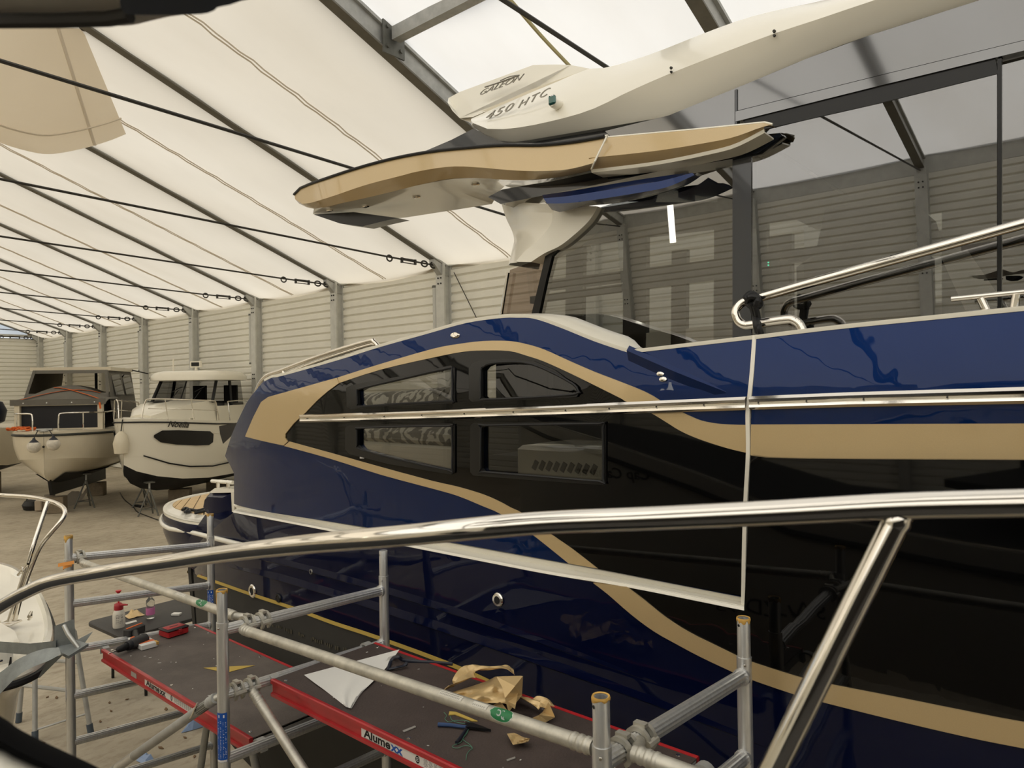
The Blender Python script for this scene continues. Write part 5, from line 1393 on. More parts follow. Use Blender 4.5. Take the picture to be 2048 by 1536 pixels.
# left deck: tape triangle, red case, screw box, drill
b = B(); b.prism([D1(q[0], q[1]) for q in ((407, 1336), (440, 1334), (510, 1331), (478, 1339), (456, 1345), (430, 1341))], (0, 0, 0.0015)); tag(make('tape_patch', b, M_tape), 'flat yellow tape triangle stuck on the left deck', 'tape')
def plane_M(p, q):
    x = (Vector(q) - Vector(p)); x.z = 0; x.normalize(); z = Vector((0, 0, 1)); return Matrix((x, z.cross(x), z)).transposed()
pA, pB, pC = D1(317, 1272), D1(336, 1279), D1(378, 1266)
M = plane_M(pB, pC); ln = (pC - pB).length; wd_ = max(0.05, (pA - pB).length)
cc = (pA + pC) / 2
e = empty('tool_case', tuple(cc), 'flat red and black bit case at the far end of the left deck', 'case')
b = B(); b.rbox(cc + Vector((0, 0, 0.022)), (ln, wd_, 0.040), 0.006, M); make('case_body', b, M_red, e)
b = B(); b.rbox(cc + Vector((0, 0, 0.046)), (ln + 0.006, wd_ + 0.006, 0.012), 0.005, M); make('case_lid', b, mat('case black', (44, 34, 34), 0.5), e)
b = B(); b.rbox(cc + Vector((0, 0, 0.0535)), (ln * 0.82, wd_ * 0.62, 0.004), 0.002, M); make('lid_panel', b, mat('case red panel', (176, 66, 66), 0.5), e)
b = B(); b.rbox(cc + M @ Vector((0.01, -wd_ / 2 - 0.004, 0.034)), (ln * 0.16, 0.008, 0.022), 0.002, M); make('latch', b, M_red, e)
b = B(); b.rbox(cc + M @ Vector((0, 0, 0.0558)), (ln * 0.4, wd_ * 0.12, 0.0006), 0.0002, M); make('lid_print', b, mat('case print', (90, 34, 34), 0.5), e)
pA, pB, pC = D1(274, 1296), D1(283, 1302), D1(316, 1293); pD = D1(300, 1274)
M = plane_M(pB, pC); ln = (pC - pB).length; wd_ = abs((pD - pC).dot(M @ Vector((0, 1, 0))))
cc = pB + M @ Vector((ln / 2, wd_ / 2, 0))
e = empty('screw_box', tuple(cc), 'white cardboard box with orange stripes beside the drill', 'box')
b = B(); b.rbox(cc + Vector((0, 0, 0.016)), (ln, wd_, 0.03), 0.002, M); make('carton', b, M_paper, e)
b = B()
for k, (o0, w_) in enumerate(((-0.24, 0.16), (0.06, 0.12))): b.box(cc + M @ Vector((0, wd_ * o0, 0.0314)), (ln * 0.92, wd_ * w_, 0.001), M=M)
make('stripe', b, mat('orange print', (222, 112, 62), 0.6), e)
b = B(); b.box(cc + M @ Vector((ln * 0.46, -wd_ * 0.44, 0.024)), (ln * 0.14, wd_ * 0.2, 0.016), M=M); make('tape_corner', b, M_glue, e)
# drill: body along the sight of its axis
hb = 0.035
e0, e1 = D1(233, 1301, hb), D1(291, 1277, hb)
ax = (e1 - e0).normalized()
e = empty('cordless_drill', tuple(D1(262, 1296)), 'black cordless drill with orange trim lying on the left deck', 'drill')
Ld = (e1 - e0).length; Mx = axis_M(ax)
b = B(); b.lathe(e0, [(0.010, 0.0), (0.017, 0.01), (0.022, Ld * 0.30), (0.022, Ld * 0.34)], 16, Mx); make('chuck', b, M_rubber, e)
b = B(); b.lathe(e0, [(0.027, Ld * 0.34), (0.030, Ld * 0.37), (0.030, Ld * 0.47), (0.028, Ld * 0.48)], 16, Mx); make('torque_collar', b, mat('collar grey', (40, 40, 42), 0.5), e)
b = B(); b.lathe(e0, [(0.029, Ld * 0.48), (0.033, Ld * 0.55), (0.034, Ld * 0.85), (0.034, Ld * 0.86), (0.036, Ld * 0.88), (0.034, Ld * 0.99), (0.026, Ld * 1.02)], 16, Mx); make('motor_housing', b, M_plastic, e)
b = B(); b.tube([e0 - ax * 0.055, e0 + ax * 0.01], 0.004, 8); make('drill_bit', b, M_chrome, e)
h0 = e0 + ax * Ld * 0.74; h1 = D1(268, 1258, 0.03)
hd = (h1 - h0); 
b = B(); b.tube([h0, h0 + hd * 0.35, h0 + hd * 0.7], [0.022, 0.019, 0.021], 10); make('grip', b, M_rubber, e)
Mb = plane_M(e0, e1)
b = B(); b.rbox(h0 + hd * 0.88, (0.13, 0.06, 0.055), 0.008, Mb); make('battery', b, M_plastic, e)
b = B(); b.rbox(h0 + hd * 0.88 + Vector((0, 0, 0.029)), (0.12, 0.014, 0.006), 0.002, Mb); make('trim', b, M_orange, e)
b = B(); b.rbox(h0 + hd * 0.3 + Mb @ Vector((-0.028, -0.0, 0.0)), (0.03, 0.03, 0.03), 0.006, Mb); make('trigger', b, M_orange, e)
b = B(); b.rbox(e0 + ax * Ld * 0.66 + Vector((0.0, -0.02, 0.027)), (0.035, 0.012, 0.012), 0.003, Mb); make('badge', b, mat('badge', (84, 60, 52), 0.5), e)

# ------------------------------------------------------------------ black folding table with its clutter
ZT = 0.74
c1, c2, c3, c4 = PZ(172, 1243, ZT), PZ(243, 1275, ZT), PZ(420, 1222, ZT), PZ(352, 1200, ZT)
ux = (c2 - c1).normalized(); uy = Vector((-ux.y, ux.x, 0)); uy = uy if uy.y > 0 else -uy
wdt = (c2 - c1).length; lgt = 1.80
O = c1
def TB(u, v, z=0.0): return O + ux * u + uy * v + Vector((0, 0, z))
tbl = empty('folding_table', tuple(TB(wdt / 2, lgt / 2, -ZT)), 'long black folding table behind the yacht stern', 'table')
def rr_outline(inset, z):
    r = 0.09; pts = []
    for (cx, cy, a0) in ((wdt - r, lgt - r, 0), (r, lgt - r, 90), (r, r, 180), (wdt - r, r, 270)):
        for k in range(6):
            a = math.radians(a0 + 18 * k); pts.append(TB(cx + (r - inset) * math.cos(a), cy + (r - inset) * math.sin(a), z))
    return pts
b = B(); b.loft([rr_outline(0.012, -0.045), rr_outline(0, -0.04), rr_outline(0, -0.006), rr_outline(0.008, 0.0)], True, True); make('table_top', b, M_plastic, tbl)
for v in (0.30, lgt - 0.30):
    for u in (0.10, wdt - 0.10):
        b = B(); b.tube([TB(u, v, -0.045), TB(u, v - 0.02, -0.30), TB(u - (0.05 if u < .3 else -.05), v - 0.03, -0.40), TB(u - (0.06 if u < .3 else -.06), v - 0.03, -0.735)], 0.017, 8); make('leg', b, M_rubber, tbl)
    b = B(); b.tube([TB(0.10, v, -0.2), TB(wdt - 0.10, v, -0.2)], 0.010, 8); b.tube([TB(wdt / 2, v, -0.2), TB(wdt / 2, v + (0.35 if v < 1 else -0.35), -0.045)], 0.009, 8); make('leg_brace', b, M_rubber, tbl)
def T(px, py, h=0.0): return PZ(px, py, ZT + 0.001 + h)
k = 1.0
p = T(238, 1254); sc = (T(249, 1254) - p).length / 1.0
e = empty('spray_bottle', tuple(p), 'white pressure sprayer with red pump head on the black table', 'sprayer')
R_ = sc
b = B(); b.lathe(p, [(R_ * 0.95, 0.0), (R_, 0.02), (R_ * 1.0, 0.14), (R_ * 0.85, 0.18), (R_ * 0.7, 0.20)], 20); bo = make('bottle', b, mat('white plastic', (222, 216, 204), 0.4), e)
b = B(); b.lathe(p, [(R_ * 0.72, 0.195), (R_ * 0.75, 0.24), (R_ * 0.6, 0.26), (R_ * 0.4, 0.275)], 16); make('pump_head', b, mat('red plastic', (160, 34, 44), 0.4), e)
b = B(); b.tube([p + Vector((0, 0, 0.25)), p + ux * 0.10 + uy * 0.02 + Vector((0, 0, 0.265)), p + ux * 0.13 + uy * 0.04 + Vector((0, 0, 0.265))], [0.016, 0.012, 0.008], 8); make('nozzle', b, mat('red plastic', (160, 34, 44), 0.4), e)
b = B(); b.tube([p + Vector((0, 0, 0.26)), p - ux * 0.075 + Vector((0, 0, 0.24)), p - ux * 0.10 + Vector((0, 0, 0.13))], [0.018, 0.018, 0.016], 8); make('lever', b, mat('red plastic', (160, 34, 44), 0.4), e)
b = B(); b.lathe(p, [(0.009, 0.27), (0.009, 0.38), (0.03, 0.405), (0.03, 0.415)], 12); make('plunger', b, mat('bright red plastic', (196, 44, 52), 0.4), e)
b = B()
dv = (EYE - p); dv.z = 0; dv.normalize(); sd = dv.cross(Vector((0, 0, 1)))
random.seed(2)
for i in range(9):
    zz = 0.15 - 0.012 * i
    for j in range(4):
        a = -0.55 + 0.3 * j + random.uniform(0, .1); w = random.uniform(.12, .26)
        if random.random() < .8: b.loft([[p + (dv * math.cos(q) - sd * math.sin(q)) * (R_ + 0.0015) + Vector((0, 0, z)) for q in (a, a + w)] for z in (zz, zz + (0.008 if i == 3 else 0.004))], False, False)
o = make('label_print', b, mat('grey label print', (120, 114, 106), 0.7), bo); tag(o, kind='stuff')
p = T(301, 1236)
e = empty('water_bottle', tuple(p), 'clear drinking bottle with pink label on the black table', 'bottle')
r_ = (T(309, 1236) - p).length
gb = mat('clear bottle plastic', (236, 240, 240), 0.05, trans=1.0, ior=1.2)
b = B(); b.lathe(p, [(r_ * .85, 0), (r_, .02), (r_ * .95, .10), (r_ * .8, .14), (r_ * .95, .17), (r_ * .9, .21), (r_ * .4, .245), (r_ * .38, .26)], 16); make('bottle_body', b, gb, e)
b = B(); b.lathe(p, [(r_ * .45, .258), (r_ * .45, .28), (r_ * .3, .283)], 12); make('cap', b, mat('pink cap', (190, 120, 120), 0.4), e)
b = B(); b.lathe(p, [(r_ * 1.02, .045), (r_ * 1.0, .10), (r_ * .98, .125)], 16); make('label', b, mat('pink label', (206, 120, 170), 0.5), e)
p = T(268, 1232)
b = B(); random.seed(8)
rows = []
for i in range(7):
    rows.append([p + Vector(((i - 3) * 0.03, (j - 3) * 0.03, 0.006 + 0.10 * max(0, 1 - math.hypot(i - 3, j - 3) / 3.2) * random.uniform(.5, 1.2))) for j in range(7)])
b.slab(rows, (0, 0, 0.002)); tag(make('foil_ball', b, M_foil, sharp=10), 'crumpled bit of gold foil on the black table', 'foil')
b = B(); q = T(353, 1230); b.rbox(q + Vector((0, 0, 0.012)), (0.10, 0.07, 0.022), 0.002, plane_M(T(344, 1231), T(358, 1231))); tag(make('small_carton', b, M_paper), 'small white carton near the right end of the black table', 'box')
b = B(); b.prism([T(*q_) for q_ in ((250, 1246), (272, 1240), (274, 1243), (253, 1249))], (0, 0, 0.002)); tag(make('paper_slip', b, M_paper), 'narrow white paper slip in front of the sprayer on the table', 'paper')
# ------------------------------------------------------------------ boats at the far left
class Frame:
    def __init__(self, base, ang):
        self.o = Vector(base); a = math.radians(ang)
        self.f = Vector((math.cos(a), math.sin(a), 0)); self.l = Vector((-math.sin(a), math.cos(a), 0))
        self.M = Matrix((self.f, self.l, Vector((0, 0, 1)))).transposed()
    def __call__(self, a, b, z):
        return self.o + self.f * a + self.l * b + Vector((0, 0, z))
def hull(fr, st, parent, m_top, m_bot, strake=None, names=('topsides', 'bottom')):
    """st: (a, half beam deck, z deck, half beam chine, z chine, z keel) from bow to stern"""
    S = st
    def side(fn):
        return [fn(s, 1) for s in S]
    b = B(); rows = []
    for s in S:
        a, bd, zd, bc, zc, zk = s
        mid = lambda q: (bc + (bd - bc) * q + 0.05 * bd * math.sin(math.pi * q))
        row = [fr(a, sg * mid(q), zc + (zd - zc) * q) for sg, qs in ((1, (1, .75, .5, .25, 0)),) for q in qs]
        rows.append(row)
    rows_s = [[fr(s[0], -(s[3] + (s[1] - s[3]) * q + 0.05 * s[1] * math.sin(math.pi * q)), s[4] + (s[2] - s[4]) * q) for q in (1, .75, .5, .25, 0)] for s in S]
    b.grid(rows); b.grid(rows_s)
    s = S[-1]; b.add([rows[-1][0], rows[-1][-1], fr(s[0], 0, s[5]), rows_s[-1][-1], rows_s[-1][0]], [(0, 1, 2, 3, 4)])
    make(names[0], b, m_top, parent, sharp=50)
    b = B(); b.grid([[fr(s[0], s[3], s[4]), fr(s[0], s[3] * .5, s[5] + (s[4] - s[5]) * .42), fr(s[0], 0, s[5]), fr(s[0], -s[3] * .5, s[5] + (s[4] - s[5]) * .42), fr(s[0], -s[3], s[4])] for s in S])
    make(names[1], b, m_bot, parent, sharp=50)
    b = B(); b.grid([[fr(s[0], s[1], s[2]), fr(s[0], s[1] * .5, s[2] + .03), fr(s[0], 0, s[2] + .04), fr(s[0], -s[1] * .5, s[2] + .03), fr(s[0], -s[1], s[2])] for s in S])
    make('deck', b, m_top, parent)
    if strake:
        zr, r, m = strake
        b = B()
        pts = [fr(s[0], s[1] + .01, s[2] - zr) for s in reversed(S)] + [fr(s[0], -s[1] - .01, s[2] - zr) for s in S]
        b.tube(pts, r, 8); make('rubbing_strake', b, m, parent)
# ---- grey canopied cruiser
o1 = PD(88, 900, 19.6); o1.z = 0
F1_ = Frame(o1, -36)
bt1 = empty('canopy_cruiser', tuple(o1), 'cream cabin cruiser with grey canvas canopy and orange straps, bow facing us', 'boat')
st1 = [(0.0, 0.004, 2.36, 0.002, 1.62, 1.18), (-0.10, 0.45, 2.36, 0.30, 1.60, 1.05), (-0.4, 0.84, 2.36, 0.70, 1.58, 0.92), (-0.9, 1.12, 2.35, 0.98, 1.52, 0.86), (-1.7, 1.28, 2.33, 1.16, 1.45, 0.82), (-3.0, 1.34, 2.30, 1.2, 1.38, 0.80), (-5.6, 1.30, 2.28, 1.18, 1.36, 0.82)]
hull(F1_, st1, bt1, M_white2, M_white2, (0.10, 0.035, mat('dark green strake', (48, 50, 46), 0.6)))
b = B(); b.prism([F1_(-0.3, 0.04, 1.0), F1_(-0.45, 0.04, 0.55), F1_(-5.0, 0.04, 0.45), F1_(-5.0, 0.04, 0.95), F1_(-0.6, 0.04, 0.98)], F1_.l * -0.08); make('keel', b, M_rubber, bt1)
b = B(); b.grid([[F1_(s[0], s[3] * .55, s[5] + (s[4] - s[5]) * .42 - .02), F1_(s[0] + .02, 0, s[5] - .02), F1_(s[0], -s[3] * .55, s[5] + (s[4] - s[5]) * .42 - .02)] for s in st1[2:]]); make('underwater_paint', b, M_rubber, bt1)
# front of the cabin: white frame with a dark opening
fa = -1.15
b = B()
for y in (-1.08, 1.08): b.box(F1_(fa, y, 2.74), (0.14, 0.13, 0.76), M=F1_.M)
b.box(F1_(fa, 0, 3.10), (0.16, 2.3, 0.07), M=F1_.M); b.box(F1_(fa, 0, 2.37), (0.16, 2.3, 0.06), M=F1_.M)
make('cabin_frame', b, M_white2, bt1)
b = B(); b.box(F1_(fa - 0.8, 0, 2.72), (1.5, 2.02, 0.72), M=F1_.M); make('cabin_curtain', b, mat('dark blue curtain', (18, 20, 28), 0.5), bt1)
rows = []
for i in range(9):
    t = i / 8; a = fa + 0.1 - 1.3 * t
    rows.append([F1_(a, -1.24 + 2.48 * j / 12, 3.12 + 0.12 * min(1, t * 5) + 0.42 * math.sin(math.pi * j / 12) * min(1, t * 1.6)) for j in range(13)])
b = B(); b.slab(rows, (0, 0, -0.02)); cv = make('canvas_hood', b, M_canvas, bt1)
b = B(); b.slab([[F1_(fa + 0.11, -1.24 + 2.48 * j / 6, z) for j in range(7)] for z in (3.08, 3.25)], tuple(F1_.f * -0.02)); make('canvas_valance', b, M_canvas, bt1)
for y in (-0.9, -0.3, 0.35, 0.95):
    b = B(); b.lathe(F1_(fa + 0.11, y, 3.15), [(0.02, 0), (0.015, 0.012)], 8, axis_M(F1_.f)); make('snap_button', b, M_wprint, bt1)
# upper canopy: clear windows in a grey canvas frame under a white roof
rw = 1.02
P_ = lambda a, y, z: F1_(a, y, z)
a0, a1 = -2.1, -4.4
b = B(); b.prism([P_(a0 + .05, -rw - .08, 4.10), P_(a0 + .05, rw + .08, 4.10), P_(a1, rw + .08, 4.10), P_(a1, -rw - .08, 4.10)], (0, 0, 0.11)); make('roof', b, M_white2, bt1)
b = B()
b.prism([P_(a0 + .02, -rw, 4.12), P_(a0 + .35, -rw - .12, 3.30), P_(a0 + .39, -rw - .12, 3.30), P_(a0 + .06, -rw, 4.12)], tuple(F1_.l * .08))
b.prism([P_(a0 + .02, rw, 4.12), P_(a0 + .35, rw + .12, 3.30), P_(a0 + .39, rw + .12, 3.30), P_(a0 + .06, rw, 4.12)], tuple(F1_.l * -.08))
b.prism([P_(a0 + .02, -rw, 4.12), P_(a0 + .06, -rw, 4.02), P_(a0 + .06, rw, 4.02), P_(a0 + .02, rw, 4.12)], tuple(F1_.f * .03))
b.prism([P_(a0 + .33, -rw - .1, 3.42), P_(a0 + .38, -rw - .1, 3.28), P_(a0 + .38, rw + .1, 3.28), P_(a0 + .33, rw + .1, 3.42)], tuple(F1_.f * .03))
make('canopy_frame', b, M_canvas, bt1)
b = B(); b.add([P_(a0 + .03, -rw, 4.10), P_(a0 + .37, -rw - .1, 3.30), P_(a0 + .37, rw + .1, 3.30), P_(a0 + .03, rw, 4.10)], [(0, 1, 2, 3)]); make('vinyl_window', b, G_clear, bt1)
for s in (1, -1):
    b = B(); b.prism([P_(a0 + .03, s * rw, 4.12), P_(a0 + .36, s * (rw + .14), 3.2), P_(a0 + .3, s * (rw + .24), 2.36), P_(a1, s * (rw + .24), 2.34), P_(a1, s * rw, 4.12)], tuple(F1_.l * .012)); sc_ = make('side_canvas', b, M_canvas, bt1)
    for (u0, u1) in ((0.1, 0.45), (0.55, 0.92)):
        A = lambda u, z: P_(a0 + .1 + (a1 - a0 - .1) * u, s * (rw + .17 + .012 - 0.19 * max(0, (z - 3.2)) / .9) + s * .012, z)
        b = B(); b.prism([A(u0, 3.35), A(u1, 3.35), A(u1, 4.0), A(u0, 4.0)], tuple(F1_.l * .005 * s)); make('vinyl_window', b, G_boat, bt1)
b = B(); b.add([P_(a1, -rw, 4.1), P_(a1, -rw - .2, 2.4), P_(a1, rw + .2, 2.4), P_(a1, rw, 4.1)], [(0, 1, 2, 3)]); make('rear_vinyl', b, G_clear, bt1)
b = B(); b.box(P_(-3.2, 0, 3.0), (0.5, 1.7, 0.9), M=F1_.M); b.box(P_(-3.0, 0.4, 3.6), (0.08, 0.06, 0.9), M=F1_.M); make('dashboard', b, M_dark, bt1)
b = B(); b.tube([P_(a1 + .3, 0.9, 4.22), P_(a1 - 0.3, 1.5, 4.05)], 0.02, 6); make('pole', b, M_rubber, bt1)
# pulpit rails
for s in (1, -1):
    pts = [F1_(-0.12, s * .32, 2.37), F1_(-0.14, s * .33, 2.78), F1_(-0.18, s * .42, 2.86), F1_(-0.45, s * .84, 2.86), F1_(-1.2, s * 1.16, 2.84), F1_(-1.9, s * 1.26, 2.82), F1_(-2.0, s * 1.28, 2.34)]
    b = B(); b.tube([Vector(q) for q in spl(pts, 4)], 0.02, 8); rr_ = make('pulpit_rail', b, M_chrome, bt1)
    for k, (a, y) in enumerate(((-0.45, .84), (-1.2, 1.16))):
        b = B(); b.tube([F1_(a, s * y, 2.36), F1_(a, s * y, 2.85)], 0.016, 8); make('post', b, M_chrome, rr_)
b = B(); b.tube([F1_(-0.05, -0.2, 2.42), F1_(-0.05, 0.2, 2.42)], 0.03, 8); b.lathe(F1_(-0.05, 0, 2.37), [(0.12, 0), (0.12, .02), (0.05, .05)], 10); make('bow_fitting', b, M_galv, bt1)
b = B(); b.lathe(F1_(0.03, 0.0, 1.95), [(0.035, 0), (0.02, .02)], 8, axis_M(F1_.f)); make('bow_eye', b, M_cable, bt1)
# straps, rope bundle, ball fenders
b = B()
def hood(a, y): 
    t = (fa + 0.1 - a) / 1.3
    return F1_(a, y, 3.12 + 0.12 * min(1, t * 5) + 0.42 * math.cos(math.pi * y / 2.48) * min(1, t * 1.6) + 0.025)
for (p, q) in (((-1.2, -1.1), (-1.75, 0.9)), ((-1.75, -0.35), (-1.2, 1.05))):
    b.tube([hood(p[0] + (q[0] - p[0]) * i / 8, p[1] + (q[1] - p[1]) * i / 8) for i in range(9)], 0.028, 6, flat=0.35)
b.tube([hood(-1.2, 1.05), F1_(-1.0, 1.1, 3.1), F1_(-1.0, 1.12, 2.95)], 0.025, 6, flat=.4)
tag(make('strap', b, M_orange), 'orange lashing straps crossed over the grey canvas hood', 'strap')
b = B(); random.seed(6)
for k in range(5):
    c = F1_(-0.32 - 0.04 * k, -0.45 - 0.13 * k, 2.44)
    b.tube([c + Vector((0.10 * math.cos(a) , 0.12 * math.sin(a), 0.03 * math.sin(2 * a + k) + .02 * (k % 2))) for a in [i * math.pi / 6 for i in range(12)]], 0.026, 6, closed=True)
tag(make('rope_bundle', b, M_orange), 'orange rope bundle on the bow of the canopied cruiser', 'rope')
for k, (px, py, lab) in enumerate(((68, 893, 'dirty white ball fender hanging left of the cruiser stem'), (107, 888, 'cleaner white ball fender hanging right of the cruiser stem'))):
    c = PD(px, py, 19.3)
    e = empty('ball_fender', tuple(c - Vector((0, 0, .2))), lab, 'fender', 'ball fenders on the canopied cruiser')
    b = B(); b.lathe(c, [(0.02, -.175), (.09, -.155), (.15, -.09), (.17, 0), (.155, .07), (.12, .11)], 18); make('ball', b, mat('chalky fender white', (206, 200, 188), 0.6, noise=0.25, nscale=9), e)
    b = B(); b.lathe(c, [(0.125, .10), (.09, .14), (.04, .19), (.03, .23)], 14); make('cone', b, mat('navy fender neck', (34, 38, 50), 0.5), e)
    s = -1 if k == 0 else 1
    b = B(); b.tube([c + Vector((0, 0, .22)), F1_(0.02, 0.14 * (1 if k else -1), 2.40)], 0.014, 6); make('line', b, M_rubber, e)
# ---- white pilot boat
o2 = PD(247, 900, 19.2); o2.z = 0
F2_ = Frame(o2, -56)
bt2 = empty('pilot_boat', tuple(o2), 'white pilot house motorboat with tinted windscreen beside the navy stern', 'boat')
st2 = [(0.0, 0.004, 2.70, 0.002, 1.45, 1.20), (-0.25, 0.42, 2.69, 0.20, 1.25, 0.92), (-0.7, 0.80, 2.66, 0.50, 1.06, 0.72), (-1.4, 1.12, 2.60, 0.84, 0.90, 0.56), (-2.4, 1.30, 2.52, 1.05, 0.80, 0.46), (-4.0, 1.36, 2.44, 1.16, 0.76, 0.42), (-5.5, 1.32, 2.40, 1.14, 0.76, 0.42)]
hull(F2_, st2, bt2, M_white, M_rubber, (0.10, 0.022, M_rubber))
def H2(i_a, q, s, off=0.012):
    """point on the topsides at distance a aft, height share q, side s"""
    for k in range(len(st2) - 1):
        if st2[k][0] >= i_a >= st2[k + 1][0]:
            u = (st2[k][0] - i_a) / (st2[k][0] - st2[k + 1][0]); S_ = [st2[k][j] * (1 - u) + st2[k + 1][j] * u for j in range(6)]
            return F2_(i_a, s * (S_[3] + (S_[1] - S_[3]) * q + .05 * S_[1] * math.sin(math.pi * q) + off), S_[4] + (S_[2] - S_[4]) * q)
for s in (1, -1):
    b = B(); lo = [(-.45, .66), (-.6, .58), (-1.0, .56), (-1.6, .56), (-2.1, .57), (-2.25, .62)]; hi = [(-.45, .70), (-.6, .79), (-1.0, .81), (-1.6, .81), (-2.1, .81), (-2.25, .76)]
    b.grid([[H2(a_, q_ * .5 + q2 * .5 if j == 1 else (q_ if j == 0 else q2), s, .055) for j in range(3)] for (a_, q_), (_, q2) in zip(lo, hi)]); make('hull_window', b, M_frame, bt2)
    b = B(); b.slab([[H2(a_, q - 0.010 + d, s, .05) for d in (0, .025)] for a_, q in ((-.3, .30), (-.9, .23), (-1.5, .20), (-2.4, .20), (-3.4, .23), (-4.2, .26))], tuple(F2_.l * s * .004)); make('waterline_stripe', b, M_rubber, bt2)
    b = B(); b.slab([[H2(a_, q + d, s, .012) for d in (0, .03)] for a_, q in ((-.2, .84), (-1.0, .80), (-2.4, .78), (-4.5, .78), (-5.4, .78))], tuple(F2_.l * s * .012)); make('moulded_rib', b, M_white, bt2)
# script name on the bow
p0 = H2(-0.72, .86, 1, .03); p1 = H2(-1.25, .86, 1, .03)
r_ = (p1 - p0).normalized()
o = text('boat_name', 'Noella', p0, r_, (0, 0, 1), 0.24, M_cable, bt2, 0.004, 0.01, 0.5)
# foredeck trunk, pilot house
b = B(); rings = []
for a, w, z0, z1 in ((-0.75, .35, 2.62, 2.74), (-1.3, .72, 2.58, 2.92), (-2.0, .95, 2.54, 3.06), (-2.7, 1.02, 2.5, 3.12), (-3.1, 1.02, 2.48, 3.12)):
    rings.append([F2_(a, w, z0), F2_(a, w * .88, z1), F2_(a, 0, z1 + .05), F2_(a, -w * .88, z1), F2_(a, -w, z0)])
b.loft(rings, False, False); b.add(rings[0], [(0, 1, 2, 3, 4)]); make('coachroof', b, M_white, bt2, sharp=45)
b = B(); b.box(F2_(-2.2, -0.35, 3.12), (0.5, 0.5, 0.03), M=F2_.M); make('deck_hatch', b, M_frame, bt2)
wf, wr_, zb_, zt_ = -2.75, -3.15, 3.08, 3.78
A = lambda a, y, z: F2_(a, y, z)
b = B(); b.add([A(wf, 1.0, zb_), A(wf + .12, 0, zb_), A(wf, -1.0, zb_), A(wr_, -.92, zt_), A(wr_ + .1, 0, zt_), A(wr_, .92, zt_)], [(0, 1, 4, 5), (1, 2, 3, 4)]); make('windscreen', b, G_boat, bt2)
for s in (1, -1):
    b = B(); b.add([A(wf, s * 1.0, zb_), A(-4.6, s * 1.05, 2.9), A(-4.6, s * .95, zt_), A(wr_, s * .92, zt_)], [(0, 1, 2, 3)]); make('side_window', b, G_boat, bt2)
    b = B(); b.tube([A(wf, s * 1.0, zb_), A(wr_, s * .92, zt_)], 0.05, 8); b.tube([A(-3.8, s * 1.04, 2.95), A(-3.9, s * .94, zt_)], 0.05, 8); make('pillar', b, M_rubber, bt2)
b = B(); b.tube([A(wf + .12, 0, zb_), A(wr_ + .1, 0, zt_)], 0.02, 8); make('centre_bar', b, M_rubber, bt2)
b = B(); b.box(A(-3.4, 0, 2.85), (0.5, 1.8, 0.5), M=F2_.M); b.box(A(-4.7, .55, 3.0), (0.1, .45, 1.2), M=F2_.M); b.box(A(-4.7, -.55, 3.0), (0.1, .45, 1.2), M=F2_.M); make('cabin_inside', b, mat('grey cabin inside', (74, 74, 76), 0.7), bt2)
b = B(); b.box(A(-4.65, 0, 2.72), (0.1, 2.1, 0.6), M=F2_.M); b.box(A(-3.9, 1.06, 2.70), (1.9, .05, .5), M=F2_.M); b.box(A(-3.9, -1.06, 2.70), (1.9, .05, .5), M=F2_.M); make('cabin_side', b, M_white, bt2)
rings = []
for z, sc_, ax_ in ((3.74, .94, 0.0), (3.76, 1.0, .08), (3.88, 1.0, .06), (4.0, .93, -.1), (4.06, .78, -.3), (4.08, .4, -.6)):
    ring = []
    for k in range(28):
        q = 2 * math.pi * k / 28; c_, s_ = math.cos(q), math.sin(q)
        e_ = lambda v: math.copysign(abs(v) ** 0.55, v)
        ring.append(A(-3.80 + e_(c_) * 1.28 * sc_ , e_(s_) * 1.24 * sc_, z))
    rings.append(ring)
b = B(); b.loft(rings, True, True); make('roof', b, M_white, bt2, sharp=60)
b = B(); b.tube([A(-3.2, -.55, 4.02), A(-3.2, -.55, 4.45)], 0.022, 8); make('antenna', b, M_white, bt2)
p = A(-3.4, .1, 4.05)
b = B(); b.lathe(p, [(.05, 0), (.04, .12)], 10); b.box(p + Vector((0, 0, .22)), (.10, .34, .20), M=F2_.M); rd = make('searchlight', b, M_white, bt2)
b = B(); b.box(p + F2_.f * .055 + Vector((0, 0, .22)), (.01, .26, .12), M=F2_.M); make('lamp_glass', b, M_frame, rd)
b = B(); b.box(A(-4.0, .35, 4.06), (.5, .3, .02), M=F2_.M); make('roof_hatch', b, M_frame, bt2)
for y in (.4, -.35):
    b = B(); b.tube([A(wf + .08, y, zb_ + .02), A(wf - .1, y + .18, zb_ + .38)], .014, 6); b.tube([A(wf - .02, y + .02, zb_ + .32), A(wf - .14, y + .28, zb_ + .48)], .014, 6); make('wiper', b, M_rubber, bt2)
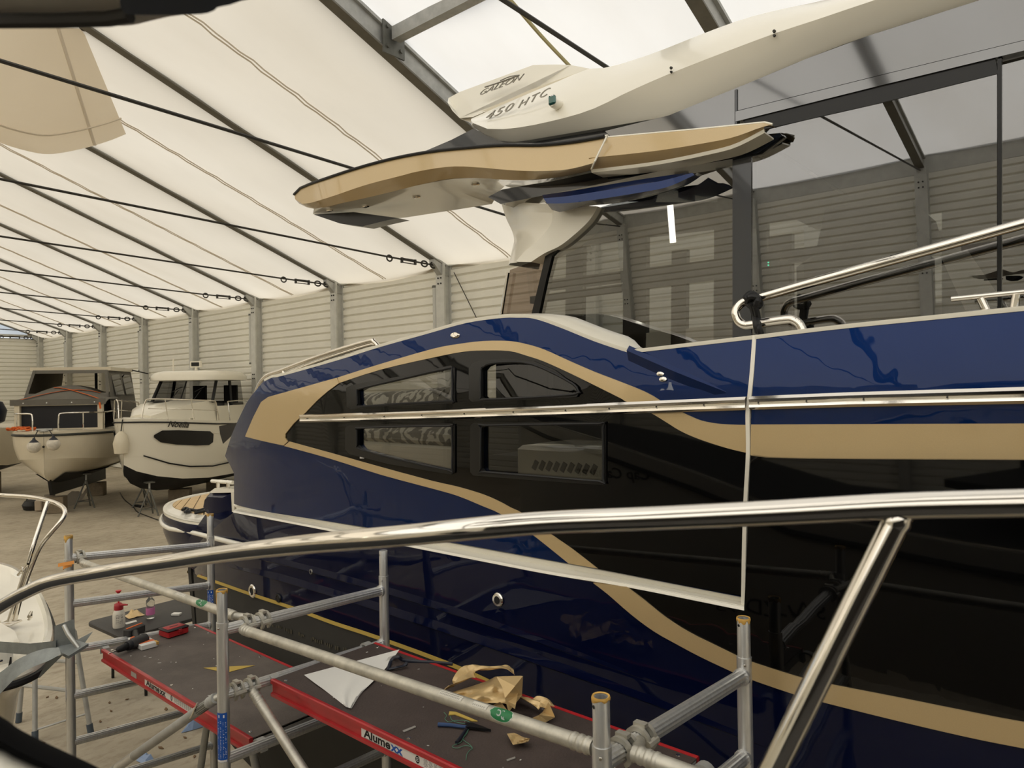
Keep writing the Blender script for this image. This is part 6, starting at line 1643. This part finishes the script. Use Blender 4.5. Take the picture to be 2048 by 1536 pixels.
for s in (1, -1):
    pts = [F2_(-.30, s * .34, 2.70), F2_(-.36, s * .40, 3.12), F2_(-.45, s * .52, 3.22), F2_(-1.2, s * 1.0, 3.18), F2_(-2.3, s * 1.22, 3.12), F2_(-2.5, s * 1.26, 3.04), F2_(-2.58, s * 1.30, 2.52)]
    b = B(); b.tube([Vector(q) for q in spl(pts, 4)], 0.018, 8); rl_ = make('bow_rail', b, M_chrome, bt2)
    b = B(); b.tube([F2_(-.42, s * .46, 2.96), F2_(-1.25, s * 1.03, 2.90), F2_(-2.5, s * 1.28, 2.82)], 0.012, 6); make('lower_wire', b, M_chrome, rl_)
    for a, y in ((-.75, .76), (-1.5, 1.08)):
        b = B(); b.tube([F2_(a, s * (y + .06), 2.62), F2_(a + .03, s * y, 3.20)], 0.014, 6); make('post', b, M_chrome, rl_)
    pts = [F2_(-3.2, s * 1.32, 2.48), F2_(-3.22, s * 1.26, 3.0), F2_(-3.35, s * 1.24, 3.08), F2_(-4.6, s * 1.24, 3.02), F2_(-4.75, s * 1.28, 2.46)]
    b = B(); b.tube([Vector(q) for q in spl(pts, 4)], 0.018, 8); make('side_rail', b, M_chrome, bt2)
b = B(); q = F2_(-1.55, 1.05, 2.62); b.tube([q - F2_.f * .12, q + F2_.f * .12], .02, 8); b.tube([q, q + Vector((0, 0, -.05))], .03, 8); make('cleat', b, M_chrome, bt2)
# bow fender of the pilot boat (bucket shaped anchor cover at the stem)
b = B(); c = F2_(.12, 0.02, 1.75); b.lathe(c, [(.05, 0), (.17, .03), (.20, .30), (.14, .52), (.04, .62)], 14); e = tag(make('stem_fender', b, M_white2), 'white bucket shaped fender hanging from the pilot boat stem', 'fender')
b = B(); b.tube([c + Vector((0, 0, .6)), F2_(.02, 0, 2.68)], .015, 6)
make('line', B().tube([c + Vector((0, 0, .6)), F2_(.02, 0, 2.68)], .015, 6), M_rubber, e)
# plough anchor floating close to the navy stern, only parented to the pilot boat
b = B(); mc = [PD(*q) for q in ((438, 852, 17.0), (476, 845, 17.0), (478, 868, 17.0), (463, 872, 17.0), (446, 888, 17.0), (440, 868, 17.0))]
b.prism(mc, tuple(ray(455, 860) * 0.25)); make('plough_anchor', b, M_cable, bt2)
# ---- partly visible boat at the left picture edge
o3 = PD(-50, 900, 22.0); o3.z = 0
F3_ = Frame(o3, -20)
bt3 = empty('workboat', tuple(o3), 'white boat with a dark cover cut by the left picture edge', 'boat')
st3 = [(0.0, 0.004, 2.35, 0.002, 1.3, 1.0), (-0.3, 0.5, 2.35, 0.3, 1.2, .9), (-1.0, 0.9, 2.33, .7, 1.1, .8), (-2.5, 1.15, 2.3, 1.0, 1.05, .75), (-5, 1.15, 2.3, 1.0, 1.05, .75)]
hull(F3_, st3, bt3, M_white2, M_rubber)
b = B(); b.lathe(F3_(-.6, .35, 2.9), [(.05, -.5), (.35, -.35), (.42, 0), (.30, .28), (.05, .36)], 14); make('cover', b, mat('dark blue cover', (26, 32, 44), 0.5), bt3)
b = B(); b.tube([F3_(-.2, .4, 2.35), F3_(-.2, .45, 2.9), F3_(-1.2, .95, 2.9), F3_(-1.2, .95, 2.33)], .018, 6); make('rail', b, M_chrome, bt3)
# ---- stands and blocks carrying the boats
def stand(label, base, top, spread=0.32, name='boat_stand'):
    base = Vector(base); top = Vector(top)
    e = empty(name, tuple(base), label, 'boat stand', 'tripod boat stands')
    for k in range(3):
        a = 2.1 * k + 0.4
        f = Vector((base.x + spread * math.cos(a), base.y + spread * math.sin(a), 0.0)); b = B(); b.tube([f, Vector((top.x, top.y, top.z * .82))], .022, 8); make('leg', b, M_galv_d, e)
    b = B(); b.tube([Vector((top.x, top.y, top.z * .7)), top - Vector((0, 0, .03))], .026, 8); make('screw_post', b, M_galv, e)
    b = B(); b.box(top - Vector((0, 0, .015)), (.22, .22, .03)); make('pad', b, M_galv_d, e)
    for k in range(3):
        a, a2 = 2.1 * k + .4, 2.1 * (k + 1) + .4
        b = B(); b.tube([Vector((base.x + spread * .75 * math.cos(q), base.y + spread * .75 * math.sin(q), top.z * .2)) for q in (a, a2)], .012, 6); make('tie', b, M_galv_d, e)
stand('tripod stand under the canopied cruiser bilge, right of its keel', (F1_(-1.5, .55, 0)), F1_(-1.5, .55, 1.02))
stand('tripod stand under the port bow of the white pilot boat', F2_(-.5, .40, 0), F2_(-.5, .40, .93), .3)
stand('tripod stand in the gap between the two white boats', F2_(-1.9, -.75, 0), F2_(-1.9, -.75, .70), .3)
def block(p, s, label, m, name='timber_block'):
    b = B(); b.rbox(Vector(p) + Vector((0, 0, s[2] / 2)), s, .01, F1_.M); return tag(make(name, b, m), label, 'block')
M_wood = mat('grey timber', (120, 108, 90), 0.85, noise=0.2, nscale=9)
block(F1_(-.75, 0, 0), (.35, .5, .47), 'grey timber block stack under the canopied cruiser keel, front', M_wood)
block(F1_(-4.2, 0, 0), (.35, .5, .44), 'timber block under the canopied cruiser keel, further back', M_wood)
block(F2_(-2.6, 0, 0), (.4, .6, .44), 'timber block stack under the white pilot boat', M_wood)
block(F2_(-4.7, 0, 0), (.4, .6, .40), 'rear timber block under the white pilot boat', M_wood)
block(F3_(-2.6, 0, 0), (.4, .6, .76), 'timber block under the boat at the left edge', M_wood)
p = PZ(100, 1024, 0); b = B(); b.tube([p, p + Vector((0, 0, .5))], .14, 12); tag(make('post_stump', b, mat('grey drum', (128, 120, 108), 0.7)), 'short grey round post in front of the canopied cruiser keel', 'post')
# rubbish on the floor by that keel
p = PZ(66, 1019, 0); e = empty('tool_bag', tuple(p), 'black open tool bag lying on the floor left of the keel blocks', 'bag')
b = B(); b.lathe(p + Vector((0, 0, .14)), [(.05, -.14), (.30, -.12), (.34, 0), (.25, .12), (.05, .17)], 12, Matrix.Diagonal((1.1, .8, 1))); make('bag_body', b, M_rubber, e)
b = B(); b.tube([p + Vector((-.25, -.1, .18)), p + Vector((-.1, -.12, .32)), p + Vector((.1, -.1, .2))], .02, 6); make('handle', b, M_cable, e)
p = PZ(82, 1014, 0); b = B(); b.rbox(p + Vector((0, 0, .12)), (.4, .3, .22), .04, F1_.M); tag(make('cloth_bundle', b, mat('white blue cloth', (160, 170, 186), 0.8, noise=.25, nscale=5)), 'pale blue and white cloth bundle beside the black tool bag', 'cloth')
rows = []
random.seed(11)
pa, pb_ = PZ(112, 1019, 0), PZ(156, 1010, 0)
for i in range(7):
    rows.append([pa.lerp(pb_, i / 6) + Vector((-.06 * j, .10 * j, .02 + .12 * j * random.uniform(.5, 1))) for j in range(5)])
b = B(); b.slab(rows, (0, 0, .004)); tag(make('plastic_sheet', b, mat('grey white plastic sheet', (188, 180, 168), 0.5)), 'crumpled whitish plastic sheet right of the keel blocks', 'sheet')
p = PZ(103, 1026, 0); b = B(); b.box(p + Vector((0, 0, .2)), (.06, .10, .42), M=F1_.M); tag(make('timber_offcut', b, mat('pale wood', (176, 156, 126), 0.7)), 'short upright pale wood offcut by the keel blocks', 'wood')
p = PZ(80, 1022, 0); b = B(); b.rbox(p + Vector((0, 0, .17)), (.26, .2, .32), .03, F1_.M); tag(make('paper_bag', b, mat('beige paper', (184, 168, 148), 0.8)), 'beige paper bag between the tool bag and the wood offcut', 'bag')
p = PZ(278, 1014, 0); b = B(); b.rbox(p + Vector((0, 0, .03)), (.42, .12, .06), .01); tag(make('power_strip', b, M_rubber), 'black power strip on the floor under the pilot boat', 'power strip')
b = B(); b.tube([PZ(q[0], q[1], .015) for q in spl([(240, 985), (250, 1000), (266, 1013), (275, 1024), (300, 1034), (322, 1042), (345, 1050)], 4)], .013, 6); tag(make('extension_cord', b, M_rubber), 'black cord running over the floor towards the yacht platform', 'cord')
# blue film and white scraps on the floor below the scaffold
def scrap(name, pts, m, label, cat, h=.03):
    P = [PZ(q[0], q[1], 0.006) for q in pts]; c = sum(P, Vector()) / len(P)
    b = B(); n = len(P)
    V = P + [p.lerp(c, .45) + Vector((0, 0, h * (0.6 + .8 * (i % 2)))) for i, p in enumerate(P)] + [c + Vector((0, 0, h))]
    b.add(V, [(i, (i + 1) % n, n + (i + 1) % n, n + i) for i in range(n)] + [(n + i, n + (i + 1) % n, 2 * n) for i in range(n)] + [tuple(reversed(range(n)))])
    return tag(make(name, b, m, sharp=12), label, cat)
scrap('plastic_film', [(362, 1466), (380, 1452), (398, 1440), (415, 1442), (412, 1452), (385, 1460)], M_blueribbon, 'pale blue plastic film on the floor under the left deck', 'plastic film', .06)
scrap('plastic_film', [(272, 1521), (290, 1513), (302, 1510), (309, 1521), (290, 1530)], M_blueribbon, 'small blue plastic scrap on the floor near the bottom edge', 'plastic film', .04)
scrap('paper_scrap', [(585, 1483), (600, 1478), (618, 1483), (632, 1470), (628, 1488), (612, 1500), (595, 1499)], mat('dirty paper', (190, 184, 172), 0.8), 'torn white paper scrap on the floor below the right deck', 'paper', .05)
random.seed(21)
for k in range(20):
    px, py = random.uniform(20, 420), random.uniform(1390, 1530)
    if k > 16: px, py = random.uniform(560, 700), random.uniform(1440, 1530)
    p = PZ(px, py, 0.0); a = random.random() * 6; r = random.uniform(.015, .035)
    b = B(); b.prism([p + Vector((r * w * math.cos(a + t), r * w * math.sin(a + t) * .7, 0.004)) for t, w in ((0, 1.4), (1, .8), (2.2, .7), (3.1, 1.5), (4.2, .6), (5.2, .8))], (0, 0, .006)); o = tag(make('dry_leaf', b, mat('dry leaf', (112, 88, 62), 0.9), sharp=20), 'small dry brown leaf on the concrete floor near the scaffold feet', 'leaf', 'dry leaves on the floor')

# ------------------------------------------------------------------ white open boat bow at the left edge with its rail
ZB = H - 1.50
bw = [(-140, 1100), (-60, 1108), (0, 1122), (32, 1133), (62, 1156), (86, 1188), (102, 1228), (107, 1260), (100, 1290), (80, 1316), (42, 1336), (-10, 1350), (-140, 1380)]
G_ = [PZ(q[0], q[1], ZB) for q in spl(bw, 3)]
c_ = PZ(0, 1240, ZB)
def sh(p, f, dz): return p.lerp(c_, f) + Vector((0, 0, dz))
bt4 = empty('open_boat', (c_.x, c_.y, 0.9), 'white open boat bow with a chrome bow rail at the left edge', 'boat')
b = B(); b.loft([[sh(p, .0, -.10) for p in G_], [sh(p, -.01, -.04) for p in G_], [sh(p, .02, 0) for p in G_], [sh(p, .10, .012) for p in G_], [sh(p, .16, -.02) for p in G_], [sh(p, .5, -.03) for p in G_], [sh(p, .97, -.02) for p in G_]], False, False); make('deck', b, M_white, bt4)
b = B(); b.tube([sh(p, -.008, -.075) for p in G_], .022, 8); make('rubbing_strake', b, M_rubber, bt4)
b = B(); b.loft([[sh(p, .0, -.10) for p in G_], [sh(p, .34, -.22) for p in G_], [sh(p, .62, -.40) for p in G_], [sh(p, .85, -.85) for p in G_]], False, False); make('topsides', b, M_white, bt4)
def B4(px, py, d): return PD(px, py, d)
rp4 = [(-90, 984, 4.9), (0, 990, 4.85), (60, 994, 4.75), (100, 1002, 4.65), (124, 1013, 4.55), (130, 1026, 4.5), (122, 1042, 4.47), (100, 1068, 4.45), (84, 1088, 4.45), (74, 1106, 4.45), (64, 1130, 4.45), (52, 1162, 4.45), (40, 1200, 4.45), (30, 1240, 4.45)]
b = B(); b.tube([Vector(q) for q in spl([B4(*q) for q in rp4], 4)], .0135, 12); r4 = make('bow_rail', b, M_chrome, bt4)
b = B(); b.tube([B4(96, 1003, 4.6), B4(70, 1080, 4.5), B4(48, 1150, 4.45), B4(18, 1243, 4.42)], .0135, 12); make('stanchion', b, M_chrome, r4)
b = B(); b.tube([B4(44, 1140, 4.42) + Vector((.02 * math.cos(a), 0, .02 * math.sin(a))) for a in [i * math.pi / 5 for i in range(10)]], .004, 6, closed=True); b.tube([B4(36, 1150, 4.45), B4(56, 1128, 4.4)], .008, 8); make('latch', b, M_chrome, r4)
b = B(); p = PZ(18, 1246, ZB + .012); b.rbox(p, (.11, .10, .012), .004, plane_M(PZ(5, 1250, ZB), PZ(30, 1240, ZB))); make('rail_base', b, M_chrome, bt4)
b = B(); p = PZ(60, 1238, ZB + .02); b.tube([p + Vector((-.05, .02, .03)), p + Vector((.05, -.02, .03))], .010, 8); b.tube([p + Vector((-.02, .01, 0)), p + Vector((-.02, .01, .03))], .010, 8); b.tube([p + Vector((.02, -.01, 0)), p + Vector((.02, -.01, .03))], .010, 8); make('cleat', b, M_chrome, bt4)
b = B(); b.prism([PZ(q[0], q[1], ZB + .006) for q in ((-40, 1255), (2, 1252), (30, 1268), (38, 1290), (-40, 1300))], (0, 0, .02)); make('locker_lid', b, M_white, bt4)
b = B(); b.prism([B4(-30, 1305, 4.0), B4(10, 1300, 4.0), B4(14, 1312, 4.0), B4(14, 1338, 4.0), B4(-30, 1345, 4.0)], (0.0, .03, 0)); br_ = make('bow_roller', b, mat('white bracket', (200, 198, 192), 0.4), bt4)
b = B(); b.lathe(B4(2, 1322, 3.98), [(.012, 0), (.012, .02)], 8, axis_M((.6, -.8, 0))); make('bolt', b, M_chrome, br_)
b = B(); b.box(PZ(-10, 1250, ZB) + Vector((0, 0, -1.55)), (0.4, 0.4, .68)); 
pz = PZ(-10, 1250, ZB); b = B(); b.box((pz.x, pz.y, .32), (.5, .5, .64)); tag(make('timber_block', b, M_wood), 'timber block under the white open boat at the left edge', 'block')
# galvanised anchor on its roller
an = empty('galvanised_anchor', tuple(PD(130, 1330, 3.6)), 'grey galvanised anchor with welded plates projecting from the open boat bow', 'anchor')
def AP(px, py, d=3.6): return PD(px, py, d)
vd = ray(130, 1290) 
b = B(); b.prism([AP(109, 1252, 3.66), AP(148, 1238, 3.66), AP(152, 1284, 3.66), AP(109, 1299, 3.66)], tuple(vd * .012)); make('upright_plate', b, M_anchor, an)
b = B(); b.prism([AP(107, 1297, 3.64), AP(152, 1280, 3.70), AP(177, 1287, 3.62), AP(137, 1312, 3.52)], (0, 0, -.014)); make('flat_plate', b, M_anchor, an)
b = B(); b.tube([AP(128, 1251, 3.63), AP(136, 1268, 3.61), AP(157, 1296, 3.60)], .011, 10); make('bar', b, mat('bright zinc', (196, 196, 190), 0.35, 0.6), an)
b = B(); b.slab([[AP(*q) for q in ((-30, 1283, 3.8), (0, 1283, 3.75), (60, 1287, 3.7), (100, 1283, 3.65), (112, 1281, 3.65))], [AP(*q) for q in ((-30, 1306, 3.8), (0, 1305, 3.75), (60, 1310, 3.7), (100, 1304, 3.65), (112, 1300, 3.65))]], tuple(vd * .03)); make('shank', b, M_anchor, an)
arm_t = spl([(-40, 1366), (0, 1345), (30, 1322), (62, 1306), (92, 1297), (118, 1295)], 4); arm_b = spl([(-40, 1438), (0, 1388), (36, 1352), (66, 1334), (96, 1322), (122, 1308)], 4)
b = B(); b.slab([[AP(q[0], q[1], 3.5) for q in arm_t], [AP(q[0], q[1], 3.44) for q in arm_b]], tuple(vd * .03)); make('fluke_arm', b, M_anchor, an)
b = B(); b.prism([AP(148, 1283, 3.74), AP(186, 1263, 3.74), AP(168, 1288, 3.72), AP(158, 1292, 3.7)], tuple(vd * .02)); make('fluke', b, M_anchor, an)
b = B(); b.prism([AP(96, 1318, 3.55), AP(128, 1308, 3.55), AP(79, 1356, 3.55), AP(77, 1354, 3.55)], tuple(vd * .02)); make('fluke', b, M_anchor, an)
b = B(); b.prism([AP(20, 1314, 3.72), AP(23, 1314, 3.72), AP(23, 1340, 3.72), AP(15, 1340, 3.72)], tuple(vd * .02)); make('stop', b, M_rubber, an)
# trestle standing on the floor behind
tf = [PZ(37, 1445, 0), PZ(70, 1484, 0), PZ(182, 1468, 0)]
tt = [PD(52, 1325, 7.3), PD(70, 1310, 7.15), PD(148, 1262, 7.15)]
for q in tt: q.z = 1.08
tt[2] = PD(148, 1262, 7.15)
te = empty('steel_trestle', tuple(sum(tf, Vector()) / 3), 'tall steel trestle with rubber feet standing left of the scaffold', 'trestle')
tt[0] = PD(53, 1262, 7.45); tt[1] = PD(70, 1255, 7.2)
for f_, t_ in zip(tf, tt):
    b = B(); b.tube([f_ + Vector((0, 0, .01)), t_], .024, 10); lg = make('leg', b, M_galv, te)
    d_ = (t_ - f_).normalized(); b = B(); b.tube([f_ + Vector((0, 0, .005)), f_ + d_ * .10], .03, 10); make('rubber_foot', b, mat('blue grey rubber', (72, 82, 92), 0.6), lg)
for z in (.42, .72):
    u = z / tt[1].z
    b = B(); b.tube([tf[0].lerp(tt[0], u), tf[2].lerp(tt[2], u)], .020, 8); make('cross_bar', b, M_galv, te)
b = B(); b.tube([tf[1].lerp(tt[1], .10), tf[2].lerp(tt[2], .20)], .010, 6); make('stay', b, M_galv, te)
b = B(); b.tube([tt[0], tt[1]], .024, 8); b.tube([tt[1], tt[2]], .024, 8); make('top_bar', b, M_galv, te)

# ------------------------------------------------------------------ the boat we look out from
cb = empty('day_boat', (0.6, -0.3, 0.9), 'day boat nearest us, polished curved handrail, black edged screen frame, grey headlining', 'boat')
rpts = [(-130, 1318, 1.50), (-60, 1254, 1.44), (0, 1214, 1.40), (55, 1183, 1.37), (109, 1162, 1.34), (219, 1142.5, 1.26), (328, 1126, 1.16), (437, 1109, 1.07), (560, 1094, .97), (690, 1081, .89), (820, 1070, .84), (960, 1056, .80), (1100, 1045, .78), (1324, 1036, .745), (1555, 1025, .71), (1800, 1012, .67), (2048, 1006, .63), (2250, 1000, .60), (2600, 985, .53), (3300, 960, .42)]
b = B(); b.tube([Vector(q) for q in spl([PD(*q) for q in rpts], 5)], .0127, 24); ml = make('bow_rail', b, M_chrome, cb); ml['label'] = 'large polished handrail sweeping across'
s0, s1 = PD(1806, 1016, .672), PD(1547, 1536, .70)
b = B(); b.tube([s0, s0.lerp(s1, .5), s1, s1 + (s1 - s0) * .6], .0122, 24); sn = make('stanchion', b, M_chrome, ml)
b = B(); b.tube([s0 + (s1 - s0) * t for t in (.03, .05, .07)], [.0122, .0136, .0122], 20); make('weld', b, M_chrome, ml)
# hull flank towards the scaffold
sta = [(3.2, .98, -.9), (1.0, .92, -.9), (-0.6, .66, -.88), (-1.6, .46, -.84), (-2.4, .30, -.66), (-3.2, .16, -.5), (-4.2, -.15, -.36), (-4.9, -.6, -.28)]
b = B(); b.grid([[(x, -1.0, H + z + .012), (x, y - .02, H + z + .012)] for x, y, z in sta]); make('side_deck', b, mat('deck darkened for rail reflection', (24, 24, 24), 0.8), cb)  # unseen deck top, coloured dark so the handrail's lower half reflects dark
b = B(); rows = [[(x, y - .03, H + z), (x, y, H + z), (x, y - .01, H - 1.3), (x, y - .12, H - 1.9), (x, -.55, H - 2.5)] for x, y, z in sta]
b.grid(rows); make('topsides', b, M_white, cb)
b = B(); b.tube([(x, y + .005, H + z - .12) for x, y, z in sta], .02, 6); make('rubbing_strake', b, M_rubber, cb)
text('boat_lettering', 'Cap Camarat', (-2.80, .235, H - .75), (-1, .2, 0), (0, 0, 1), .12, M_ink, cb, .003, .012, .2)
text('registration', 'SW-ZD 75', (-1.36, .53, H - 1.50), (-1, .2, 0), (0, 0, 1), .15, M_ink, cb, .003)
b = B(); b.prism([(.12, .72, H - .9), (2.6, .85, H - .9), (2.6, .8, H - .25), (.5, .68, H - .25)], (0, -.04, 0)); make('cabin_side', b, M_white, cb)
b = B(); b.prism([(.7, .73, H - .75), (1.6, .78, H - .75), (1.6, .76, H - .4), (.8, .72, H - .4)], (0, .01, 0)); make('side_window', b, M_frame, cb)
# cabin round the eye: dark aft bulkhead, roof lining, dash; all of it behind or beside the view
fw = ray(1024, 768); fw.z = 0; fw.normalize(); rt = Vector((fw.y, -fw.x, 0))
def CB(f, r, z): return EYE + fw * f + rt * r + Vector((0, 0, z))
M_lin = mat('dark cabin lining', (58, 56, 54), 0.85)
b = B(); b.prism([CB(-.55, -1.1, -1.1), CB(-.55, 1.0, -1.1), CB(-.55, 1.0, .02), CB(-.55, -1.1, .02)], fw * -.04); make('cabin_bulkhead', b, M_lin, cb)
b = B(); b.prism([CB(-.1, -1.1, .52), CB(-.1, 1.0, .52), CB(.16, 1.0, .52), CB(.16, -1.1, .52)], (0, 0, .05)); make('cabin_roof', b, mat('pale roof lining', (214, 208, 198), 0.8), cb)
b = B(); b.prism([CB(-.5, -1.0, -.62), CB(-.5, .9, -.62), CB(.50, .62, -.62), CB(.50, -.62, -.62)], (0, 0, -.05)); make('dashboard', b, M_lin, cb)
# screen frame: black fuzzy seal and white pillar low left, headlining high left
ob = spl([(-80, 1395), (0, 1432), (35, 1456), (80, 1480), (140, 1508), (205, 1540), (260, 1580)], 4); ib = spl([(-80, 1470), (0, 1498), (30, 1514), (65, 1530), (105, 1548), (150, 1580), (200, 1640)], 4)
b = B(); rows = []
for o_, i_ in zip(ob, ib):
    a, c = PD(o_[0], o_[1], .56), PD(i_[0], i_[1], .52)
    n_ = ray(100, 1500) * -.012
    rows.append([a + ray(100, 1500) * .03, a, a.lerp(c, .25) + n_, a.lerp(c, .75) + n_, c, c + ray(100, 1500) * .03])
b.grid(rows); make('window_seal', b, M_seal, cb)
b = B(); rows = []
for i_ in ib:
    a = PD(i_[0] + 6, i_[1] - 4, .53); dwn = PD(i_[0] - 120, i_[1] + 260, .44)
    rows.append([a + ray(100, 1500) * .02, a, a.lerp(dwn, .15) - ray(100, 1500) * .01, dwn])
b.grid(rows); make('screen_pillar', b, M_white, cb)
ht = [(-60, 53), (0, 52), (100, 51), (165, 51), (225, 52), (265, 50), (300, 42), (340, 33), (390, 26), (440, 12), (500, -2), (560, -20)]
b = B(); rows = []
for q in spl(ht, 3):
    a = PD(q[0], q[1], .60)
    rows.append([a + ray(200, 0) * .05, a, PD(q[0], q[1] - 14, .585), PD(q[0], q[1] - 90, .55), PD(q[0], q[1] - 260, .46)])
b.grid(rows); make('headlining', b, mat('grey headlining', (228, 223, 214), 0.8), cb)
pd_ = [(240, -40), (243, 8), (250, 22), (262, 28), (330, 29), (400, 27), (425, 20), (432, 14), (470, 4), (520, -30)]
b = B(); P = [PD(q[0], q[1], .545) for q in spl(pd_, 3)]; b.prism(P, tuple(ray(330, 0) * -.02)); make('visor_pad', b, mat('dark pad', (24, 27, 34), 0.6), cb)
b = B(); b.tube([PD(-60, 42, .575), PD(120, 41, .575), PD(215, 38, .57), PD(260, 30, .565)], .006, 8); make('piping', b, mat('dark piping', (58, 56, 54), 0.6), cb)
